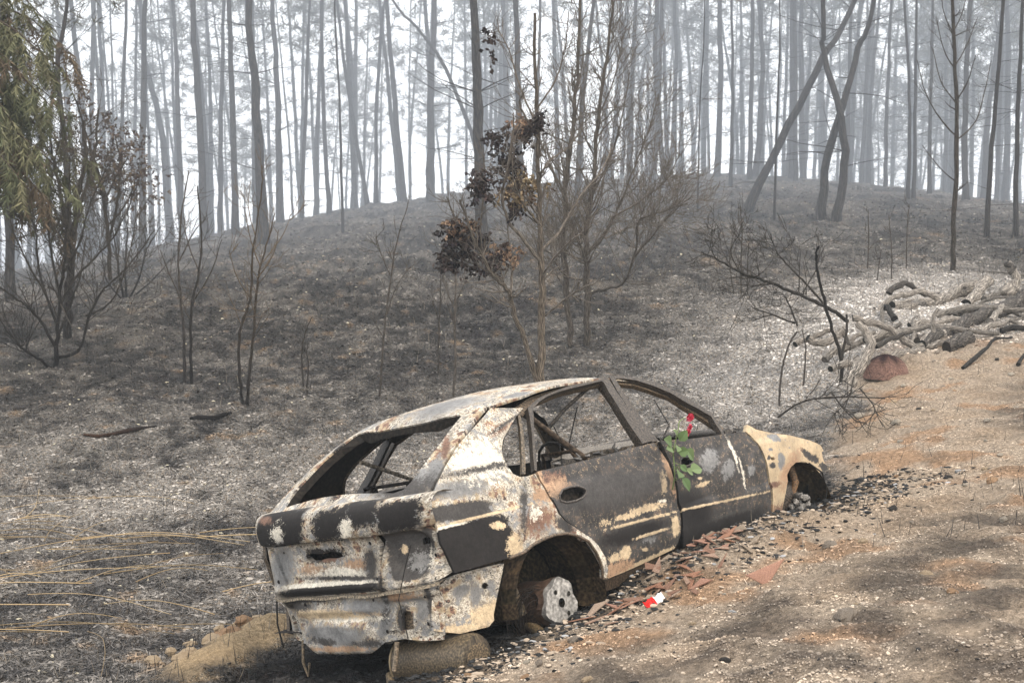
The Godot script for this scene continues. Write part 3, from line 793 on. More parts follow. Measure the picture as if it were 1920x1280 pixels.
# words, radii, then x, height above the ground, z
const LOGS := [
	["pale bent log lying across the top front of the ash heap", 0.036, 0.041, [3.80, 0.60, -14.80, 4.07, 0.51, -14.86, 4.33, 0.36, -14.92, 4.54, 0.19, -14.98, 4.74, 0.13, -15.04, 4.91, 0.13, -15.10]],
	["broad twisted slab of grey bark standing before the reddish hollow stump", 0.071, 0.033, [3.47, 0.16, -13.60, 3.60, 0.35, -13.65, 3.71, 0.51, -13.70, 3.67, 0.63, -13.75, 3.59, 0.75, -13.80]],
	["short rounded log stub at the lower left of the ash heap", 0.036, 0.034, [3.37, 0.30, -14.00, 3.51, 0.31, -14.10, 3.77, 0.28, -14.20]],
	["half-burnt log lying in white ash behind the twisted slab", 0.047, 0.041, [4.08, 0.10, -14.60, 4.29, 0.14, -14.70, 4.47, 0.15, -14.80, 4.62, 0.08, -14.90]],
	["longest thick charred trunk lying along the edge of the bank", 0.054, 0.126, [4.64, -0.14, -15.00, 5.10, -0.13, -15.53, 5.50, -0.13, -16.07, 5.97, -0.13, -16.60, 6.40, -0.09, -17.13, 6.82, -0.05, -17.67, 7.31, 0.03, -18.20]],
	["forked grey limb resting above the thick charred trunk", 0.033, 0.053, [5.53, -0.04, -16.60, 5.76, 0.00, -16.87, 6.20, 0.05, -17.13, 6.56, 0.18, -17.40]],
	["curved grey log in the middle of the white ash", 0.042, 0.048, [4.80, 0.12, -16.00, 4.99, 0.16, -16.10, 5.23, 0.17, -16.20, 5.59, 0.18, -16.30]],
	["long knotty log sloping up to the right at the back of the ash heap", 0.049, 0.084, [4.98, -0.07, -17.40, 5.33, -0.08, -17.70, 5.68, -0.04, -18.00, 6.03, 0.04, -18.30, 6.47, 0.15, -18.60]],
	["thin grey limb looping over the back of the ash heap", 0.031, 0.042, [4.74, 0.06, -17.40, 4.91, 0.20, -17.47, 5.13, 0.32, -17.55, 5.43, 0.33, -17.62, 5.65, 0.21, -17.70]],
	["dark arched limb at the top of the ash heap", 0.044, 0.029, [5.15, 0.17, -18.20, 5.31, 0.30, -18.27, 5.46, 0.30, -18.35, 5.67, 0.16, -18.43, 5.95, 0.00, -18.50]],
	["slender stick curving upright out of the ash", 0.024, 0.018, [4.83, 0.24, -15.20, 4.83, 0.42, -15.25, 4.90, 0.54, -15.30]],
	["small pale log touching the bend of the front log", 0.037, 0.031, [4.10, 0.22, -15.40, 4.32, 0.28, -15.50, 4.49, 0.27, -15.60]],
	["grey branch lying left of the ash heap, higher of two", 0.036, 0.024, [3.18, 0.41, -14.90, 3.40, 0.46, -15.00, 3.63, 0.49, -15.10]],
	["grey branch lying left of the ash heap, lower of two", 0.041, 0.035, [3.27, 0.50, -14.70, 3.43, 0.43, -14.77, 3.61, 0.46, -14.83, 3.74, 0.50, -14.90]],
	["grey limb crossing behind the long knotty log", 0.036, 0.036, [5.21, 0.01, -17.90, 5.50, 0.01, -18.02, 5.83, 0.00, -18.15, 6.12, 0.17, -18.27, 6.30, 0.22, -18.40]],
	["short thick log with a black cut end facing the road", 0.042, 0.060, [4.61, 0.25, -15.10, 4.79, 0.21, -15.22, 4.98, 0.19, -15.35]],
	["thick log with a round charred cut end beside the charred trunk", 0.065, 0.083, [4.85, 0.17, -14.80, 5.01, 0.19, -14.95, 5.17, 0.20, -15.10]],
	["pale root stump standing at the right end of the ash heap", 0.104, 0.044, [6.87, -0.02, -18.50, 6.97, 0.07, -18.57, 7.04, 0.24, -18.63, 6.95, 0.42, -18.70]],
	["dark forked root raised above the root stump", 0.037, 0.037, [6.85, 0.37, -18.40, 6.94, 0.39, -18.45, 6.85, 0.47, -18.50]],
	["grey limb leaning on the left of the ash heap", 0.027, 0.024, [3.72, 0.47, -15.00, 3.85, 0.27, -15.07, 3.91, 0.31, -15.13, 4.15, 0.36, -15.20]],
	["charred limb lying under the front log near the ash", 0.026, 0.023, [3.98, 0.33, -14.50, 4.15, 0.36, -14.60, 4.33, 0.37, -14.70]],
	["thick grey butt log at the far right of the ash heap", 0.065, 0.086, [6.14, -0.01, -18.00, 6.40, 0.10, -18.30, 6.63, 0.21, -18.60]],
]

# ---------------------------------------------------------------- burnt shrubs, saplings and fallen wood
func smooth_path(raw: Array, per: int) -> PackedVector3Array:
	var p := PackedVector3Array()
	for k in range(0, raw.size(), 3): p.append(Vector3(raw[k], raw[k + 1], raw[k + 2]))
	var o := PackedVector3Array()
	for j in p.size() - 1:
		for s in per:
			o.append(p[j].cubic_interpolate(p[j + 1], p[maxi(j - 1, 0)], p[mini(j + 2, p.size() - 1)], float(s) / per))
	o.append(p[-1])
	return o

var thinnest := 0.0026

func twig(m: MB, from: Vector3, dir: Vector3, length: float, r: float, level: int, col: Color, rise: float, tips: PackedVector3Array) -> void:
	var seg := 4
	var p := PackedVector3Array([from])
	var rr := PackedFloat32Array([r])
	var d := dir
	for k in seg:
		d = (d + rdir() * 0.22 + Vector3(0, rise, 0)).normalized()
		p.append(p[-1] + d * length / seg)
		rr.append(maxf(r * (1.0 - 0.7 * (k + 1.0) / seg), thinnest))
	m.tube(p, rr, 3, col)
	tips.append(p[-1])
	if level <= 0: return
	var n := 2 + rng.randi() % 3
	for k in n:
		var at := 1 + rng.randi() % seg
		var side_d := (d * 0.9 + rdir() * 0.75).normalized()
		twig(m, p[at], side_d, length * rf(0.4, 0.75), rr[at] * 0.75, level - 1, col, rise, tips)

func plant(key: String, called: String, label: String, category: String, low: Color, high: Color, per_m: float, length: float, level: int, rise := 0.06, group := "") -> Array:
	var e: Array = STEMS[key]
	var root := base(called, label, category, on(e[0], e[1], -0.03), group)
	rng.seed = key.hash()
	var tips := PackedVector3Array()
	var tw := MB.new()
	for s in e[2]:
		var path := smooth_path(s[2], 5)
		var rr := PackedFloat32Array()
		var m := MB.new()
		for k in path.size():
			var t := float(k) / (path.size() - 1)
			rr.append(lerpf(s[0], s[1], pow(t, 1.1)) * rf(0.92, 1.1) * (0.78 if key in ["bush", "bush_trunk", "bare", "shrub", "fork"] else 1.0))
			if k > 0: path[k] += rdir() * s[0] * 0.35
		var top_ := low.lerp(high, clampf(path[-1].y / 1.4, 0.15, 1.0))
		var bot := low.lerp(high, clampf(path[0].y / 1.4, 0.0, 1.0))
		m.tube(path, rr, 7 if s[0] > 0.015 else 5, bot, top_, false, 1.5)
		obj("stem", m.mesh(), M.bark if s[0] > 0.02 else M.twig, root)
		var n := int(path.size() * per_m / 5.0)
		for k in n:
			var i := int(lerpf(0.3, 0.99, rng.randf()) * (path.size() - 1))
			var d := (path[mini(i + 1, path.size() - 1)] - path[i]).normalized() if i < path.size() - 1 else Vector3.UP
			var tt := float(i) / path.size()
			twig(tw, path[i], (d * 0.75 + rdir() * 0.8).normalized(), length * rf(0.5, 1.1) * (1.15 - 0.6 * tt), maxf(rr[i] * 0.45, 0.0045), level, low.lerp(high, clampf(path[i].y / 1.4 + 0.1, 0.0, 1.0)), rise, tips)
	if tw.v.size():
		tag(obj("twigs", tw.mesh(), M.twig, root), "", "", "", "stuff")
	return [root, tips]

func leaf_shape(m: MB, at: Vector3, d: Vector3, size: float, col: Color, curl: float, wide := 0.42) -> void:
	var s := d.cross(rdir()).normalized()
	var n := s.cross(d).normalized()
	var a := at
	var b := at + d * size * 0.5 + s * size * wide + n * size * curl
	var c := at + d * size * 0.55 - n * size * curl * 0.3
	var e := at + d * size * 0.5 - s * size * wide + n * size * curl
	var f := at + d * size + n * size * curl * 0.8
	m.tri(a, b, c, col); m.tri(b, f, c, col); m.tri(a, c, e, col * 0.9); m.tri(c, f, e, col * 0.9)

func leaf_cluster(root: Node3D, c: Vector3, spread: Vector3, count: int, cols: Array) -> void:
	# loose drooping sprays, each on its own twig
	var m := MB.new()
	var left := count
	while left > 0:
		var o := c + rdir() * pow(rng.randf(), 0.6) * spread
		var d := (rdir() * 0.9 + Vector3(0, -0.35, 0)).normalized()
		var l := rf(0.07, 0.17)
		var p := PackedVector3Array([o, o + d * l * 0.5 + rdir() * 0.01, o + d * l + Vector3(0, -0.02, 0)])
		m.tube(p, PackedFloat32Array([0.0022, 0.0018, 0.0012]), 3, Color(0.10, 0.08, 0.065))
		var n := 5 + rng.randi() % 7
		left -= n
		var col: Color = cols[rng.randi() % cols.size()]
		for k in n:
			var t := rng.randf()
			leaf_shape(m, p[0].lerp(p[2], t), (d * 0.4 + rdir() * 0.9 + Vector3(0, -0.55, 0)).normalized(), rf(0.024, 0.056), col * rf(0.55, 1.45), rf(0.15, 0.55), rf(0.22, 0.4))
	tag(obj("leaf_cluster", m.mesh(), M.leaf, root), "", "", "", "stuff")

func build_near_trees() -> void:
	var char_ := Color(0.028, 0.026, 0.026)
	var greyb := Color(0.225, 0.205, 0.182)
	var brown := Color(0.33, 0.265, 0.19)
	thinnest = 0.0019
	var r: Array = plant("leafy", "small_tree", "slender tan-stemmed small tree with clumps of dead brown leaves behind the car", "small tree", brown * 1.45, greyb * 1.5, 4.0, 0.42, 1, 0.1)
	var root: Node3D = r[0]
	rng.seed = 44
	var dk := [Color(0.045, 0.036, 0.035), Color(0.062, 0.047, 0.042), Color(0.032, 0.027, 0.028)]
	var bw := [Color(0.075, 0.052, 0.042), Color(0.33, 0.225, 0.15), Color(0.20, 0.13, 0.09)]
	var tn := [Color(0.34, 0.26, 0.165), Color(0.24, 0.185, 0.11), Color(0.10, 0.07, 0.05)]
	var s := 12.7 / 2500.0
	# centre and reach of each clump, in metres from the foot
	for c in [[850, 390, 26, 52, dk, 150], [868, 372, 30, 25, bw, 90], [890, 400, 24, 40, dk, 110], [902, 300, 17, 38, dk, 110], [842, 440, 24, 20, dk, 70], [952, 255, 24, 40, dk, 140], [975, 190, 34, 16, bw, 90], [1008, 182, 16, 14, dk, 45], [930, 212, 12, 18, dk, 40], [985, 290, 42, 14, tn, 100], [966, 316, 32, 24, tn, 110], [945, 420, 30, 14, bw, 70], [925, 435, 20, 14, dk, 50], [890, 455, 10, 8, dk, 18], [985, 205, 14, 12, dk, 30], [925, 60, 6, 16, dk, 10], [920, 25, 8, 12, dk, 12], [960, 340, 14, 10, dk, 30]]:
		leaf_cluster(root, Vector3((c[0] - 1013) * s, (735 - c[1]) * s + 0.62, rf(-0.25, 0.45)), Vector3(c[2], c[3], 25) * s, int(c[5] * 3.4), c[4])
	thinnest = 0.0026
	plant("bare", "bare_tree", "leafless grey tree with two trunks and a wide haze of fine twigs", "tree", greyb * 0.9, greyb * 1.5, 8.0, 0.8, 2, 0.08)
	plant("bush", "burnt_bush", "wide black multi-stemmed burnt bush at the left of the slope", "bush", char_ * 1.2, greyb * 0.9, 4.2, 0.8, 2, 0.1)
	plant("bush_trunk", "forked_trunk", "thick grey forked trunk standing behind the black burnt bush", "tree", char_ * 1.8, greyb * 0.9, 2.5, 0.8, 2, 0.1)
	r = plant("brown", "brown_leaved_shrub", "tall thin shrub with dark brown dead leaves at the left", "shrub", greyb * 0.6, greyb * 0.9, 4.0, 0.5, 1, 0.1)
	root = r[0]
	rng.seed = 45
	var tips: PackedVector3Array = r[1]
	for k in range(0, tips.size(), 3):
		leaf_cluster(root, tips[k], Vector3(0.28, 0.3, 0.28), 44, [Color(0.08, 0.06, 0.055), Color(0.11, 0.085, 0.07), Color(0.16, 0.12, 0.085)])
	plant("shrub", "burnt_shrub", "small fan-shaped burnt shrub behind the black bush", "shrub", char_, greyb * 0.8, 3.0, 0.6, 2, 0.12)
	plant("pair", "burnt_sapling", "pair of thin dark saplings right of the black burnt bush", "sapling", char_ * 1.6, greyb * 0.95, 2.0, 0.5, 1, 0.1)
	plant("fork", "burnt_sapling", "two-stemmed sapling with a tan scorched middle, left of the car's tail", "sapling", char_ * 1.8, brown * 1.0, 1.8, 0.5, 1, 0.1)
	plant("thin_a", "burnt_sapling", "thin bent sapling above the tailgate of the car", "sapling", greyb * 0.6, greyb * 0.9, 3.0, 0.3, 1, 0.12)
	plant("thin_b", "burnt_sapling", "pale thin sapling left of the leafy small tree", "sapling", greyb * 0.8, greyb * 1.1, 3.0, 0.3, 1, 0.12)
	plant("thin_c", "burnt_sapling", "thinnest dark sapling close left of the pale thin one", "sapling", greyb * 0.5, greyb * 0.7, 2.0, 0.25, 1, 0.12)
	plant("thin_d", "burnt_sapling", "low two-stemmed burnt sprout between the two-stemmed sapling and the tail", "sapling", greyb * 0.45, greyb * 0.6, 2.0, 0.2, 1, 0.12)
	plant("dark_fork", "burnt_sprout", "black forked burnt stem standing before the ash heap", "burnt stem", greyb * 0.55, char_, 0.6, 0.2, 0)
	plant("bent", "burnt_sprout", "two grey stems bent over left of the ash heap", "burnt stem", greyb * 0.8, greyb * 0.8, 0.8, 0.2, 0)
	plant("fallen", "fallen_branch", "dark fallen branch with a fan of twigs left of the ash heap", "fallen branch", greyb * 0.55, greyb * 0.5, 3.0, 0.5, 2, 0.03)
	plant("arch", "fallen_branch", "dark arched fallen stems just beyond the car's nose", "fallen branch", greyb * 0.4, greyb * 0.5, 3.0, 0.45, 1, 0.02)
	plant("stems_r", "burnt_sprouts", "upright thin burnt sprouts in the middle of the right slope", "sprouts", greyb * 0.6, greyb * 0.8, 4.0, 0.4, 1, 0.12)
	plant("stems_rr", "burnt_sprouts", "scattered upright burnt sprouts behind the ash heap", "sprouts", greyb * 0.7, greyb * 0.9, 3.0, 0.3, 1, 0.12)
	plant("sapling", "bare_sapling", "tall bare pine sapling with whorled branches at the right", "sapling", greyb * 0.6, greyb * 0.7, 1.6, 0.4, 1, 0.08)
	conifer()

# drooping boughs of the green conifer at the left edge; its trunk stands outside the picture
func conifer() -> void:
	rng.seed = 31
	var at := on(-8.2, -17.0)
	var root := base("green_conifer", "half-scorched green conifer with drooping boughs at the left edge", "tree", at)
	var m := MB.new()
	m.tube(PackedVector3Array([Vector3(0, -0.2, 0), Vector3(0.05, 3, 0), Vector3(0.0, 7.5, 0)]), PackedFloat32Array([0.22, 0.16, 0.03]), 10, Color(0.10, 0.085, 0.07), Color(0.12, 0.10, 0.08))
	obj("trunk", m.mesh(), M.bark, root)
	for k in 34:
		var h := rf(2.4, 5.3)
		var a := rf(-0.9, 0.9)
		var reach := lerpf(3.0, 2.3, (h - 2.0) / 4.0) * rf(0.75, 1.1)
		var d := Vector3(cos(a), 0, sin(a))
		var p := PackedVector3Array([Vector3(0, h, 0)])
		var rr := PackedFloat32Array([0.035])
		for s in 6:
			var t := (s + 1) / 6.0
			p.append(Vector3(0, h + 0.25 * sin(t * PI) - 0.75 * t * t, 0) + d * reach * t + rdir() * 0.06)
			rr.append(0.035 * (1.0 - 0.85 * t))
		var b := MB.new()
		b.tube(p, rr, 5, Color(0.13, 0.105, 0.075))
		var bough := obj("bough", b.mesh(), M.twig, root)
		var f := MB.new()
		var burnt_ := rng.randf() < 0.3
		for s in range(1, 7):
			for q in 7:
				var o := p[s - 1].lerp(p[s], rng.randf())
				var hang := rf(0.18, 0.6)
				var sw := rdir() * 0.22
				var c := (Color(0.12, 0.09, 0.06) if burnt_ else Color(0.105, 0.115, 0.062).lerp(Color(0.15, 0.14, 0.08), rng.randf())) * rf(0.65, 1.25)
				for u in 11:
					var t := u / 11.0
					var from := o + Vector3(sw.x * t, -hang * t, sw.z * t)
					for w in 4:
						var dd := (Vector3(0, -1.1, 0) + rdir()).normalized()
						var side_ := dd.cross(rdir()).normalized() * 0.011
						f.tri(from - side_, from + side_, from + dd * rf(0.09, 0.17), c * rf(0.8, 1.2))
		tag(obj("needles", f.mesh(), M.needles, bough), "", "", "", "stuff")

func build_log_pile() -> void:
	rng.seed = 61
	for l in LOGS:
		var path := smooth_path(l[3], 5)
		var rr := PackedFloat32Array()
		for k in path.size():
			var t := float(k) / (path.size() - 1)
			var r: float = lerpf(l[1], l[2], t) * 1.05
			var p := path[k]
			p.y = ground(p.x, p.z) + maxf(p.y - heap(p.x, p.z), r * 0.6)
			path[k] = p + rdir() * r * 0.18
			rr.append(r * rf(0.86, 1.14))
		var dark: bool = l[0].contains("charred") or l[0].contains("dark")
		var c0 := Color(0.20, 0.188, 0.175) if dark else Color(0.66, 0.625, 0.575)
		var org := path[0]
		var root := base("log", l[0], "log", org, "burnt logs and limbs in the ash heap")
		var m := MB.new()
		var local := PackedVector3Array()
		for p in path: local.append(p - org)
		var tip := c0 * rf(0.8, 1.2)
		m.tube(local, rr, 12, c0, Color(tip.r, tip.g, tip.b), false, 2.0)
		obj("bark", m.mesh(), M.bark, root)
		for e in [0, local.size() - 1]:
			m = MB.new()
			var ax := (local[0] - local[1]).normalized() if e == 0 else (local[-1] - local[-2]).normalized()
			disc(m, local[e] + ax * 0.002, ax, 0.0, rr[e] * 0.99, 12, Color(0.035, 0.032, 0.03) if (e == 0) == (not l[0].contains("cut end")) else Color(0.05, 0.04, 0.035), 0.05)
			obj("cut_end", m.mesh(), M.stone, root)
	# thinner bleached limbs tangled over the ash
	rng.seed = 67
	for k in 44:
		var t := rng.randf()
		var x := lerpf(3.5, 8.3, t) + rng.randfn(0.0, 0.35)
		var z := lerpf(-14.4, -19.0, t) + rng.randfn(0.0, 0.7)
		if x < 4.7 and z > -15.2: continue
		var a := rng.randfn(0.5, 0.7)
		var l := rf(0.6, 1.9)
		var r := rf(0.02, 0.055)
		var path := PackedVector3Array()
		var rr := PackedFloat32Array()
		var lift := rf(0.0, 0.16)
		for s in 10:
			var u := s / 9.0
			path.append(Vector3(x, ground(x, z) + r * 0.7 + lift * sin(u * PI) * rf(0.8, 1.0), z) )
			rr.append(r * (1.0 - 0.55 * u) * rf(0.85, 1.15))
			a += rf(-0.13, 0.13)
			x += cos(a) * l / 9.0
			z -= sin(a) * l / 9.0
		var org := path[0]
		for s in path.size(): path[s] -= org
		var m := MB.new()
		var c0 := Color(0.70, 0.665, 0.61) * rf(0.55, 1.1) if rng.randf() < 0.8 else Color(0.10, 0.095, 0.09)
		m.tube(path, rr, 7, c0, c0 * 0.8, true, 2.0)
		var o := obj("burnt_limb", m.mesh(), M.bark)
		o.position = org
		tag(o, "thin bleached limb tangled among the logs on the ash heap", "limb", "thin limbs on the ash heap")
	# the reddish hollow thing half sunk in the ash
	var at := on(4.02, -14.25)
	var stump := base("hollow_stump", "reddish burnt hollow stump with a ragged black top, half sunk in ash", "stump", at)
	stump.scale = Vector3(0.82, 0.85, 0.82)
	var sh := MB.new()
	var inn := MB.new()
	var n := 28
	for ring in 7:
		for k in n + 1:
			var a := TAU * k / n
			var t := ring / 6.0
			var rad := lerpf(0.29, 0.03, pow(t, 2.2)) * (1.0 + 0.04 * sin(a * 3.0))
			var hgt := sin(t * 1.35) * 0.31 * (1.0 + 0.05 * t * (1.0 - t) * sin(a * 5.0)) - 0.04
			var nn := Vector3(cos(a), 0.5 * t, sin(a)).normalized()
			var col := Color(0.33, 0.20, 0.165).lerp(Color(0.05, 0.03, 0.028), smoothstep(0.4, 0.8, t + 0.12 * sin(a * 7.0)))
			sh.vert(Vector3(cos(a) * rad, hgt, sin(a) * rad), nn, col)
			inn.vert(Vector3(cos(a) * rad * 0.93, hgt, sin(a) * rad * 0.93), -nn, Color(0.03, 0.02, 0.018))
	for ring in 6:
		for k in n:
			var a := ring * (n + 1) + k
			for o in [sh, inn]:
				o.face(a, a + 1, a + n + 2); o.face(a, a + n + 2, a + n + 1)
	obj("shell", sh.mesh(), M.stone, stump)
	obj("hollow", inn.mesh(), M.soot_plain if M.has("soot_plain") else M.plain, stump)

func heap(x: float, z: float) -> float:
	return 0.22 * exp(-((x - 4.9) * (x - 4.9) / 2.4 + (z + 16.0) * (z + 16.0) / 4.5))

const OUTLINE := {
	"quarter": [-0.024, 1.331, 0.191, 1.294, 0.171, 1.286, 0.103, 1.256, 0.025, 1.214, -0.038, 1.178, -0.088, 1.147, -0.133, 1.102, -0.152, 1.073, -0.158, 1.048, -0.157, 1.009, -0.148, 0.962, -0.113, 0.939, -0.056, 0.931, 0.010, 0.935, 0.014, 0.892, 0.027, 0.851, 0.037, 0.805, 0.045, 0.755, 0.057, 0.712, 0.060, 0.698, 0.094, 0.654, 0.175, 0.600, 0.257, 0.538, 0.337, 0.461, 0.388, 0.381, 0.399, 0.311, 0.378, 0.263, 0.341, 0.272, 0.346, 0.331, 0.330, 0.383, 0.308, 0.429, 0.251, 0.502, 0.180, 0.550, 0.090, 0.581, -0.003, 0.593, -0.101, 0.589, -0.190, 0.576, -0.254, 0.554, -0.371, 0.549, -0.521, 0.555, -0.636, 0.555, -0.732, 0.557, -0.746, 0.612, -0.761, 0.676, -0.775, 0.717, -0.760, 0.883, -0.734, 0.931, -0.700, 0.972, -0.659, 1.009, -0.557, 1.083, -0.406, 1.177, -0.244, 1.245, -0.106, 1.300, -0.041, 1.328],
	"rear_door": [0.033, 0.942, 0.290, 0.936, 0.583, 0.934, 0.844, 0.936, 1.058, 0.933, 1.070, 0.911, 1.088, 0.876, 1.105, 0.834, 1.109, 0.755, 1.111, 0.651, 1.105, 0.549, 1.100, 0.495, 1.100, 0.431, 1.086, 0.370, 1.053, 0.324, 1.009, 0.294, 0.756, 0.275, 0.533, 0.265, 0.383, 0.262, 0.401, 0.310, 0.388, 0.381, 0.337, 0.461, 0.257, 0.538, 0.185, 0.596, 0.109, 0.649, 0.075, 0.695, 0.071, 0.715, 0.059, 0.756, 0.050, 0.803, 0.040, 0.850, 0.027, 0.891],
	"rear_door_frame": [0.022, 0.953, 0.058, 1.015, 0.139, 1.135, 0.202, 1.240, 0.231, 1.291, 0.354, 1.330, 0.435, 1.344, 0.512, 1.352, 0.600, 1.361, 0.688, 1.369, 0.775, 1.375, 0.861, 1.378, 1.004, 1.384, 1.031, 1.371, 1.017, 1.274, 1.021, 1.161, 1.035, 1.041, 1.058, 0.946, 0.962, 0.943, 0.953, 1.047, 0.945, 1.173, 0.949, 1.280, 0.968, 1.345, 0.960, 1.358, 0.839, 1.354, 0.670, 1.350, 0.586, 1.347, 0.499, 1.339, 0.430, 1.330, 0.342, 1.309, 0.265, 1.279, 0.156, 1.132, 0.080, 1.011, 0.036, 0.945],
	"front_door": [1.119, 0.933, 1.257, 0.919, 1.401, 0.900, 1.570, 0.886, 1.745, 0.874, 1.859, 0.863, 1.960, 0.853, 1.998, 0.816, 2.029, 0.772, 2.051, 0.725, 2.066, 0.676, 2.078, 0.619, 2.078, 0.571, 2.086, 0.482, 2.084, 0.387, 2.055, 0.298, 2.043, 0.269, 1.797, 0.272, 1.530, 0.274, 1.103, 0.284, 1.118, 0.413, 1.126, 0.550, 1.133, 0.645, 1.126, 0.735, 1.134, 0.825, 1.126, 0.895],
	"front_door_frame": [1.052, 1.379, 1.142, 1.368, 1.276, 1.336, 1.394, 1.290, 1.500, 1.227, 1.573, 1.170, 1.604, 1.152, 1.678, 1.080, 1.747, 1.016, 1.751, 0.953, 1.751, 0.873, 1.725, 0.876, 1.718, 0.946, 1.718, 1.000, 1.640, 1.067, 1.557, 1.130, 1.475, 1.201, 1.366, 1.267, 1.256, 1.319, 1.127, 1.353, 1.088, 1.355, 1.071, 1.274, 1.083, 1.144, 1.092, 1.032, 1.108, 0.937, 1.052, 0.939, 1.035, 1.041, 1.021, 1.161, 1.025, 1.281],
	"fender": [2.021, 0.894, 2.089, 0.850, 2.260, 0.798, 2.463, 0.748, 2.694, 0.679, 2.789, 0.644, 2.853, 0.617, 2.899, 0.574, 2.863, 0.571, 2.872, 0.537, 2.903, 0.481, 2.943, 0.434, 2.751, 0.443, 2.716, 0.459, 2.687, 0.500, 2.620, 0.531, 2.537, 0.554, 2.455, 0.563, 2.388, 0.545, 2.338, 0.501, 2.312, 0.465, 2.292, 0.429, 2.246, 0.357, 2.187, 0.272, 2.064, 0.255, 2.079, 0.293, 2.105, 0.383, 2.109, 0.478, 2.101, 0.567, 2.098, 0.616, 2.087, 0.673, 2.072, 0.721, 2.048, 0.768, 2.018, 0.815, 1.976, 0.852],
	"quarter_post": [0.191, 1.294, 0.164, 1.253, 0.132, 1.190, 0.087, 1.110, 0.036, 1.032, -0.030, 0.943, -0.056, 0.946, 0.012, 1.037, 0.067, 1.120, 0.111, 1.194, 0.145, 1.256, 0.160, 1.279],
	"handle_hole": [0.111, 0.790, 0.153, 0.814, 0.211, 0.817, 0.283, 0.809, 0.326, 0.784, 0.322, 0.762, 0.284, 0.743, 0.224, 0.736, 0.150, 0.741, 0.107, 0.759],
	"handle_hole_front": [1.222, 0.794, 1.260, 0.804, 1.304, 0.796, 1.337, 0.781, 1.329, 0.759, 1.284, 0.748, 1.224, 0.751, 1.206, 0.770],
	"fender_hole": [2.156, 0.650, 2.194, 0.644, 2.196, 0.625, 2.160, 0.626, 2.150, 0.638],
	"tail_panel": [-0.582, 0.793, -0.203, 0.799, 0.179, 0.799, 0.475, 0.811, 0.470, 0.760, 0.405, 0.511, 0.062, 0.503, -0.259, 0.503, -0.535, 0.508, -0.555, 0.600],
	"lamp_panel": [0.521, 0.814, 0.630, 0.822, 0.742, 0.821, 0.741, 0.718, 0.756, 0.637, 0.772, 0.564, 0.736, 0.543, 0.704, 0.532, 0.589, 0.529, 0.378, 0.509],
	"beam": [-0.600, 0.490, -0.264, 0.487, 0.056, 0.487, 0.362, 0.498, 0.574, 0.518, 0.700, 0.525, 0.660, 0.226, 0.445, 0.254, 0.315, 0.245, 0.243, 0.209, 0.187, 0.186, -0.304, 0.182, -0.339, 0.194, -0.386, 0.243, -0.500, 0.250, -0.570, 0.270],
	"beam_slot": [-0.530, 0.381, -0.500, 0.400, -0.470, 0.374, -0.475, 0.305, -0.530, 0.300],
	"beam_slot2": [0.446, 0.365, 0.483, 0.397, 0.524, 0.396, 0.531, 0.360, 0.519, 0.298, 0.433, 0.299],
	"lamp_hole": [0.651, 0.748, 0.663, 0.756, 0.670, 0.736, 0.664, 0.720, 0.653, 0.719],
	"bracket": [-0.770, 0.488, -0.733, 0.515, -0.624, 0.530, -0.379, 0.527, -0.433, 0.387, -0.490, 0.254, -0.524, 0.229, -0.679, 0.234, -0.810, 0.286],
	"bracket_hole": [-0.507, 0.441, -0.487, 0.450, -0.475, 0.433, -0.486, 0.418, -0.503, 0.422],
}

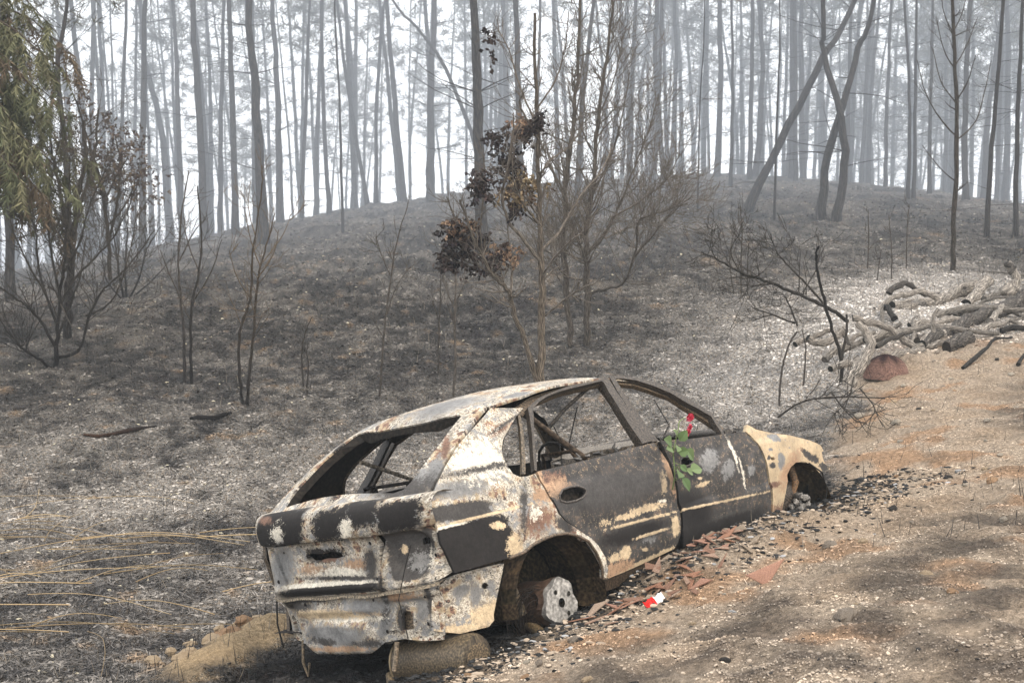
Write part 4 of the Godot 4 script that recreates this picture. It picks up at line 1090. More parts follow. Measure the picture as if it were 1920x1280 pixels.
const PATCH := {
	"quarter": [
		[4, -0.1145, 0.7058, 0.1019, -0.05083, -0.06193, -0.06374, 0.8, 1.6, 2],
		[4, -0.1292, 1.194, 0.1513, 0.03911, 0.003643, -0.02112, 0.5, 1.8, 2],
		[5, -0.0108, 0.8091, 0.07435, -0.0007106, -0.00579, -0.03365, 0.6, 1.5, 2],
		[4, -0.3392, 1.129, 0.115, 0.04389, 0.01146, -0.02353, 0.5, 1.8, 2],
		[6, -0.5329, 0.957, 0.1871, -0.01566, -0.0199, -0.04227, 0.6, 1.4, 2],
		[1, -0.317, 1.049, 0.212, -0.03925, -0.05801, -0.07994, 0.9, 1.6, 2],
		[2, -0.5861, 0.8444, 0.2076, -0.01961, -0.0121, -0.04227, 0.2, 0.6, 4],
		[3, -0.5603, 0.6649, 0.2477, -0.01406, -0.002362, -0.1298, 0.12, 0.25, 6],
		[1, -0.1133, 0.7346, 0.03399, -0.01686, -0.03098, -0.03198, 0.5, 1.9, 2],
		[0, -0.3931, 0.7265, 0.05095, -0.01078, -0.006674, -0.0212, 0.2, 0.8, 2],
		[0, -0.3138, 0.6045, 0.05296, -0.01167, -0.01739, -0.05301, 0.2, 0.9, 2],
		[1, -0.7001, 0.7904, 0.1292, -0.001689, -0.001091, -0.00787, 0.3, 0.9, 4],
		[0, -0.4014, 0.794, 0.3335, -0.007014, -0.001155, -0.006736, 0.6, 0.9, 4],
		[3, -0.6247, 0.5637, 0.06504, -0.01538, -0.004425, -0.01547, 0.4, 1.2, 2],
		[4, 0.1987, 0.5277, 0.08307, -0.08062, -0.04766, -0.01908, 0.5, 1.5, 2],
		[2, 0.09451, 0.6242, 0.05064, -0.04873, -0.03378, -0.01563, 0.6, 1.5, 2],
		[1, 0.282, 0.48, 0.02954, 0.008931, 0.07513, -0.08495, 0.4, 1.5, 2],
		[2, -0.04848, 1.219, 0.214, 0.05538, 0.001357, -0.007997, 0.8, 2.4, 2],
		[2, -0.3536, 1.026, 0.2249, -0.0112, -0.00757, -0.01631, 0.9, 2.6, 2],
		[1, -0.3119, 1.139, 0.161, 0.04156, 0.00744, -0.04129, 0.8, 2.2, 2],
		[2, -0.1663, 0.7807, 0.02998, -0.006092, -0.05897, -0.1059, 0.8, 2.2, 2],
	],
	"rear_door": [
		[4, 0.09449, 0.8643, 0.1166, -0.007425, -0.01738, -0.05667, 0.6, 1.2, 2],
		[5, 0.138, 0.8254, 0.08752, -0.01693, -0.02869, -0.04938, 0.7, 1.4, 2],
		[5, 1.093, 0.7407, 0.03056, -0.001457, -0.00615, -0.146, 0.9, 1.4, 2],
		[0, 0.6706, 0.7009, 0.04588, -0.008796, -0.006538, -0.01759, 0.2, 1, 2],
		[0, 1.006, 0.6917, 0.02925, -0.005465, -0.02103, -0.05439, 0.4, 1.6, 2],
		[0, 0.823, 0.5762, 0.1453, -0.006037, 0.0003467, -0.02166, 0.25, 1.3, 2],
		[0, 0.6298, 0.565, 0.1121, -0.007402, -0.0005493, -0.01515, 0.25, 1.5, 2],
		[1, 0.9677, 0.5924, 0.0387, -0.007596, -0.003474, -0.008985, 0.3, 1.5, 2],
		[0, 1.041, 0.4271, 0.04096, -0.008486, -0.01018, -0.06195, 0.18, 0.7, 2],
		[0, 0.7574, 0.5171, 0.2891, -0.01062, 0.001964, -0.007933, 0.3, 1.2, 4],
		[0, 0.4408, 0.573, 0.05268, -0.01094, -0.006217, -0.0171, 0.5, 1.6, 2],
		[0, 0.5614, 0.3701, 0.04532, -0.0154, -0.01794, -0.03833, 0.2, 0.9, 2],
		[0, 0.4594, 0.3624, 0.04586, 0.01313, 0.02336, -0.02622, 0.2, 1.1, 2],
		[0, 0.7403, 0.3491, 0.03415, -0.007516, -0.001585, -0.01212, 0.2, 1, 2],
		[0, 0.7057, 0.2759, 0.3306, 0.01582, 0.01129, -0.02246, 0.25, 1, 4],
		[5, 0.4414, 0.2997, 0.1786, 0.0002248, 0.01462, -0.03761, 0.5, 1.3, 2],
		[2, 0.546, 0.731, 0.4607, -0.0235, -0.003178, -0.09052, 1.2, 0.5, 2],
		[6, 0.7768, 0.4194, 0.06828, -0.01455, -0.006858, -0.04234, 0.5, 1.4, 2],
		[3, 0.6588, 0.46, 0.2831, -0.008738, 0.01363, -0.05046, 0.8, 0.8, 2],
		[5, 0.01617, 0.8792, 0.04189, 0.002355, -0.004955, -0.1127, 0.8, 1.3, 2],
		[0, 0.8134, 0.4272, 0.1447, -0.001515, 0.002623, -0.008017, 0.5, 1.2, 4],
	],
	"front_door": [
		[6, 1.501, 0.7449, 0.06378, -0.02736, -0.06667, -0.05845, 0.7, 1.2, 2],
		[6, 1.66, 0.6552, 0.05422, -0.01951, -0.04854, -0.05095, 0.6, 1.2, 2],
		[6, 1.902, 0.6047, 0.03987, -0.007181, -0.0139, -0.0325, 0.3, 0.9, 2],
		[1, 1.767, 0.7401, 0.01431, -0.0002036, 0.004125, -0.1079, 0.5, 2.2, 2],
		[1, 1.808, 0.6113, 0.01151, -0.0002876, 0.00334, -0.08783, 0.5, 2.2, 2],
		[0, 1.381, 0.615, 0.07447, 0.002065, 0.002389, -0.01303, 0.25, 1.2, 2],
		[0, 1.353, 0.6569, 0.03108, -0.005727, -0.003756, -0.00933, 0.2, 1, 2],
		[3, 1.231, 0.4693, 0.2118, -0.04235, -0.0209, -0.126, 1.2, 0.5, 2],
		[0, 1.483, 0.4787, 0.608, -0.04229, 0.001368, -0.007425, 0.7, 1, 4],
		[3, 1.457, 0.3144, 0.5146, -0.01017, 0.02353, -0.06177, 0.7, 0.6, 4],
	],
	"fender": [
		[6, 2.253, 0.7667, 0.06776, -0.02867, -0.0277, -0.01644, 0.2, 0.8, 2],
		[6, 2.274, 0.6036, 0.04683, -0.003567, -0.007502, -0.05921, 0.2, 0.8, 2],
		[2, 2.627, 0.5891, 0.08183, -0.05629, -0.03102, -0.009254, 0.2, 0.9, 2],
		[2, 2.744, 0.5404, 0.04529, 0.003863, 0.03413, -0.03746, 0.2, 0.9, 2],
		[6, 2.175, 0.6995, 0.02512, -0.004139, -0.004616, -0.01, 0.2, 0.8, 2],
		[2, 2.132, 0.6494, 0.02472, -0.004205, -0.007568, -0.01657, 0.3, 1, 2],
		[2, 2.154, 0.5956, 0.03114, -0.005417, -0.009154, -0.01986, 0.3, 1.1, 2],
		[4, 2.151, 0.4686, 0.1045, -0.00923, 0.002589, -0.01779, 0.5, 1.6, 2],
		[4, 2.154, 0.2851, 0.1315, -0.02593, -0.006888, -0.04792, 0.7, 1.8, 2],
		[5, 2.373, 0.529, 0.07371, -0.03074, -0.1447, -0.1051, 1, 1, 2],
		[5, 2.064, 0.3029, 0.0382, -0.00756, -0.009527, -0.06797, 0.6, 1.4, 2],
		[2, 2.857, 0.4664, 0.06901, -0.01126, -0.006951, -0.02875, 0.5, 1.2, 2],
	],
	"rear": [
		[3, -0.3328, 0.8995, 0.235, 0.003647, -0.03192, -0.09898, 0.15, 0.35, 6],
		[4, -0.4622, 0.9548, 0.07619, -0.00481, 0.005015, -0.01702, 1.2, 1.2, 2],
		[3, 0.1642, 0.8889, 0.1717, 0.002976, -0.02415, -0.08007, 0.18, 0.8, 5],
		[3, 0.4076, 0.9336, 0.1399, 0.001713, 0.03193, -0.07074, 0.18, 0.9, 5],
		[3, 0.6215, 0.8867, 0.09763, -0.0005445, -0.00978, -0.076, 0.16, 0.6, 5],
		[1, -0.3396, 0.8783, 0.04933, -0.003294, -0.02675, -0.04781, 0.3, 1.9, 2],
		[1, 0.2721, 0.8667, 0.05257, -0.003663, -0.02637, -0.05071, 0.3, 1.6, 2],
		[3, -0.0473, 0.7266, 0.1714, -0.005292, -0.007605, -0.03716, 0.2, 1.2, 3],
		[4, -0.003025, 0.7128, 0.1034, -0.005263, -0.005964, -0.02272, 0.3, 1, 2],
		[6, -0.4448, 0.6783, 0.1089, -0.01414, -0.06009, -0.1161, 0.5, 1.4, 2],
		[5, -0.1274, 0.6435, 0.1635, -0.00713, -0.006839, -0.02588, 0.9, 1.6, 2],
		[5, 0.229, 0.656, 0.1256, -0.005829, -0.01005, -0.03887, 0.7, 1.5, 2],
		[1, 0.1037, 0.6164, 0.2758, -0.01156, -0.008785, -0.03375, 0.6, 1.5, 2],
		[3, -0.02497, 0.5384, 0.4599, 0.007005, -0.03165, -0.02695, 0.3, 0.6, 6],
		[1, -0.01601, 0.5725, 0.4365, 0.002235, -0.001664, -0.01141, 0.3, 1, 4],
		[2, 0.596, 0.6896, 0.1098, 0.0009974, 0.00134, -0.1289, 0.14, 0.35, 4],
		[0, 0.5562, 0.7123, 0.02213, -0.00328, -0.004112, -0.02396, 0.2, 0.9, 2],
		[6, 0.6306, 0.6422, 0.05392, -0.01122, -0.006662, -0.04751, 0.5, 1.3, 2],
		[1, 0.6887, 0.6696, 0.01966, -0.005074, -0.009723, -0.07893, 0.4, 1.5, 2],
		[6, -0.08572, 0.2874, 0.2558, -0.01414, -0.02628, -0.05302, 0.6, 1.1, 3],
		[5, -0.09748, 0.4063, 0.3801, -0.008451, -0.01021, -0.02652, 0.7, 1.4, 2],
		[5, 0.4731, 0.4776, 0.1111, -0.006661, -0.009185, -0.02761, 0.7, 1.5, 2],
		[6, 0.3317, 0.3256, 0.03948, -0.007968, -0.04701, -0.05983, 0.4, 1.3, 2],
		[6, 0.5912, 0.3951, 0.03454, -0.005777, -0.01315, -0.05913, 0.5, 1.2, 2],
		[3, -0.4668, 0.4821, 0.1588, -0.003509, -0.006839, -0.01532, 0.5, 1.6, 2],
		[2, 0.09857, 0.5967, 0.322, -0.01286, -0.00293, -0.01126, 0.8, 2.2, 2],
		[2, 0.3783, 0.4524, 0.02596, -0.0007257, -0.04128, -0.1122, 0.7, 2, 2],
		[2, 0.2115, 0.241, 0.1342, -0.0008684, -0.00854, -0.02301, 0.8, 2, 2],
		[2, 0.6402, 0.4554, 0.01302, -0.002819, -0.02093, -0.1067, 0.8, 2.2, 2],
		[2, -0.1786, 0.2585, 0.1145, -0.01974, -0.016, -0.02022, 0.8, 1.6, 2],
		[5, -0.07489, 0.2161, 0.2839, -0.001105, -0.005647, -0.01481, 0.8, 1.3, 2],
		[1, 0.03456, 0.3799, 0.2779, -0.005541, -0.006633, -0.01747, 0.5, 1.4, 2],
		[2, 0.3415, 0.6564, 0.06139, -0.002884, -0.02113, -0.08236, 0.8, 1.8, 2],
		[2, -0.3792, 0.4431, 0.1504, -0.003774, -0.01437, -0.03627, 0.9, 1.8, 2],
		[2, 0.4551, 0.3659, 0.04008, -0.0013, -0.02403, -0.06698, 0.6, 1.6, 2],
		[0, -0.09748, 0.4063, 0.3326, -0.007394, -0.01021, -0.02652, 0.7, 1.2, 2],
		[2, 0.6983, 0.7485, 0.01542, -0.004111, -0.009539, -0.07901, 0.7, 1.6, 2],
		[6, 0.2413, 0.4419, 0.1779, -0.004718, -0.01273, -0.03415, 0.8, 1.5, 2],
		[2, -0.3115, 0.4869, 0.198, -0.005819, -0.005909, -0.01499, 0.5, 1.6, 2],
	],
}

# ---------------------------------------------------------------- the burnt-out car
const ZY := [0.1, 0.15, 0.35, 0.55, 0.75, 0.9, 1.1, 1.25, 1.36, 1.45]
const ZZ := [0.77, 0.78, 0.81, 0.835, 0.825, 0.785, 0.69, 0.62, 0.545, 0.50]
const RX := [-1.2, -0.9, -0.8, -0.6, -0.4, -0.2, -0.05, 0.1, 0.5, 1.0, 1.3, 1.6]
const RY := [0.78, 0.945, 1.0, 1.14, 1.255, 1.345, 1.395, 1.415, 1.44, 1.425, 1.37, 1.27]
const EY := [0.15, 0.5, 0.52, 0.53, 0.80, 0.81, 0.9, 0.96]
const EX := [-0.86, -0.88, -0.89, -0.91, -0.90, -0.94, -0.955, -0.93]
# burnt tan, cream ash, charcoal, soot, rust brown, orange rust, grey primer
const PAINT := [Color(0.48, 0.375, 0.245), Color(0.58, 0.535, 0.45), Color(0.050, 0.046, 0.043), Color(0.014, 0.012, 0.011), Color(0.165, 0.095, 0.066), Color(0.33, 0.215, 0.135), Color(0.19, 0.187, 0.182)]

func look(xs: Array, ys: Array, x: float) -> float:
	if x <= xs[0]: return ys[0]
	for k in xs.size() - 1:
		if x < xs[k + 1]: return lerpf(ys[k], ys[k + 1], (x - xs[k]) / (xs[k + 1] - xs[k]))
	return ys[-1]

func soft_look(xs: Array, ys: Array, x: float, w: float) -> float:
	return (look(xs, ys, x - w) + 2.0 * look(xs, ys, x) + look(xs, ys, x + w)) * 0.25

func side(x: float, y: float) -> float:
	var z := soft_look(ZY, ZZ, y, 0.05)
	var t := 0.0
	if x > 1.9: t = 0.13 * pow((x - 1.9) / 1.3, 2.0)
	if x < -0.3: t = 0.07 * pow((-0.3 - x) / 0.6, 2.0)
	z *= 1.0 - t
	# pressed lines: the moulding at door height, the shoulder line below the windows
	if x > 0.1:
		var yc := lerpf(0.525, 0.478, smoothstep(0.9, 2.2, x))
		z -= 0.016 * smoothstep(-0.008, 0.004, y - yc) * smoothstep(0.17, 0.02, y - yc)
		var ys := lerpf(0.83, 0.765, smoothstep(0.2, 2.2, x))
		z -= 0.008 * smoothstep(-0.004, 0.006, y - ys) * smoothstep(0.12, 0.02, y - ys)
	else:
		var yq := 0.805 - 0.03 * (x + 0.8)
		z -= 0.012 * smoothstep(-0.006, 0.006, y - yq) * smoothstep(0.2, 0.02, y - yq)
	return z + speck.get_noise_2d(x * 1.3, y * 1.6) * 0.006

func on_side(x: float, y: float) -> Vector3:
	return Vector3(x, y, side(x, y))

func top(x: float, z: float) -> float:
	return soft_look(RX, RY, x, 0.06) - 0.055 * pow(z / 0.55, 2.0)

func rear(y: float, z: float) -> float:
	var e := maxf(0.0, absf(z) - 0.45)
	return look(EY, EX, y) + 1.9 * e * e

func poly(a: Array, mirror := false) -> PackedVector2Array:
	var p := PackedVector2Array()
	for k in range(0, a.size(), 2): p.append(Vector2(a[k] * (-1.0 if mirror else 1.0), a[k + 1]))
	return p

func pairs(p: PackedVector2Array, mirror_x := false) -> PackedVector2Array:
	var o := PackedVector2Array()
	for q in p: o.append(Vector2(-q.x if mirror_x else q.x, q.y))
	return o

# a sheet of metal over an outline in two coordinates, lifted by shape(u, v); turned edges of depth rim, a sooty back
func sheet(called: String, outline: PackedVector2Array, holes: Array, shape: Callable, out_dir: Vector3, cell: float, rim: float, mat_: Material, rect: Rect2, parent: Node, col := Color.WHITE, back := true) -> MeshInstance3D:
	var m := MB.new()
	var inner := MB.new()
	var b := Rect2(outline[0], Vector2.ZERO)
	for p in outline: b = b.expand(p)
	var seen := {}
	var e := 0.004
	var put := func(q: Vector2) -> int:
		var key := Vector2i(roundi(q.x * 2000.0), roundi(q.y * 2000.0))
		if seen.has(key): return seen[key]
		var p: Vector3 = shape.call(q.x, q.y)
		var du: Vector3 = shape.call(q.x + e, q.y) - shape.call(q.x - e, q.y)
		var dv: Vector3 = shape.call(q.x, q.y + e) - shape.call(q.x, q.y - e)
		var nn := du.cross(dv).normalized()
		if nn.dot(out_dir) < 0.0: nn = -nn
		var k := m.vert(p, nn, col, Vector2((q.x - rect.position.x) / rect.size.x, 1.0 - (q.y - rect.position.y) / rect.size.y))
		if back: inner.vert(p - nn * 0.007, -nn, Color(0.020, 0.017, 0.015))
		seen[key] = k
		return k
	for cx in int(ceil(b.size.x / cell)):
		for cy in int(ceil(b.size.y / cell)):
			var o := b.position + Vector2(cx, cy) * cell
			var sq := PackedVector2Array([o, o + Vector2(cell, 0), o + Vector2(cell, cell), o + Vector2(0, cell)])
			var pieces: Array = Geometry2D.intersect_polygons(sq, outline)
			for h in holes:
				var left := []
				for pc in pieces: left.append_array(Geometry2D.clip_polygons(pc, h))
				pieces = left
			for pc in pieces:
				if pc.size() < 3: continue
				var tr := Geometry2D.triangulate_polygon(pc)
				for k in range(0, tr.size(), 3):
					var a: int = put.call(pc[tr[k]])
					var c: int = put.call(pc[tr[k + 1]])
					var d: int = put.call(pc[tr[k + 2]])
					if a == c or c == d or a == d: continue
					m.face(a, c, d)
					if back: inner.face(a, c, d)
	var loops := [outline]
	loops.append_array(holes)
	for lp in loops:
		for k in lp.size():
			var p: Vector2 = lp[k]
			var q: Vector2 = lp[(k + 1) % lp.size()]
			var n := maxi(1, int(p.distance_to(q) / cell))
			for s in n:
				var a: int = put.call(p.lerp(q, float(s) / n))
				var c: int = put.call(p.lerp(q, (s + 1.0) / n))
				if a == c: continue
				var va := m.v[a]; var vc := m.v[c]; var na := m.n[a]; var nc := m.n[c]
				var sd := (vc - va).cross(na).normalized()
				var k0 := m.vert(va, sd, col, m.t[a])
				m.vert(vc, sd, col, m.t[c]); m.vert(va - na * rim, sd, col * 0.8, m.t[a]); m.vert(vc - nc * rim, sd, col * 0.8, m.t[c])
				m.face(k0, k0 + 1, k0 + 3); m.face(k0, k0 + 3, k0 + 2)
	var am := m.mesh()
	am.surface_set_material(0, mat_)
	if back and inner.i.size():
		var a2 := []
		a2.resize(Mesh.ARRAY_MAX)
		a2[Mesh.ARRAY_VERTEX] = inner.v; a2[Mesh.ARRAY_NORMAL] = inner.n; a2[Mesh.ARRAY_COLOR] = inner.c; a2[Mesh.ARRAY_TEX_UV] = inner.t; a2[Mesh.ARRAY_INDEX] = inner.i
		am.add_surface_from_arrays(Mesh.PRIMITIVE_TRIANGLES, a2)
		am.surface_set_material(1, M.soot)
	return obj(called, am, null, parent)

# burnt paint: a ground colour, mottled, with flaked and sooty patches laid over it
var n_broad: PackedByteArray
var n_mid: PackedByteArray
var n_fine: PackedByteArray

func burnt(called: String, rect: Rect2, res: float, ground_kind: int, list: Array, rough_: float, mirror := false) -> StandardMaterial3D:
	var w := int(rect.size.x / res)
	var h := int(rect.size.y / res)
	var cr := PackedFloat32Array(); var cg := PackedFloat32Array(); var cb := PackedFloat32Array(); var hh := PackedFloat32Array()
	cr.resize(w * h); cg.resize(w * h); cb.resize(w * h); hh.resize(w * h)
	var g: Color = PAINT[ground_kind]
	var off := called.hash() % 200
	for y in h:
		for x in w:
			var k := ((y + off) % 512) * 512 + (x + off * 2) % 512
			var a: float = n_broad[k] / 255.0
			var b: float = n_mid[k] / 255.0
			var c: float = n_fine[k] / 255.0
			var col := g
			var t := 0.5
			if ground_kind == 1:
				col = Color(0.30, 0.255, 0.20).lerp(g * 1.12, smoothstep(0.40, 0.54, b * 0.55 + c * 0.5 - 0.03 + (a - 0.5) * 0.35))
				if a > 0.56: col = col.lerp(PAINT[0], minf(1.0, (a - 0.56) * 7.0))
				if a + b * 0.5 < 0.62: col = col.lerp(PAINT[6] * 1.5, minf(1.0, (0.62 - a - b * 0.5) * 6.0))
				if a + b > 1.18: col = col.lerp(PAINT[4] * 1.4, minf(1.0, (a + b - 1.18) * 9.0))
				if b + c * 0.6 > 1.02: col = col.lerp(PAINT[2], minf(1.0, (b + c * 0.6 - 1.02) * 14.0)); t = 0.3
				col *= 0.62 + 0.5 * b + 0.5 * (c - 0.5)
				if c + b * 0.8 > 1.14: col = col.lerp(PAINT[3] * 2.0, minf(1.0, (c + b * 0.8 - 1.14) * 5.0)); t = 0.35
			elif ground_kind == 2:
				col *= 0.5 + 1.0 * a
				col = col.lerp(Color(0.13, 0.085, 0.055), clampf((b + a * 0.6 - 0.85) * 1.6, 0.0, 0.6))
				if c + b * 0.7 > 1.16: col = col.lerp(PAINT[0] * 0.8, minf(1.0, (c + b * 0.7 - 1.16) * 9.0)); t = 0.62
				col *= 0.8 + 0.4 * c
			else:
				col *= 0.88 + 0.2 * a + 0.1 * (c - 0.5)
				col = col.lerp(PAINT[5], clampf((a - 0.58) * 1.4, 0.0, 0.35))
				if b + c * 0.5 > 1.04: col = col.lerp(PAINT[6], minf(1.0, (b + c * 0.5 - 1.04) * 12.0)); t = 0.35
			var q := y * w + x
			cr[q] = col.r; cg[q] = col.g; cb[q] = col.b; hh[q] = t + 0.12 * (c - 0.5)
	for p in list:
		var kind: int = int(p[0])
		var ctr := Vector2(p[1], p[2])
		var u := Vector2(p[3], p[4])
		var v := Vector2(p[5], p[6])
		var det := u.x * v.y - u.y * v.x
		if absf(det) < 1e-9: continue
		var reach: Vector2 = (u.abs() + v.abs()) * (1.0 + 0.6 * p[8])
		var x0 := clampi(int((ctr.x - reach.x - rect.position.x) / res), 0, w); var x1 := clampi(int((ctr.x + reach.x - rect.position.x) / res) + 1, 0, w)
		var y0 := clampi(int((rect.end.y - ctr.y - reach.y) / res), 0, h); var y1 := clampi(int((rect.end.y - ctr.y + reach.y) / res) + 1, 0, h)
		var pw: float = p[9]
		var soft: float = p[7]
		var amp: float = p[8]
		var pc: Color = PAINT[kind]
		for y in range(y0, y1):
			for x in range(x0, x1):
				var d := Vector2(rect.position.x + (x + 0.5) * res, rect.end.y - (y + 0.5) * res) - ctr
				var s := absf(d.x * v.y - d.y * v.x) / absf(det)
				var t := absf(d.y * u.x - d.x * u.y) / absf(det)
				var r := pow(pow(s, pw) + pow(t, pw), 1.0 / pw)
				if r > 1.0 + amp * 0.6 + soft: continue
				var k := ((y + off) % 512) * 512 + (x + off * 2) % 512
				var a: float = n_broad[k] / 255.0 - 0.5
				var b: float = n_mid[k] / 255.0 - 0.5
				var c: float = n_fine[k] / 255.0 - 0.5
				var cov := clampf((1.0 - r + amp * (a * 0.5 + b * 0.75 + c * 0.75)) / (soft * 0.55) + 0.5, 0.0, 1.0)
				if cov <= 0.0: continue
				var q := y * w + x
				var m := 1.0 + 0.5 * b + 0.4 * c
				cr[q] = lerpf(cr[q], pc.r * m, cov); cg[q] = lerpf(cg[q], pc.g * m, cov); cb[q] = lerpf(cb[q], pc.b * m, cov)
				hh[q] = lerpf(hh[q], (0.7 if kind < 2 else 0.3) + 0.2 * c, cov)
	var col8 := PackedByteArray(); col8.resize(w * h * 3)
	var h8 := PackedByteArray(); h8.resize(w * h)
	for q in w * h:
		var gx := q % w
		var gy := q / w
		var st: float = n_fine[((gy / 9 + off) % 512) * 512 + (gx + off) % 512] / 255.0
		var sp: float = n_fine[((gy * 2 + 77) % 512) * 512 + (gx * 2 + off) % 512] / 255.0
		var gm: float = n_broad[((gy / 2 + 200) % 512) * 512 + (gx / 2 + off) % 512] / 255.0
		var wear := (0.80 + 0.40 * st) * (0.72 + 0.56 * gm)
		if sp > 0.70: wear *= 1.0 - minf(0.6, (sp - 0.70) * 5.0)
		cr[q] *= wear; cg[q] *= wear * 0.995; cb[q] *= wear * 0.985
		col8[q * 3] = int(255.0 * pow(clampf(cr[q], 0.0, 1.0), 0.4545))
		col8[q * 3 + 1] = int(255.0 * pow(clampf(cg[q], 0.0, 1.0), 0.4545))
		col8[q * 3 + 2] = int(255.0 * pow(clampf(cb[q], 0.0, 1.0), 0.4545))
		h8[q] = int(255.0 * clampf(hh[q], 0.0, 1.0))
	var m := mat(called, rough_, tex_of(w, h, col8), tex_of(w, h, h8, Image.FORMAT_L8), 0.25)
	m.metallic_specular = 0.3
	return m

func bar(m: MB, a: Vector3, b: Vector3, r: float, col: Color, sides := 6, mid := Vector3.ZERO) -> void:
	var p := PackedVector3Array([a, b]) if mid == Vector3.ZERO else PackedVector3Array([a, a.lerp(mid, 0.6), mid, b.lerp(mid, 0.6), b])
	var rr := PackedFloat32Array()
	for k in p.size(): rr.append(r)
	m.tube(p, rr, sides, col, Color(-1, 0, 0), true)

func rod(called: String, parent: Node, pts: Array, r: float, col: Color, sides := 6, mat_: Material = null) -> MeshInstance3D:
	var m := MB.new()
	var rr := PackedFloat32Array()
	var pp := PackedVector3Array()
	for p in pts: pp.append(p); rr.append(r)
	m.tube(pp, rr, sides, col, Color(-1, 0, 0), true)
	return obj(called, m.mesh(), mat_ if mat_ else M.soot, parent)

func disc(m: MB, c: Vector3, ax: Vector3, r0: float, r1: float, n: int, col: Color, wob := 0.0) -> void:    # flat ring
	var u := ax.cross(Vector3.UP).normalized()
	var w := ax.cross(u)
	for k in n:
		var q := []
		for s in [k, k + 1]:
			var a: float = TAU * (s % n) / n
			var o := u * cos(a) + w * sin(a)
			var f := 1.0 + wob * sin(a * 3.0 + 1.0) + wob * 0.7 * sin(a * 7.0)
			q.append(c + o * r0); q.append(c + o * r1 * f)
		var i0 := m.vert(q[0], ax, col); m.vert(q[1], ax, col); m.vert(q[2], ax, col); m.vert(q[3], ax, col)
		m.face(i0, i0 + 1, i0 + 3); m.face(i0, i0 + 3, i0 + 2)

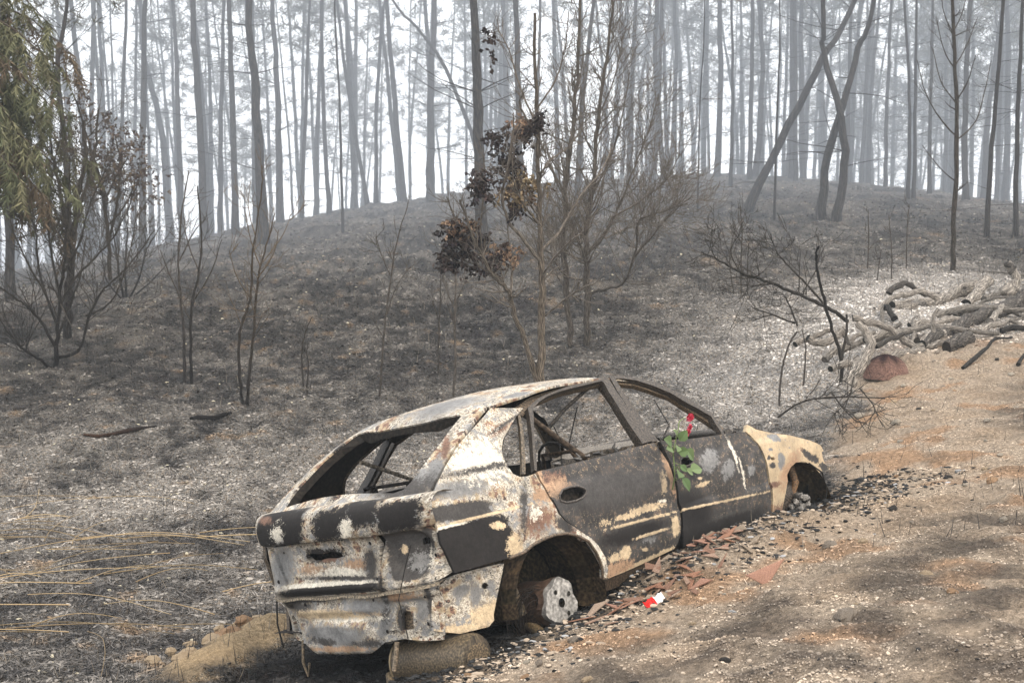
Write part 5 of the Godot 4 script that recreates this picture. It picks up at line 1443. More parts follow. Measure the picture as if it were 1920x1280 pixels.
func build_car() -> void:
	n_broad = noise_bytes(512, 512, 61, 0.022, FastNoiseLite.TYPE_SIMPLEX_SMOOTH, 4)
	n_mid = noise_bytes(512, 512, 62, 0.075, FastNoiseLite.TYPE_SIMPLEX_SMOOTH, 4)
	n_fine = noise_bytes(512, 512, 63, 0.32, FastNoiseLite.TYPE_SIMPLEX_SMOOTH, 2)
	var w := 256
	var f1 := noise_bytes(w, w, 66, 0.06, FastNoiseLite.TYPE_SIMPLEX_SMOOTH, 5)
	var c8 := PackedByteArray(); c8.resize(w * w * 3)
	for k in w * w:
		var f: float = clampf(0.12 + f1[k] / 255.0 * 1.15, 0.0, 1.0)
		c8[k * 3] = int(f * 255.0); c8[k * 3 + 1] = int(f * 245.0); c8[k * 3 + 2] = int(f * 232.0)
	var soot_tex := tex_of(w, w, c8)
	var sm := mat("soot", 0.85, soot_tex)
	sm.uv1_triplanar = true
	sm.uv1_scale = Vector3(2.2, 2.2, 2.2)
	var fm := mat("scorched_steel", 0.6, soot_tex, tex_of(w, w, f1, Image.FORMAT_L8), 0.1)
	fm.uv1_triplanar = true
	fm.uv1_scale = Vector3(4, 4, 4)
	fm.metallic_specular = 0.5

	var root := base("burnt_out_car", "burnt-out hatchback with beige and charcoal flaking panels on the earth bank", "car", CAR_AT)
	root.transform = Transform3D(Basis(Vector3(0.6904, 0.0446, -0.7220), Vector3(-0.1922, 0.9735, -0.1237), Vector3(0.6974, 0.2242, 0.6807)).orthonormalized(), CAR_AT)
	var out := Vector3(0, 0, 1)
	var on_left := func(x: float, y: float) -> Vector3: return Vector3(x, y, -side(x, y))
	# outer panels of the right side
	var rq := Rect2(-0.85, 0.22, 1.3, 1.16)
	var quarter := burnt("quarter_paint", rq, 0.0028, 1, PATCH.quarter, 0.8)
	sheet("quarter_panel", poly(OUTLINE.quarter), [], on_side, out, 0.035, 0.02, quarter, rq, root)
	var rr := Rect2(0.0, 0.24, 1.14, 0.72)
	var rear_door := sheet("rear_door", poly(OUTLINE.rear_door), [poly(OUTLINE.handle_hole)], on_side, out, 0.03, 0.025, burnt("rear_door_paint", rr, 0.0028, 2, PATCH.rear_door, 0.62), rr, root)
	var rfd := Rect2(1.08, 0.24, 1.04, 0.72)
	var front_door := sheet("front_door", poly(OUTLINE.front_door), [poly(OUTLINE.handle_hole_front)], on_side, out, 0.03, 0.025, burnt("front_door_paint", rfd, 0.0028, 2, PATCH.front_door, 0.6), rfd, root)
	var rfe := Rect2(1.95, 0.24, 1.02, 0.68)
	var fender_paint := burnt("fender_paint", rfe, 0.0028, 0, PATCH.fender, 0.7)
	sheet("front_fender", poly(OUTLINE.fender), [poly(OUTLINE.fender_hole)], on_side, out, 0.03, 0.03, fender_paint, rfe, root)
	var steel := Color(0.105, 0.090, 0.074)
	var on_frame := func(x: float, y: float) -> Vector3: return Vector3(x, y, side(x, y) - 0.004)
	sheet("window_frame", poly(OUTLINE.rear_door_frame), [], on_frame, out, 0.03, 0.035, fm, rq, rear_door, steel)
	sheet("window_frame", poly(OUTLINE.front_door_frame), [], on_frame, out, 0.03, 0.035, fm, rq, front_door, steel)
	sheet("window_post", poly(OUTLINE.quarter_post), [], func(x: float, y: float) -> Vector3: return Vector3(x, y, side(x, y) - 0.03), out, 0.04, 0.02, fm, rq, root, Color(0.20, 0.165, 0.12))
	# rims round the emptied handle openings
	for d in [[rear_door, OUTLINE.handle_hole], [front_door, OUTLINE.handle_hole_front]]:
		var loop := poly(d[1])
		var pts := []
		for p in loop: pts.append(on_side(p.x, p.y) + Vector3(0, 0, 0.002))
		pts.append(pts[0])
		rod("handle_rim", d[0], pts, 0.0065, Color(0.13, 0.12, 0.11), 5, fm)
	# the inner skin seen through gaps, hollow doors, wheel arches and openings
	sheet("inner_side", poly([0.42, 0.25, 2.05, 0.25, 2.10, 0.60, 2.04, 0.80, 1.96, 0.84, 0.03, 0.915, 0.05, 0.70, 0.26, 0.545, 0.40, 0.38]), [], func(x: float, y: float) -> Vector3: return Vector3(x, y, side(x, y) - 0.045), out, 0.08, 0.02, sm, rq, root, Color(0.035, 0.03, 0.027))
	sheet("door_pillar", poly([0.99, 0.90, 1.14, 0.90, 1.08, 1.355, 0.985, 1.355]), [], func(x: float, y: float) -> Vector3: return Vector3(x, y, side(x, y) - 0.04), out, 0.06, 0.05, fm, rq, root, Color(0.16, 0.13, 0.10))
	sheet("roof_rail", poly([0.16, 1.30, 0.35, 1.345, 0.60, 1.365, 1.05, 1.372, 1.30, 1.325, 1.55, 1.185, 1.80, 0.95, 1.84, 0.90, 1.78, 0.90, 1.50, 1.165, 1.27, 1.285, 1.05, 1.335, 0.60, 1.33, 0.33, 1.295, 0.20, 1.25]), [], func(x: float, y: float) -> Vector3: return Vector3(x, y, side(x, y) - 0.05), out, 0.05, 0.03, fm, rq, root, Color(0.22, 0.17, 0.115))
	var m := MB.new()
	for k in 20:
		var x0 := 0.36 + 1.72 * k / 20.0
		var x1 := 0.36 + 1.72 * (k + 1) / 20.0
		m.quad(Vector3(x0, 0.275, 0.79), Vector3(x1, 0.275, 0.79), Vector3(x1, 0.19, 0.765), Vector3(x0, 0.19, 0.765), Color(0.12, 0.09, 0.06))
		m.quad(Vector3(x0, 0.19, 0.765), Vector3(x1, 0.19, 0.765), Vector3(x1, 0.19, 0.60), Vector3(x0, 0.19, 0.60), Color(0.06, 0.05, 0.04))
	obj("sill", m.mesh(), fm, root)
	# wheel arches
	for a in [[Vector2(0.0, 0.245), 0.355, 0.40, "rear"], [Vector2(2.45, 0.21), 0.36, 0.36, "front"]]:
		m = MB.new()
		var c: Vector2 = a[0]
		var r: float = a[1]
		var cols := Color(0.115, 0.085, 0.052)
		for k in 16:
			for j in 4:
				var a0 := lerpf(-0.35, PI * 1.02, k / 16.0); var a1 := lerpf(-0.35, PI * 1.02, (k + 1) / 16.0)
				var z0: float = lerpf(0.80, a[2], j / 4.0); var z1: float = lerpf(0.80, a[2], (j + 1) / 4.0)
				var rj0 := r * (1.0 + 0.05 * sin(j * 2.1)); var rj1 := r * (1.0 + 0.05 * sin((j + 1) * 2.1))
				var q := []
				for e in [[a0, z0, rj0], [a1, z0, rj0], [a1, z1, rj1], [a0, z1, rj1]]:
					q.append(Vector3(c.x + cos(e[0]) * e[2], c.y + sin(e[0]) * e[2], e[1]))
				m.quad(q[0], q[1], q[2], q[3], cols * (0.8 + 0.3 * sin(k * 1.7 + j)))
		for k in 16:
			var a0 := lerpf(-0.35, PI * 1.02, k / 16.0); var a1 := lerpf(-0.35, PI * 1.02, (k + 1) / 16.0)
			m.tri(Vector3(c.x, c.y, a[2]), Vector3(c.x + cos(a0) * r, c.y + sin(a0) * r, a[2]), Vector3(c.x + cos(a1) * r, c.y + sin(a1) * r, a[2]), cols * 0.6)
		obj("wheel_arch", m.mesh(), sm, root)
	# pressed lip round the rear arch
	var lip := []
	for k in range(27, 40):
		var p := poly(OUTLINE.quarter)[k]
		lip.append(on_side(p.x, p.y) + Vector3(0, 0, 0.003))
	rod("arch_lip", root, lip, 0.009, Color(0.20, 0.155, 0.11), 6, fm)

	# the left side, seen through the openings
	var lside := [["quarter_panel", OUTLINE.quarter, 0.06], ["front_fender", OUTLINE.fender, 0.06], ["rear_door", OUTLINE.rear_door, 0.06], ["front_door", OUTLINE.front_door, 0.06]]
	var lefts := []
	for l in lside:
		lefts.append(sheet(l[0], poly(l[1]), [], on_left, -out, l[2], 0.03, fm, rq, root, Color(0.16, 0.13, 0.10)))
	sheet("window_frame", poly(OUTLINE.rear_door_frame), [], on_left, -out, 0.05, 0.045, fm, rq, lefts[2], Color(0.15, 0.12, 0.09))
	sheet("window_frame", poly(OUTLINE.front_door_frame), [], on_left, -out, 0.05, 0.045, fm, rq, lefts[3], Color(0.15, 0.12, 0.09))
	sheet("window_post", poly(OUTLINE.quarter_post), [], on_left, -out, 0.05, 0.05, fm, rq, root, Color(0.05, 0.04, 0.035))
	sheet("roof_rail", poly([0.10, 1.27, 0.35, 1.345, 0.60, 1.372, 1.05, 1.378, 1.32, 1.325, 1.57, 1.185, 1.84, 0.93, 1.90, 0.86, 1.74, 0.88, 1.50, 1.145, 1.27, 1.265, 1.05, 1.315, 0.60, 1.31, 0.33, 1.275, 0.20, 1.22]), [], func(x: float, y: float) -> Vector3: return Vector3(x, y, -side(x, y) + 0.05), -out, 0.05, 0.03, fm, rq, root, Color(0.26, 0.20, 0.13))
	sheet("door_pillar", poly([1.0, 0.30, 1.2, 0.30, 1.17, 0.90, 1.07, 1.355, 0.97, 1.355, 1.0, 0.9]), [], func(x: float, y: float) -> Vector3: return Vector3(x, y, -side(x, y) + 0.04), -out, 0.08, 0.05, fm, rq, root, Color(0.20, 0.15, 0.10))

	# roof and tailgate
	var rt := Rect2(-1.0, -0.8, 2.5, 1.6)
	var top_list := [[6, -0.02, 0.2, 0.2, 0, 0, 0.2, 1.2, 1.0, 2], [6, 0.24, 0.52, 0.09, 0, 0, 0.05, 0.3, 1.0, 2], [4, -0.45, 0.60, 0.08, -0.06, 0.01, 0.02, 0.5, 1.6, 2], [6, -0.62, 0.66, 0.09, -0.05, 0.02, 0.05, 0.4, 0.9, 2], [2, -0.72, 0.5, 0.1, 0, 0, 0.3, 1.2, 1.2, 2], [3, -0.5, -0.3, 0.3, -0.3, 0.02, 0.05, 0.6, 1.5, 2]]
	var top_paint := burnt("roof_paint", rt, 0.0042, 1, top_list, 0.75)
	var on_top := func(x: float, z: float) -> Vector3: return Vector3(x, top(x, z), z)
	var up := Vector3.UP
	var half := [-0.085, 0.0, -0.07, 0.30, -0.035, 0.555, 0.06, 0.585, 0.185, 0.592, 0.35, 0.560, 0.60, 0.545, 1.0, 0.535, 1.15, 0.54, 1.28, 0.555, 1.30, 0.3, 1.32, 0.0]
	var ro := poly(half)
	for k in range(ro.size() - 2, 0, -1): ro.append(Vector2(ro[k].x, -ro[k].y))
	sheet("roof", ro, [], on_top, up, 0.05, 0.012, top_paint, rt, root)
	half = [-0.095, 0.0, -0.08, 0.30, -0.045, 0.548, -0.075, 0.566, -0.25, 0.612, -0.41, 0.643, -0.56, 0.676, -0.66, 0.70, -0.73, 0.712, -0.80, 0.70, -0.835, 0.55, -0.85, 0.3, -0.852, 0.0]
	var tg := poly(half)
	for k in range(tg.size() - 2, 0, -1): tg.append(Vector2(tg[k].x, -tg[k].y))
	half = [-0.235, 0.0, -0.225, 0.2, -0.20, 0.36, -0.172, 0.455, -0.187, 0.482, -0.30, 0.506, -0.41, 0.533, -0.50, 0.541, -0.616, 0.549, -0.69, 0.546, -0.735, 0.53, -0.762, 0.48, -0.775, 0.3, -0.78, 0.0]
	var ap := poly(half)
	for k in range(ap.size() - 2, 0, -1): ap.append(Vector2(ap[k].x, -ap[k].y))
	var on_gate := func(x: float, z: float) -> Vector3: return Vector3(x, top(x, z) + 0.012 - 0.02 * smoothstep(0.05, 0.0, absf(x + 0.235) ) * smoothstep(0.4, 0.3, absf(z)), z)
	var gate := sheet("tailgate", tg, [ap], on_gate, Vector3(-0.4, 1, 0), 0.035, 0.02, top_paint, rt, root)
	# deep dark flange behind the glass opening
	m = MB.new()
	for k in ap.size():
		var p := ap[k]; var q := ap[(k + 1) % ap.size()]
		var ctr := Vector2(-0.48, 0.0)
		var pi := p.lerp(ctr, 0.04) if p.x < -0.3 else p.lerp(ctr, 0.14)
		var qi := q.lerp(ctr, 0.04) if q.x < -0.3 else q.lerp(ctr, 0.14)
		var dn := Vector3(0.03, -0.045, 0)
		m.quad(on_gate.call(p.x, p.y) - Vector3(0, 0.008, 0), on_gate.call(q.x, q.y) - Vector3(0, 0.008, 0), on_gate.call(qi.x, qi.y) + dn, on_gate.call(pi.x, pi.y) + dn, Color(0.03, 0.026, 0.022))
	obj("glass_flange", m.mesh(), sm, gate)
	# the lip below the glass, swept across the tail
	var re := Rect2(-0.85, 0.12, 1.7, 0.95)
	var tail_paint := burnt("tail_paint", re, 0.0028, 1, PATCH.rear, 0.75)
	m = MB.new()
	var prof := [[0.10, 0.835], [0.035, 0.818], [0.006, 0.808], [-0.008, 0.815], [-0.018, 0.845], [-0.022, 0.90], [-0.014, 0.945], [0.004, 0.972], [0.035, 0.988], [0.085, 0.99], [0.15, 0.975]]
	var nz := 60
	for k in nz + 1:
		var z := lerpf(-0.74, 0.765, float(k) / nz)
		var shrink := 1.0 - pow(maxf(0.0, (absf(z) - 0.66) / 0.105), 3.0) * (0.55 if z < 0 else 0.0)
		var x := look(EY, EX, 0.86) + 1.9 * pow(maxf(0.0, absf(z) - 0.45), 2.0) + 0.012
		for j in prof.size():
			var y: float = 0.90 + (prof[j][1] - 0.90) * shrink - 0.012 * pow(z / 0.7, 2.0) * (1.0 if j > 4 else 0.0)
			var a: Vector2 = Vector2(prof[mini(j + 1, prof.size() - 1)][0] - prof[maxi(j - 1, 0)][0], prof[mini(j + 1, prof.size() - 1)][1] - prof[maxi(j - 1, 0)][1]).normalized()
			m.vert(Vector3(x + prof[j][0], y, z), Vector3(-a.y, a.x, 0), Color.WHITE, Vector2((z - re.position.x) / re.size.x, 1.0 - (y - re.position.y) / re.size.y))
	for k in nz:
		for j in prof.size() - 1:
			var a := k * prof.size() + j
			var b := a + prof.size()
			m.face(a, b, b + 1); m.face(a, b + 1, a + 1)
	obj("spoiler_lip", m.mesh(), tail_paint, gate)
	var on_rear := func(z: float, y: float) -> Vector3: return Vector3(rear(y, z), y, z)
	var back := Vector3(-1, 0, 0)
	var gatep := func(z: float, y: float) -> Vector3:
		var x := rear(y, z)
		x += 0.018 * smoothstep(0.02, 0.08, y - 0.50) * smoothstep(0.0, 0.06, 0.80 - y) * smoothstep(0.05, 0.12, 0.47 - z) * smoothstep(0.03, 0.10, z + 0.57)
		x -= 0.02 * exp(-pow((y - 0.545) / 0.018, 2.0))
		x += 0.006 * sin(z * 23.0) * smoothstep(0.6, 0.7, y)
		return Vector3(x, y, z)
	sheet("tailgate_panel", poly(OUTLINE.tail_panel), [poly([-0.22, 0.725, -0.17, 0.742, -0.05, 0.735, 0.02, 0.742, 0.10, 0.73, 0.12, 0.712, 0.05, 0.70, -0.04, 0.706, -0.10, 0.695, -0.18, 0.70])], gatep, back, 0.03, 0.03, tail_paint, re, gate)
	var lampp := func(z: float, y: float) -> Vector3:
		var d := Vector2((absf(z) - 0.60) / 0.115, (y - 0.695) / 0.125).length()
		return Vector3(rear(y, z) + 0.055 * smoothstep(1.1, 0.75, d) + 0.004, y, z)
	sheet("lamp_housing", poly(OUTLINE.lamp_panel), [poly(OUTLINE.lamp_hole)], lampp, back, 0.03, 0.03, tail_paint, re, root)
	sheet("lamp_housing", poly(OUTLINE.lamp_panel, true), [], lampp, back, 0.05, 0.03, tail_paint, re, root)
	var beamp := func(z: float, y: float) -> Vector3:
		var x := rear(y, z)
		var d := Vector2((z + 0.05) / 0.30, (y - 0.27) / 0.085)
		x -= 0.03 * smoothstep(1.15, 0.9, pow(pow(absf(d.x), 4.0) + pow(absf(d.y), 4.0), 0.25))
		x -= 0.022 * exp(-pow((y - 0.425) / 0.03, 2.0)) * smoothstep(0.42, 0.25, absf(z + 0.05))
		x += 0.03 * smoothstep(0.38, 0.42, absf(z + 0.03)) * smoothstep(0.47, 0.44, y)
		x -= 0.015 * exp(-pow((y - 0.232 + 0.0 * z) / 0.014, 2.0)) * smoothstep(0.3, 0.38, absf(z + 0.05))
		x += 0.004 * sin(z * 31.0) * sin(y * 40.0)
		return Vector3(x, y, z)
	var bumper := sheet("rear_crash_panel", poly(OUTLINE.beam), [poly(OUTLINE.beam_slot), poly(OUTLINE.beam_slot2)], beamp, back, 0.025, 0.025, tail_paint, re, root)
	# small holes and sockets in the tail
	for b in [[-0.50, 0.60], [-0.40, 0.76], [0.40, 0.58], [0.38, 0.77], [-0.10, 0.58], [0.02, 0.60], [0.12, 0.575], [0.60, 0.60], [0.72, 0.66], [0.57, 0.79], [0.30, 0.47], [-0.30, 0.46], [0.60, 0.32], [0.35, 0.30], [-0.42, 0.30], [0.63, 0.46]]:
		m = MB.new()
		var hp: Vector3 = (beamp if b[1] < 0.5 else (lampp if b[0] > 0.5 else gatep)).call(b[0], b[1])
		disc(m, hp + Vector3(-0.003, 0, 0), Vector3(-1, 0, 0.0001).normalized(), 0.0, rf(0.006, 0.014), 9, Color(0.02, 0.018, 0.016), 0.08)
		obj("bolt_hole", m.mesh(), sm, bumper)
	# folded ledge above it
	m = MB.new()
	for k in 40:
		var q := []
		for z in [lerpf(-0.60, 0.72, k / 40.0), lerpf(-0.60, 0.72, (k + 1) / 40.0)]:
			var x := rear(0.505, z)
			var y: float = 0.503 + 0.018 * smoothstep(0.35, 0.7, z) + 0.004 * sin(z * 17.0)
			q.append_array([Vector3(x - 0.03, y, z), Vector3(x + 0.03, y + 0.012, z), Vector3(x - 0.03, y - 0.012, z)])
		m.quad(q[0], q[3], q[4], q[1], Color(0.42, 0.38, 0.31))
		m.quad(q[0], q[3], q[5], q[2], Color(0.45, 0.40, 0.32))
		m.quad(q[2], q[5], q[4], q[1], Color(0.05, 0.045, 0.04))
	obj("ledge", m.mesh(), fm, bumper)
	# pale boxed recess behind the right slot, dark behind the left
	m = MB.new()
	m.quad(Vector3(-0.80, 0.28, 0.40), Vector3(-0.78, 0.28, 0.56), Vector3(-0.78, 0.42, 0.56), Vector3(-0.80, 0.42, 0.40), Color(0.30, 0.24, 0.17))
	obj("recess", m.mesh(), fm, bumper)
	var bracket_paint := burnt("bracket_paint", Rect2(-0.9, 0.2, 0.6, 0.36), 0.0028, 1, [[6, -0.62, 0.44, 0.05, 0, 0, 0.03, 0.3, 1.0, 2], [6, -0.55, 0.40, 0.025, 0.0, 0.01, 0.06, 0.4, 1.4, 2], [2, -0.56, 0.25, 0.03, 0.004, 0, 0.008, 0.2, 1.0, 2], [0, -0.5, 0.30, 0.12, 0.02, 0, 0.05, 0.8, 1.2, 2], [0, -0.7, 0.26, 0.12, -0.01, 0, 0.03, 0.6, 1.2, 2], [3, -0.497, 0.437, 0.016, 0, 0, 0.016, 0.4, 0.6, 2]], 0.7)
	var brp := func(x: float, y: float) -> Vector3:
		return Vector3(x, y, 0.62 + (x + 0.85) * 0.35 + 0.012 * smoothstep(0.28, 0.25, y) - 0.012 * exp(-pow((x + 0.57) / 0.04, 2.0)) * smoothstep(0.3, 0.34, y) * smoothstep(0.48, 0.44, y) + 0.01 * smoothstep(-0.44, -0.39, x))
	sheet("quarter_bracket", poly(OUTLINE.bracket), [poly(OUTLINE.bracket_hole)], brp, Vector3(-0.3, 0, 1), 0.025, 0.02, bracket_paint, Rect2(-0.9, 0.2, 0.6, 0.36), root)
	sheet("quarter_bracket", poly(OUTLINE.bracket), [], func(x: float, y: float) -> Vector3: return Vector3(x, y, -0.62 - (x + 0.85) * 0.35), Vector3(-0.3, 0, -1), 0.05, 0.02, fm, rq, root, Color(0.2, 0.16, 0.12))

	# floor, bulkheads and bonnet
	m = MB.new()
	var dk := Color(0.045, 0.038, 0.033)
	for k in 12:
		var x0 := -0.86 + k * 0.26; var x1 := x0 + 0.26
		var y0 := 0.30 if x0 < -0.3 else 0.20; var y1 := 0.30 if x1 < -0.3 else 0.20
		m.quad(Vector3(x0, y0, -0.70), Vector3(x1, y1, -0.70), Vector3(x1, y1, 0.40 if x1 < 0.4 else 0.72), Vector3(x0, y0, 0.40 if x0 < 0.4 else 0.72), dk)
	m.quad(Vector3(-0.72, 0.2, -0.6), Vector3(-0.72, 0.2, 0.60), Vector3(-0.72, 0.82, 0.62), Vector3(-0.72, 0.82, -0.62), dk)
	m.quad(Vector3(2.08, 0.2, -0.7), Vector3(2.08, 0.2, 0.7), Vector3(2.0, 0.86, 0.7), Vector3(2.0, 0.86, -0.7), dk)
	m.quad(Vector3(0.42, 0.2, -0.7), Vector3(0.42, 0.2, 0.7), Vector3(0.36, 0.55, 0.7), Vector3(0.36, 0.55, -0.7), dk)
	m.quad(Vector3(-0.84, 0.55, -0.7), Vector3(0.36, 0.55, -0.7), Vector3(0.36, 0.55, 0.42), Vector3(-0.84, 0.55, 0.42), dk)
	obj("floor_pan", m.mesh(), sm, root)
	m = MB.new()
	for k in 12:
		for j in 10:
			var q := []
			for e in [[k, j], [k + 1, j], [k + 1, j + 1], [k, j + 1]]:
				var x := lerpf(2.03, 2.93, e[0] / 12.0)
				var z := lerpf(-0.68, 0.70, e[1] / 10.0)
				var edge := lerpf(0.862, 0.575, pow(e[0] / 12.0, 1.15))
				q.append(Vector3(x + 0.12 * (1.0 - pow(z / 0.7, 2.0)) * e[0] / 12.0, edge - 0.035 + 0.03 * (1.0 - pow(z / 0.7, 2.0)), z * (1.0 - 0.1 * e[0] / 12.0)))
			m.quad(q[0], q[1], q[2], q[3], Color(0.30, 0.24, 0.17))
	obj("bonnet", m.mesh(), fm, root)
	m = MB.new()
	for k in 10:
		var z0 := lerpf(-0.6, 0.66, k / 10.0); var z1 := lerpf(-0.6, 0.66, (k + 1) / 10.0)
		var x0 := 2.99 - 0.16 * pow(z0 / 0.66, 2.0); var x1 := 2.99 - 0.16 * pow(z1 / 0.66, 2.0)
		m.quad(Vector3(x0, 0.56, z0), Vector3(x1, 0.56, z1), Vector3(x1 - 0.04, 0.40, z1), Vector3(x0 - 0.04, 0.40, z0), Color(0.26, 0.21, 0.15))
		m.quad(Vector3(x0 - 0.04, 0.40, z0), Vector3(x1 - 0.04, 0.40, z1), Vector3(x1 - 0.12, 0.22, z1), Vector3(x0 - 0.12, 0.22, z0), Color(0.04, 0.036, 0.032))
	obj("nose_panel", m.mesh(), fm, root)
	m = MB.new()
	bar(m, Vector3(1.86, 0.87, -0.74), Vector3(1.86, 0.87, 0.74), 0.03, Color(0.11, 0.10, 0.09), 6, Vector3(2.02, 0.90, 0.0))
	obj("cowl", m.mesh(), fm, root)
	m = MB.new()
	bar(m, Vector3(1.27, 1.315, -0.54), Vector3(1.27, 1.315, 0.54), 0.025, Color(0.13, 0.11, 0.08), 6, Vector3(1.33, 1.36, 0.0))
	obj("windscreen_header", m.mesh(), fm, root)

	# what is left inside
	for s in [[0.95, 0.33], [0.95, -0.36]]:
		var sx: float = s[0]
		var sz: float = s[1]
		var seat := rod("front_seat_frame", root, [Vector3(sx, 0.35, sz - 0.2), Vector3(sx - 0.22, 0.80, sz - 0.19), Vector3(sx - 0.28, 0.98, sz - 0.12), Vector3(sx - 0.28, 0.98, sz + 0.12), Vector3(sx - 0.22, 0.80, sz + 0.19), Vector3(sx, 0.35, sz + 0.2)], 0.014, Color(0.10, 0.075, 0.055))
		for k in 5:
			rod("seat_spring", seat, [Vector3(sx - 0.04 - k * 0.045, 0.44 + k * 0.09, sz - 0.19), Vector3(sx - 0.02 - k * 0.045, 0.43 + k * 0.09, sz), Vector3(sx - 0.04 - k * 0.045, 0.44 + k * 0.09, sz + 0.19)], 0.005, Color(0.16, 0.09, 0.06), 4)
		m = MB.new()
		m.quad(Vector3(sx, 0.36, sz - 0.17), Vector3(sx, 0.36, sz + 0.17), Vector3(sx - 0.2, 0.74, sz + 0.16), Vector3(sx - 0.2, 0.74, sz - 0.16), Color(0.17, 0.085, 0.055))
		obj("seat_back_plate", m.mesh(), fm, seat)
	for z in [-0.52, -0.18, 0.14, 0.50]:
		m = MB.new()
		m.quad(Vector3(-0.02, 0.55, z - 0.035), Vector3(-0.02, 0.55, z + 0.035), Vector3(-0.10, 1.0, z + 0.02), Vector3(-0.10, 1.0, z - 0.02), Color(0.03, 0.027, 0.025))
		m.quad(Vector3(-0.02, 0.55, z + 0.035), Vector3(0.02, 0.55, z + 0.035), Vector3(-0.08, 1.0, z + 0.02), Vector3(-0.10, 1.0, z + 0.02), Color(0.03, 0.027, 0.025))
		obj("rear_seat_post", m.mesh(), sm, root)
	rod("rear_seat_rail", root, [Vector3(-0.09, 0.985, -0.6), Vector3(-0.09, 0.99, 0.0), Vector3(-0.09, 0.985, 0.6)], 0.012, Color(0.03, 0.027, 0.025))
	rod("loose_rod", root, [Vector3(0.36, 1.13, 0.56), Vector3(0.62, 1.24, 0.52), Vector3(0.92, 1.325, 0.45)], 0.011, Color(0.05, 0.044, 0.04))
	rod("loose_rod", root, [Vector3(0.27, 1.255, 0.53), Vector3(0.42, 1.08, 0.60), Vector3(0.57, 0.91, 0.68)], 0.017, Color(0.11, 0.09, 0.07))
	rod("belt_guide", root, [Vector3(-0.2, 1.16, -0.45), Vector3(0.25, 0.98, -0.55), Vector3(0.55, 0.86, -0.62)], 0.012, Color(0.34, 0.31, 0.27))
	rod("dashboard_beam", root, [Vector3(1.72, 0.80, -0.70), Vector3(1.70, 0.86, -0.3), Vector3(1.70, 0.86, 0.3), Vector3(1.72, 0.80, 0.70)], 0.03, Color(0.13, 0.11, 0.09), 8)
	m = MB.new()
	for k in 8:
		var z0 := -0.68 + k * 0.11; var z1 := z0 + 0.11
		m.quad(Vector3(1.66, 0.86 + 0.012 * sin(k * 2.0), z0), Vector3(1.66, 0.86 + 0.012 * sin(k * 2.0 + 2.0), z1), Vector3(1.9, 0.91, z1), Vector3(1.9, 0.91, z0), Color(0.30, 0.28, 0.25))
		m.quad(Vector3(1.66, 0.86, z0), Vector3(1.66, 0.86, z1), Vector3(1.64, 0.68, z1), Vector3(1.64, 0.68, z0), Color(0.20, 0.18, 0.15))
	obj("dashboard_shell", m.mesh(), fm, root)
	var wheel_ring := []
	for k in 17:
		var a := TAU * k / 16.0
		wheel_ring.append(Vector3(1.42 - sin(a) * 0.07, 0.84 + sin(a) * 0.17, -0.36 + cos(a) * 0.18))
	rod("steering_wheel", root, wheel_ring, 0.011, Color(0.05, 0.045, 0.04), 5)
	rng.seed = 55
	m = MB.new()
	for k in 26:
		var p := Vector3(rf(0.25, 1.6), 0.93 + rf(-0.02, 0.03), 0.0)
		p.z = side(p.x, p.y) - rf(0.03, 0.07)
		m.tube(PackedVector3Array([p, p + Vector3(rf(-0.05, 0.05), rf(-0.02, 0.03), rf(-0.02, 0.01))]), PackedFloat32Array([0.012, 0.004]), 4, grey(rf(0.04, 0.3)))
	tag(obj("glass_crumbs", m.mesh(), fm, root), "", "", "", "stuff")

	for k in 9:
		var a := Vector3(rf(0.1, 1.7), rf(0.8, 1.25), rf(-0.5, 0.5))
		rod("hanging_wire", root, [a, a + Vector3(rf(-0.2, 0.2), rf(-0.35, -0.05), rf(-0.15, 0.15)), a + Vector3(rf(-0.4, 0.4), rf(-0.5, -0.2), rf(-0.2, 0.2))], 0.005, grey(rf(0.02, 0.12)), 4)
	# wheels: drums with the melted alloy still on them
	m = MB.new()
	var hub_at := Vector3(0.0, 0.20, 0.0)
	m.tube(PackedVector3Array([hub_at + Vector3(0, 0, 0.50), hub_at + Vector3(0, 0, 0.52), hub_at + Vector3(0, 0, 0.68), hub_at + Vector3(0, 0, 0.70)]), PackedFloat32Array([0.11, 0.148, 0.142, 0.12]), 28, Color(0.05, 0.036, 0.03), Color(0.12, 0.08, 0.06), true)
	var drum := obj("brake_drum", m.mesh(), fm, root)
	m = MB.new()
	var ax := Vector3(0.05, 0.02, 1).normalized()
	var cc := hub_at + Vector3(0.01, 0.02, 0.775)
	var alloy := Color(0.62, 0.605, 0.58)
	var alloy_mat := mat("alloy", 0.6, M.stone.albedo_texture, tex_of(w, w, f1, Image.FORMAT_L8), 0.12, 0.25)
	alloy_mat.uv1_triplanar = true
	alloy_mat.uv1_scale = Vector3(2.5, 2.5, 2.5)
	var dull := mat("dull_metal", 0.5, null, null, 1.0, 0.3)
	disc(m, cc, ax, 0.026, 0.128, 30, alloy, 0.09)
	var wall := MB.new()
	for k in 30:
		var q: Array[Vector3] = []
		for s in [k, k + 1]:
			var a: float = TAU * (s % 30) / 30
			var u := ax.cross(Vector3.UP).normalized()
			var ww := ax.cross(u)
			var o := u * cos(a) + ww * sin(a)
			var f := 1.0 + 0.09 * sin(a * 3.0 + 1.0) + 0.063 * sin(a * 7.0)
			q.append(cc + o * 0.128 * f); q.append(cc + o * 0.14 - ax * (0.075 + 0.03 * sin(a * 5.0))); q.append(cc + o * 0.026); q.append(cc + o * 0.026 - ax * 0.05)
		wall.quad(q[0], q[4], q[4].lerp(q[5], 0.35), q[0].lerp(q[1], 0.35), alloy * 0.7)
		wall.quad(q[0].lerp(q[1], 0.35), q[4].lerp(q[5], 0.35), q[5], q[1], Color(0.16, 0.105, 0.075))
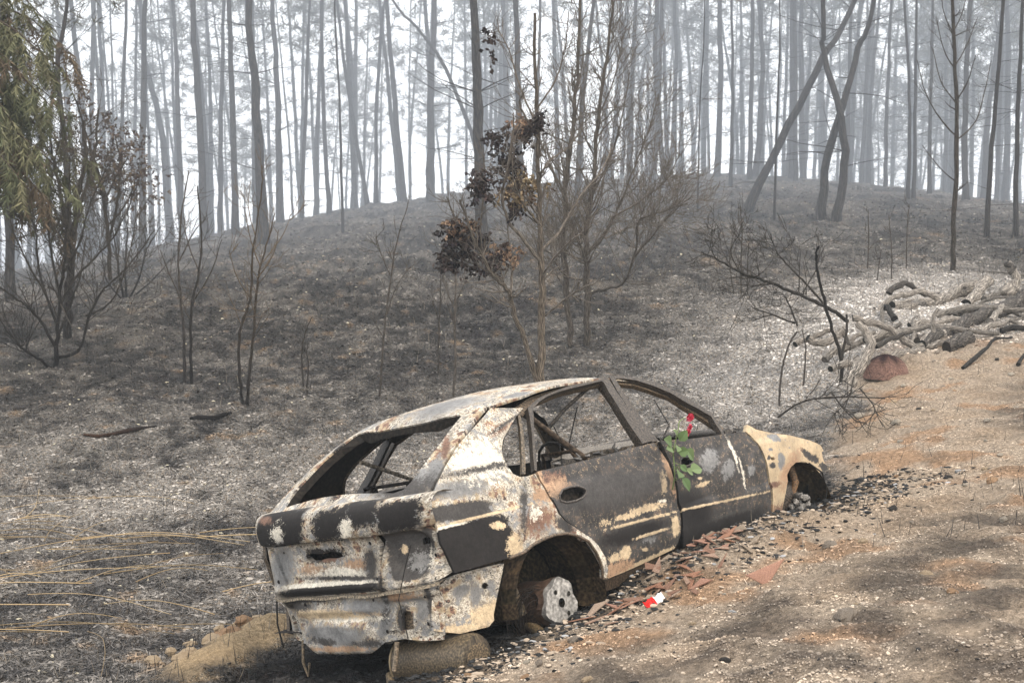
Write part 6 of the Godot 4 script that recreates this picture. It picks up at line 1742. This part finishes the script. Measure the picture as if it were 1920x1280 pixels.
		wall.quad(q[2], q[6], q[7], q[3], Color(0.06, 0.055, 0.05))
	for k in wall.v.size(): m.vert(wall.v[k], wall.n[k], wall.c[k], wall.t[k])
	for k in wall.i: m.i.append(k + m.v.size() - wall.v.size())
	obj("melted_wheel", m.mesh(), alloy_mat, drum)
	for k in 4:
		var a := TAU * k / 4.0 + 0.5
		m = MB.new()
		disc(m, cc + Vector3(cos(a), sin(a), 0) * 0.074 + ax * 0.0035, ax, 0.0, 0.0135, 9, Color(0.035, 0.032, 0.03))
		obj("bolt_hole", m.mesh(), sm, drum)
	m = MB.new()
	disc(m, cc - ax * 0.03, ax, 0.0, 0.028, 12, Color(0.02, 0.018, 0.016))
	obj("hub_bore", m.mesh(), sm, drum)
	rng.seed = 77
	m = MB.new()
	for k in 16:
		var pts := PackedVector3Array()
		var rad := PackedFloat32Array()
		var c0 := Vector3(rf(-0.16, -0.10), rf(0.13, 0.2), rf(0.62, 0.72))
		var rr0 := rf(0.12, 0.17)
		var tl := rf(-0.4, 0.4)
		for s in 25:
			var a := TAU * s / 24.0
			pts.append(c0 + Vector3(cos(a) * rr0 * 0.8, sin(a) * rr0, cos(a) * tl * rr0))
			rad.append(0.0022)
		m.tube(pts, rad, 3, Color(0.055, 0.05, 0.047))
	tag(obj("tyre_wire", m.mesh(), sm, root), "", "", "", "stuff")
	m = MB.new()
	m.tube(PackedVector3Array([Vector3(-0.10, 0.16, -0.6), Vector3(-0.06, 0.16, 0.5), Vector3(-0.16, 0.10, 0.74)]), PackedFloat32Array([0.035, 0.035, 0.03]), 10, Color(0.20, 0.16, 0.10), Color(0.26, 0.20, 0.12), true)
	obj("rear_axle", m.mesh(), fm, root)
	rod("suspension_strut", root, [Vector3(-0.16, 0.2, 0.62), Vector3(-0.20, 0.42, 0.6), Vector3(-0.22, 0.58, 0.58)], 0.035, Color(0.16, 0.13, 0.09), 8, fm)
	# front
	m = MB.new()
	var fh := Vector3(2.52, 0.29, 0.0)
	m.tube(PackedVector3Array([fh + Vector3(0, 0, 0.60), fh + Vector3(0, 0, 0.61), fh + Vector3(0, 0, 0.645), fh + Vector3(0, 0, 0.65)]), PackedFloat32Array([0.10, 0.15, 0.15, 0.12]), 24, Color(0.10, 0.085, 0.075), Color(0.14, 0.12, 0.105), true)
	var fdisc := obj("brake_disc", m.mesh(), fm, root)
	rng.seed = 21
	m = MB.new()
	for k in 34:
		var a := rf(0, TAU)
		var p := fh + Vector3(cos(a) * rf(0, 0.10) + 0.02, sin(a) * rf(0, 0.10) - 0.02, rf(0.68, 0.76))
		m.tube(PackedVector3Array([p - rdir() * 0.02, p, p + rdir() * 0.025]), PackedFloat32Array([0.012, 0.026, 0.01]), 6, grey(rf(0.25, 0.55)), Color(-1, 0, 0), true)
	obj("melted_wheel", m.mesh(), fm, fdisc)
	rod("suspension_strut", root, [fh + Vector3(0.03, -0.05, 0.60), fh + Vector3(0.10, 0.12, 0.66), fh + Vector3(0.12, 0.34, 0.62)], 0.028, Color(0.32, 0.19, 0.09), 8, fm)
	rod("arch_bead", root, [Vector3(2.62, 0.53, 0.80), Vector3(2.76, 0.44, 0.80), Vector3(2.80, 0.30, 0.78), Vector3(2.74, 0.20, 0.76)], 0.006, Color(0.05, 0.045, 0.04))
	# the silencer hanging below the tail
	m = MB.new()
	var sil := [Vector3(-0.72, 0.10, 0.24), Vector3(-0.72, 0.10, 0.255), Vector3(-0.70, 0.10, 0.30), Vector3(-0.66, 0.10, 0.74), Vector3(-0.655, 0.10, 0.765), Vector3(-0.655, 0.10, 0.77)]
	m.tube(PackedVector3Array(sil), PackedFloat32Array([0.085, 0.128, 0.122, 0.130, 0.118, 0.08]), 28, Color(0.11, 0.088, 0.058), Color(0.22, 0.175, 0.11), true)
	var silencer := obj("silencer", m.mesh(), fm, root)
	rod("end_seam", silencer, ring_pts(Vector3(-0.71, 0.10, 0.275), Vector3(0.045, 0, 1).normalized(), 0.132), 0.006, Color(0.24, 0.19, 0.12), 5, dull)
	rod("exhaust_pipe", silencer, [Vector3(-0.74, 0.06, 0.26), Vector3(-0.82, 0.05, 0.24), Vector3(-0.87, 0.0, 0.30), Vector3(-0.90, -0.05, 0.36)], 0.026, Color(0.24, 0.19, 0.12), 10, fm)
	rod("hanger_strap", root, [Vector3(-0.86, 0.24, 0.40), Vector3(-0.87, 0.16, 0.38), Vector3(-0.885, 0.10, 0.365)], 0.014, Color(0.40, 0.34, 0.26), 5, fm)
	rod("hanger_strap", root, [Vector3(-0.86, 0.26, -0.42), Vector3(-0.88, 0.14, -0.43), Vector3(-0.87, 0.05, -0.42), Vector3(-0.86, 0.13, -0.40)], 0.009, Color(0.26, 0.21, 0.14), 5, fm)
	rod("hanging_wire", root, [Vector3(-0.86, 0.735, 0.655), Vector3(-0.90, 0.62, 0.62), Vector3(-0.95, 0.48, 0.59), Vector3(-0.93, 0.36, 0.575), Vector3(-0.92, 0.25, 0.57)], 0.0035, Color(0.03, 0.03, 0.03), 4)
	rod("hanging_wire", root, [Vector3(-0.86, 0.50, -0.60), Vector3(-0.88, 0.36, -0.61), Vector3(-0.87, 0.22, -0.61)], 0.006, Color(0.03, 0.03, 0.03), 4)

func ring_pts(c: Vector3, ax: Vector3, r: float) -> Array:
	var u := ax.cross(Vector3.UP).normalized()
	var w := ax.cross(u)
	var o := []
	for k in 29:
		var a := TAU * k / 28.0
		o.append(c + (u * cos(a) + w * sin(a)) * r)
	return o

# ---------------------------------------------------------------- the rose left in the door gap
func build_flower() -> void:
	var root := base("rose", "red-flowered rose stem with green leaves stuck in the gap of the charcoal doors", "rose", CAR_AT)
	root.transform = Transform3D(Basis(Vector3(0.6904, 0.0446, -0.7220), Vector3(-0.1922, 0.9735, -0.1237), Vector3(0.6974, 0.2242, 0.6807)).orthonormalized(), CAR_AT)
	rng.seed = 14
	var at := func(x: float, y: float, o: float) -> Vector3: return Vector3(x, y, side(x, y) + o)
	var stem := [[1.063, 0.639, 0.012], [1.095, 0.707, 0.02], [1.126, 0.775, 0.02], [1.168, 0.844, 0.02], [1.22, 0.912, 0.03], [1.289, 0.98, 0.05], [1.337, 1.02, 0.05], [1.395, 1.035, 0.06]]
	var raw := []
	for p in stem:
		var v: Vector3 = at.call(p[0], p[1], p[2])
		raw.append_array([v.x, v.y, v.z])
	var sp := smooth_path(raw, 4)
	var m := MB.new()
	var rr := PackedFloat32Array()
	for k in sp.size(): rr.append(lerpf(0.0042, 0.0026, float(k) / sp.size()))
	m.tube(sp, rr, 6, Color(0.075, 0.10, 0.035), Color(0.14, 0.19, 0.06))
	obj("stem", m.mesh(), M.petal, root)
	for l in [[1.109, 0.927, 0.075, 2.9], [1.223, 0.959, 0.06, 2.3], [1.262, 0.935, 0.07, 1.2], [1.102, 0.882, 0.065, 3.3], [1.226, 0.841, 0.07, 0.2], [1.294, 0.81, 0.085, 5.2], [1.211, 0.715, 0.055, 5.6], [1.293, 0.722, 0.085, 0.2], [1.099, 0.724, 0.07, 3.5], [1.131, 0.655, 0.08, 4.7], [1.145, 0.749, 0.05, 5.0], [1.172, 0.87, 0.05, 3.9]]:
		m = MB.new()
		var c: Vector3 = at.call(l[0], l[1], 0.045 + rf(0.0, 0.03))
		var near := sp[0]
		for p in sp:
			if p.distance_to(c) < near.distance_to(c): near = p
		var d := (c - near)
		d = (d.normalized() * 0.6 + Vector3(cos(l[3]), sin(l[3]), rf(0.0, 0.5))).normalized()
		var size: float = l[2] * 1.15
		var from := c - d * size * 0.5
		var n := (Vector3(0, 0.35, 1) + rdir() * 0.4).normalized()
		var s := d.cross(n).normalized()
		n = s.cross(d).normalized()
		var col := Color(0.062, 0.105, 0.036).lerp(Color(0.17, 0.22, 0.10), rng.randf() * 0.7)
		var rows := 7
		for k in rows:
			for e in [-1.0, 1.0]:
				var q := []
				for t in [float(k) / rows, (k + 1.0) / rows]:
					var wide: float = sin(PI * pow(t, 0.8)) * size * 0.40 * (1.0 + 0.05 * (k % 2))
					var mid: Vector3 = from + d * size * t - n * size * 0.22 * t * t
					q.append(mid)
					q.append(mid + s * wide * e + n * wide * 0.25)
				m.quad(q[0], q[1], q[3], q[2], col * (1.0 if e > 0 else 0.9))
		m.tube(PackedVector3Array([near, near.lerp(from, 0.5) + Vector3(0, 0.004, 0.006), from]), PackedFloat32Array([0.0016, 0.0015, 0.0012]), 4, Color(0.12, 0.18, 0.05))
		obj("leaf", m.mesh(), M.petal, root)
	for b in [[1.416, 1.028, 0.036], [1.374, 0.974, 0.024], [1.331, 0.948, 0.026]]:
		m = MB.new()
		var c: Vector3 = at.call(b[0], b[1], 0.06)
		for k in 26:
			var ring := k / 26.0
			var a := k * 2.4
			var dirn := (Vector3(cos(a), sin(a) * 0.8 - 0.1, 0.5 + 0.5 * sin(a)).normalized() * (0.35 + ring * 0.65) + Vector3(0.1, 0.5, 0.6) * (1.0 - ring)).normalized()
			var col := Color(0.40, 0.012, 0.035).lerp(Color(0.80, 0.20, 0.27), ring * rng.randf())
			leaf_shape(m, c, dirn, b[2] * rf(0.8, 1.15), col, -0.25, 0.5)
		obj("bloom", m.mesh(), M.petal, root)

# ---------------------------------------------------------------- tile shards, stones, straw
func shard_mesh(sd: int, long_: float) -> ArrayMesh:
	rng.seed = sd
	var m := MB.new()
	var n := 3 + rng.randi() % 3
	var p := []
	var a := rf(0, TAU)
	for k in n:
		a += TAU / n * rf(0.7, 1.3)
		p.append(Vector3(cos(a) * long_, 0, sin(a) * 0.6) * rf(0.8, 1.15))
	var h := 0.11
	var c := Vector3.ZERO
	for q in p: c += q / n
	for k in n:
		var q: Vector3 = p[k]
		var r: Vector3 = p[(k + 1) % n]
		var up := Vector3(0, h, 0)
		var arch := Vector3(0, h * 1.35, 0)
		var ins := 0.94
		var q2 := c + (q - c) * ins
		var r2 := c + (r - c) * ins
		m.quad(q, r, r + up * 0.8, q + up * 0.8, Color.WHITE)
		m.quad(q + up * 0.8, r + up * 0.8, r2 + up, q2 + up, Color.WHITE)
		m.tri(q2 + up, r2 + up, c + arch, Color.WHITE)
		m.tri(r, q, c, Color.WHITE)
	# wind every face outwards
	for k in range(0, m.i.size(), 3):
		var v0 := m.v[m.i[k]]; var v1 := m.v[m.i[k + 1]]; var v2 := m.v[m.i[k + 2]]
		var nn := m.n[m.i[k]]
		if nn.dot((v0 + v1 + v2) / 3.0 - c - Vector3(0, h * 0.5, 0)) < 0.0:
			for j in 3: m.n[m.i[k + j]] = -nn
			var t := m.i[k + 1]; m.i[k + 1] = m.i[k + 2]; m.i[k + 2] = t
	return m.mesh()

func rock_mesh(sd: int) -> ArrayMesh:
	rng.seed = sd
	var m := MB.new()
	var f := FastNoiseLite.new()
	f.seed = sd; f.frequency = 0.9
	var rows := 6
	var cols := 9
	var sq := Vector3(rf(0.8, 1.2), rf(0.5, 0.75), rf(0.7, 1.0))
	for r in rows + 1:
		for k in cols + 1:
			var th := PI * r / rows
			var ph := TAU * (k % cols) / cols
			var d := Vector3(sin(th) * cos(ph), cos(th), sin(th) * sin(ph))
			var rad := 1.0 + 0.45 * f.get_noise_3dv(d * 1.6) + 0.2 * f.get_noise_3dv(d * 4.0)
			m.vert(d * sq * rad, d, Color.WHITE)
	for r in rows:
		for k in cols:
			var a := r * (cols + 1) + k
			m.face(a, a + 1, a + cols + 2); m.face(a, a + cols + 2, a + cols + 1)
	# facet it: flat normals read as broken stone
	var o := MB.new()
	for k in range(0, m.i.size(), 3):
		var v0 := m.v[m.i[k]]; var v1 := m.v[m.i[k + 1]]; var v2 := m.v[m.i[k + 2]]
		if v0.is_equal_approx(v1) or v1.is_equal_approx(v2) or v0.is_equal_approx(v2): continue
		o.tri(v0, v1, v2, Color.WHITE)
	return o.mesh()

func tinted(mesh: ArrayMesh, called: String, label: String, category: String, group: String, at: Vector3, b: Basis, tint: Material) -> MeshInstance3D:
	var o := obj(called, mesh, tint)
	o.transform = Transform3D(b, at)
	tag(o, label, category, group)
	return o

func lean(x: float, z: float) -> Basis:              # stands things square to the slope
	var e := 0.12
	var n := Vector3(ground(x - e, z) - ground(x + e, z), 2.0 * e, ground(x, z - e) - ground(x, z + e)).normalized()
	var t := n.cross(Vector3(0, 0, 1)).normalized()
	return Basis(t, n, t.cross(n))

func build_debris() -> void:
	var tints := []
	for c in [Color(0.80, 0.46, 0.34), Color(0.74, 0.40, 0.27), Color(0.82, 0.56, 0.43), Color(0.70, 0.57, 0.44), Color(0.60, 0.36, 0.26), Color(0.86, 0.66, 0.52)]:
		var m: StandardMaterial3D = M.stone.duplicate()
		m.albedo_color = c.linear_to_srgb()
		tints.append(m)
	var meshes := []
	for k in 7: meshes.append(shard_mesh(700 + k, [1.0, 1.5, 0.8, 1.8, 1.1, 1.3, 2.1][k]))
	rng.seed = 702
	for k in 100:
		# scattered down the bank beside the rear door
		var t := rng.randf()
		var x := lerpf(0.48, 1.22, t) + rng.randfn(0.0, 0.13)
		var z := lerpf(-6.95, -7.75, t) + rng.randfn(0.0, 0.24)
		var q := bank_place(x, z)
		if q.y < 0.88: continue
		var s := rf(0.032, 0.072)
		var b := lean(x, z) * Basis.from_euler(Vector3(rf(-0.45, 0.45), rf(0, TAU), rf(-0.45, 0.45)))
		tinted(meshes[rng.randi() % 7], "tile_shard", "piece of broken reddish clay tile on the bank beside the rear door", "tile shard", "broken clay tile pieces on the bank by the car", on(x, z, 0.012), b.scaled(Vector3(s, s, s)), tints[rng.randi() % 6])
	var big := tinted(shard_mesh(811, 1.3), "tile_shard", "largest three-cornered pink tile piece, lying alone up the bank", "tile shard", "broken clay tile pieces on the bank by the car", on(1.31, -6.76, 0.05), lean(1.31, -6.76) * Basis.from_euler(Vector3(0.9, 0.5, 0.5)) * Basis().scaled(Vector3(0.11, 0.11, 0.11)), tints[0])
	big.set_meta("label", "largest three-cornered pink tile piece, lying alone up the bank")
	# crushed red and white packet
	var at := on(0.74, -6.71, 0.035)
	var pk := base("crushed_packet", "crushed red and white packet among the tile pieces", "packet", at)
	pk.basis = (lean(0.74, -6.71) * Basis.from_euler(Vector3(0.5, 0.25, 0.3))).scaled(Vector3(0.8, 0.8, 0.8))
	rng.seed = 15
	for part in [["white_end", 0.0, 0.062, Color(0.80, 0.79, 0.77)], ["red_end", -0.072, 0.0, Color(0.66, 0.035, 0.03)]]:
		var pm := MB.new()
		var nu := 6
		for face_ in 2:
			for u in nu:
				for v in 4:
					var q := []
					for e in [[u, v], [u + 1, v], [u + 1, v + 1], [u, v + 1]]:
						var px := lerpf(part[1], part[2], e[0] / float(nu))
						var pz := lerpf(-0.04, 0.04, e[1] / 4.0)
						var bulge := 0.016 * sin(PI * e[1] / 4.0) * (1.0 if face_ == 0 else -0.6) + 0.009 * sin(px * 170.0 + pz * 120.0)
						q.append(Vector3(px, 0.018 + bulge, pz + 0.008 * sin(px * 90.0)))
					pm.quad(q[0], q[1], q[2], q[3], part[3])
		obj(part[0], pm.mesh(), M.petal, pk)
	# loose stones on the bank
	var rocks := []
	for k in 6: rocks.append(rock_mesh(900 + k))
	var stone_tints := []
	for c in [Color(0.66, 0.52, 0.36), Color(0.50, 0.45, 0.38), Color(0.55, 0.36, 0.22), Color(0.42, 0.36, 0.30), Color(0.62, 0.56, 0.47), Color(0.07, 0.065, 0.06)]:
		var m: StandardMaterial3D = M.stone.duplicate()
		m.albedo_color = c.linear_to_srgb()
		stone_tints.append(m)
	rng.seed = 903
	var put_ := 0
	while put_ < 120:
		var x := rf(-1.9, 6.0)
		var z := rf(-15.0, -4.9)
		var q := bank_place(x, z)
		if q.y < 0.95 or q.y > 5.0: continue
		put_ += 1
		var s := rf(0.016, 0.036) * (1.6 if rng.randf() < 0.12 else 1.0)
		tinted(rocks[rng.randi() % 6], "stone", "small loose stone lying on the earth bank", "stone", "loose stones on the earth bank", on(x, z, s * 0.15), (lean(x, z) * Basis.from_euler(Vector3(rf(-0.3, 0.3), rf(0, TAU), 0))).scaled(Vector3(s, s, s)), stone_tints[rng.randi() % 6])
	# the clods of yellow earth behind the tail
	rng.seed = 905
	for k in 26:
		var u := rf(-0.2, 0.75)
		var x := -1.85 - 0.33 * -u + rf(-0.32, 0.05)
		var z := -7.95 - 0.94 * u + rf(-0.1, 0.1)
		var s := rf(0.03, 0.075)
		tinted(rocks[rng.randi() % 6], "clod", "clod of yellow earth in the heap at the car's left rear corner", "clod", "clods of yellow earth behind the tail", on(x, z, s * 0.2), Basis.from_euler(Vector3(rf(-0.4, 0.4), rf(0, TAU), 0)).scaled(Vector3(s, s, s)), stone_tints[0 if k % 3 else 2])
	# long dry stems lying over the ash at the left
	rng.seed = 908
	for k in 60:
		var m := MB.new()
		var x := rf(-5.4, -1.9)
		var z := rf(-12.6, -7.8) if k % 4 else rf(-9.4, -7.8)
		if z > -8.6: x = rf(-3.3, -2.1)
		var thick := rf(0.6, 1.25)
		if rng.randf() < 0.72:
			var row := rng.randi() % 4
			z = [-11.7, -10.9, -9.6, -8.5][row] + rng.randfn(0.0, 0.22)
			x = [-4.6, -3.6, -3.5, -2.8][row] + rng.randfn(0.0, 0.75)
		var a := rng.randfn(0.12, 0.26) + (PI if rng.randf() < 0.3 else 0.0)
		if rng.randf() < 0.2: a = rf(0, TAU)
		var l := rf(0.35, 1.5)
		var arch := rf(0.0, 0.06)
		var bend := rf(-0.25, 0.25)
		var p := PackedVector3Array()
		var rr := PackedFloat32Array()
		var px := x
		var pz := z
		for s in 11:
			var t := s / 10.0
			p.append(Vector3(px, land(px, pz) + 0.045 + arch * sin(PI * t), pz))
			rr.append(lerpf(0.0042, 0.0022, t) * thick)
			a += bend * 0.1 + (rf(-0.25, 0.25) if rng.randf() < 0.2 else 0.0)
			px += cos(a) * l * 0.1
			pz -= sin(a) * l * 0.1
		var org := p[0]
		for s in p.size(): p[s] -= org
		var f := rf(0.35, 0.9)
		m.tube(p, rr, 4, Color(0.40, 0.29, 0.16) * f, Color(0.50, 0.38, 0.22) * f)
		var o := obj("dry_stem", m.mesh(), M.plain)
		o.position = org
		tag(o, "long dry yellow stem lying over the ash left of the car", "dry stem", "dry yellow stems on the ash left of the car")
	# two charred sticks on the flat
	for e in [["charred_stick", "charred stick with a reddish worn side, on the edge of the dark slope", Vector2(-4.55, -14.0), 0.75, 0.022, Color(0.20, 0.11, 0.07), 0.12], ["charred_stick", "short black charred stick left of the two-stemmed sapling", Vector2(-3.55, -14.55), 0.42, 0.03, Color(0.035, 0.033, 0.032), 0.2]]:
		var p := PackedVector3Array()
		for s in 6: p.append(Vector3(e[2].x + e[3] * s / 5.0, ground(e[2].x + e[3] * s / 5.0, e[2].y - e[6] * s / 5.0) + e[4] * 0.7, e[2].y - e[6] * s / 5.0) - on(e[2].x, e[2].y))
		var m := MB.new()
		m.tube(p, PackedFloat32Array([e[4] * 0.5, e[4], e[4] * 0.9, e[4] * 1.05, e[4] * 0.8, e[4] * 0.4]), 7, e[5], Color(0.04, 0.035, 0.033), true)
		var o := obj(e[0], m.mesh(), M.bark)
		o.position = on(e[2].x, e[2].y)
		tag(o, e[1], "stick")

# ---------------------------------------------------------------- what nobody could count
func build_ground_cover() -> void:
	# curled flakes of burnt litter
	var m := MB.new()
	m.tri(Vector3(-1, 0.1, -0.5), Vector3(0, 0.5, -0.7), Vector3(0, 0.25, 0.7)); m.tri(Vector3(-1, 0.1, -0.5), Vector3(0, 0.25, 0.7), Vector3(-0.8, 0.0, 0.6))
	m.tri(Vector3(0, 0.5, -0.7), Vector3(1.1, 0.15, -0.2), Vector3(0, 0.25, 0.7)); m.tri(Vector3(0, 0.25, 0.7), Vector3(1.1, 0.15, -0.2), Vector3(0.9, 0.0, 0.6))
	var flake := m.mesh()
	rng.seed = 1001
	var where := []
	var cols := PackedColorArray()
	for k in 150000:
		var d := 7.0 + 33.0 * pow(rng.randf(), 1.15)
		var x := rf(-0.43, 0.43) * d
		var q := bank_place(x, -d)
		if q.y > 0.2 and bank_height(q) > hill_height(x, -d) or mound(x, -d) > 0.2: continue
		if absf(q.y) < 0.9 and q.x > -1.0 and q.x < 3.1: continue
		var s := rf(0.006, 0.017) * (0.75 + d * 0.022)
		where.append(Transform3D(Basis.from_euler(Vector3(rf(-0.7, 0.7), rf(0, TAU), rf(-0.7, 0.7))).scaled(Vector3(s * rf(0.7, 1.6), s, s)), on(x, -d, 0.002)))
		var g := ground_color(x, -d)
		var r := rng.randf()
		var f := rf(0.3, 0.75) if r < 0.7 else rf(0.75, 0.95)
		if heap(x, -d) > 0.05 and f < 0.8: f = rf(0.9, 1.1)
		if r > 0.985: g = Color(0.42, 0.38, 0.28); f = 1.0
		cols.append(Color(g.r * f, g.g * f, g.b * f))
	many("burnt_litter", flake, M.flake, where, cols)
	# scorched pine needles lying every way
	m = MB.new()
	m.tri(Vector3(-1, 0, -0.05), Vector3(0, 0.12, -0.06), Vector3(0, 0.12, 0.06)); m.tri(Vector3(-1, 0, -0.05), Vector3(0, 0.12, 0.06), Vector3(-1, 0, 0.05))
	m.tri(Vector3(0, 0.12, -0.06), Vector3(1, 0.02, 0.0), Vector3(0, 0.12, 0.06))
	var needle := m.mesh()
	where = []
	cols = PackedColorArray()
	for k in 130000:
		var d := 6.8 + 26.0 * pow(rng.randf(), 1.5)
		var x := rf(-0.43, 0.43) * d
		var q := bank_place(x, -d)
		if q.y > 0.5 and bank_height(q) > hill_height(x, -d) and rng.randf() < 0.97 or mound(x, -d) > 0.2: continue
		if absf(q.y) < 0.9 and q.x > -1.0 and q.x < 3.1: continue
		var s := rf(0.022, 0.06) * (0.7 + d * 0.02)
		where.append(Transform3D(Basis.from_euler(Vector3(rf(-0.5, 0.5), rf(0, TAU), rf(-0.45, 0.45))).scaled(Vector3(s, s, s)), on(x, -d, 0.004)))
		var g := ground_color(x, -d)
		var f := rf(0.25, 0.7) if rng.randf() < 0.7 else rf(0.8, 1.05)
		cols.append(Color(g.r * f, g.g * f, g.b * f))
	many("burnt_needles", needle, M.flake, where, cols)
	# stubs of burnt grass and heather
	m = MB.new()
	for k in 3:
		var a := TAU * k / 3.0
		var b := TAU * (k + 1) / 3.0
		m.quad(Vector3(cos(a), 0, sin(a)), Vector3(cos(b), 0, sin(b)), Vector3(0.5 + cos(b) * 0.6, 20, 0.2 + sin(b) * 0.6), Vector3(0.5 + cos(a) * 0.6, 20, 0.2 + sin(a) * 0.6))
		m.tri(Vector3(0.5 + cos(a) * 0.6, 20, 0.2 + sin(a) * 0.6), Vector3(0.5 + cos(b) * 0.6, 20, 0.2 + sin(b) * 0.6), Vector3(2.2, 33, 0.5))
	var stub := m.mesh()
	where = []
	cols = PackedColorArray()
	for k in 9000:
		var d := 7.2 + 22.0 * pow(rng.randf(), 1.5)
		var x := rf(-0.43, 0.40) * d
		var tuft := speck.get_noise_2d(x * 0.8 + 50.0, d * 0.8)
		if tuft < -0.05 and rng.randf() < 0.7: continue
		var q := bank_place(x, -d)
		if q.y > 0.4 and bank_height(q) > hill_height(x, -d) and rng.randf() < 0.85: continue
		if absf(q.y) < 0.9 and q.x > -1.0 and q.x < 3.1: continue
		var s := rf(0.0014, 0.0026) * (1.0 + d * 0.02)
		where.append(Transform3D(Basis.from_euler(Vector3(rf(-0.4, 0.4), rf(0, TAU), rf(-0.4, 0.4))).scaled(Vector3(s, s * rf(0.6, 1.8), s)), on(x, -d, -0.004)))
		cols.append(grey(rf(0.018, 0.05)) if rng.randf() < 0.85 else Color(0.22, 0.19, 0.15))
	many("burnt_stubble", stub, M.flake, where, cols)
	# gravel on the bank
	var peb := rock_mesh(1100)
	where = []
	cols = PackedColorArray()
	rng.seed = 1102
	while where.size() < 30000:
		var d := 4.6 + 13.0 * pow(rng.randf(), 1.35)
		var x := rf(-0.32, 0.45) * d
		var q := bank_place(x, -d)
		if q.y < 0.55 + rf(-0.2, 0.3) or bank_height(q) < hill_height(x, -d) - 0.1: continue
		if patch.get_noise_2d(x * 3.0, d * 3.0) < rf(-0.35, 0.3): continue
		var s := rf(0.0018, 0.005) * (1.0 if rng.randf() < 0.93 else 2.0)
		where.append(Transform3D(Basis.from_euler(Vector3(rf(0, 6), rf(0, TAU), 0)).scaled(Vector3(s, s * 0.8, s)), on(x, -d, s * 0.2)))
		var g := ground_color(x, -d)
		var f := rf(0.75, 1.12)
		if rng.randf() < 0.012: g = Color(0.60, 0.53, 0.44); f = rf(0.7, 1.05)
		elif rng.randf() < 0.06: g = Color(0.04, 0.037, 0.035); f = 1.0
		cols.append(Color(g.r * f, g.g * f, g.b * f))
	many("gravel", peb, M.flake, where, cols)
	# ash and cinders under and round the car
	where = []
	cols = PackedColorArray()
	rng.seed = 1103
	while where.size() < 9000:
		var a := rf(-1.9, 3.6)
		var s0 := rng.randfn(0.75, 0.34)
		var x := CAR_AT.x + 0.69 * a + 0.724 * s0
		var z := CAR_AT.z - 0.724 * a + 0.69 * s0
		if rng.randf() < 0.2:
			x = CAR_AT.x + 0.69 * a + 0.724 * rf(-1.1, 0.9)
			z = CAR_AT.z - 0.724 * a + 0.69 * rf(-1.1, 0.9)
		var q0 := 0.724 * (x - CAR_AT.x) + 0.69 * (z - CAR_AT.z)
		var s := rf(0.004, 0.014) * (1.0 if rng.randf() < 0.96 or q0 > 0.9 else 1.9)
		where.append(Transform3D(Basis.from_euler(Vector3(rf(0, 6), rf(0, TAU), 0)).scaled(Vector3(s * rf(0.8, 2.0), s * 0.7, s)), on(x, z, s * 0.25)))
		var r := rng.randf()
		if q0 < 0.72: r *= 0.6
		cols.append(grey(rf(0.014, 0.04)) if r < 0.60 else (grey(rf(0.1, 0.35)) if r < 0.68 else Color(0.42, 0.34, 0.26) * rf(0.6, 1.1)))
	many("cinders", peb, M.flake, where, cols)
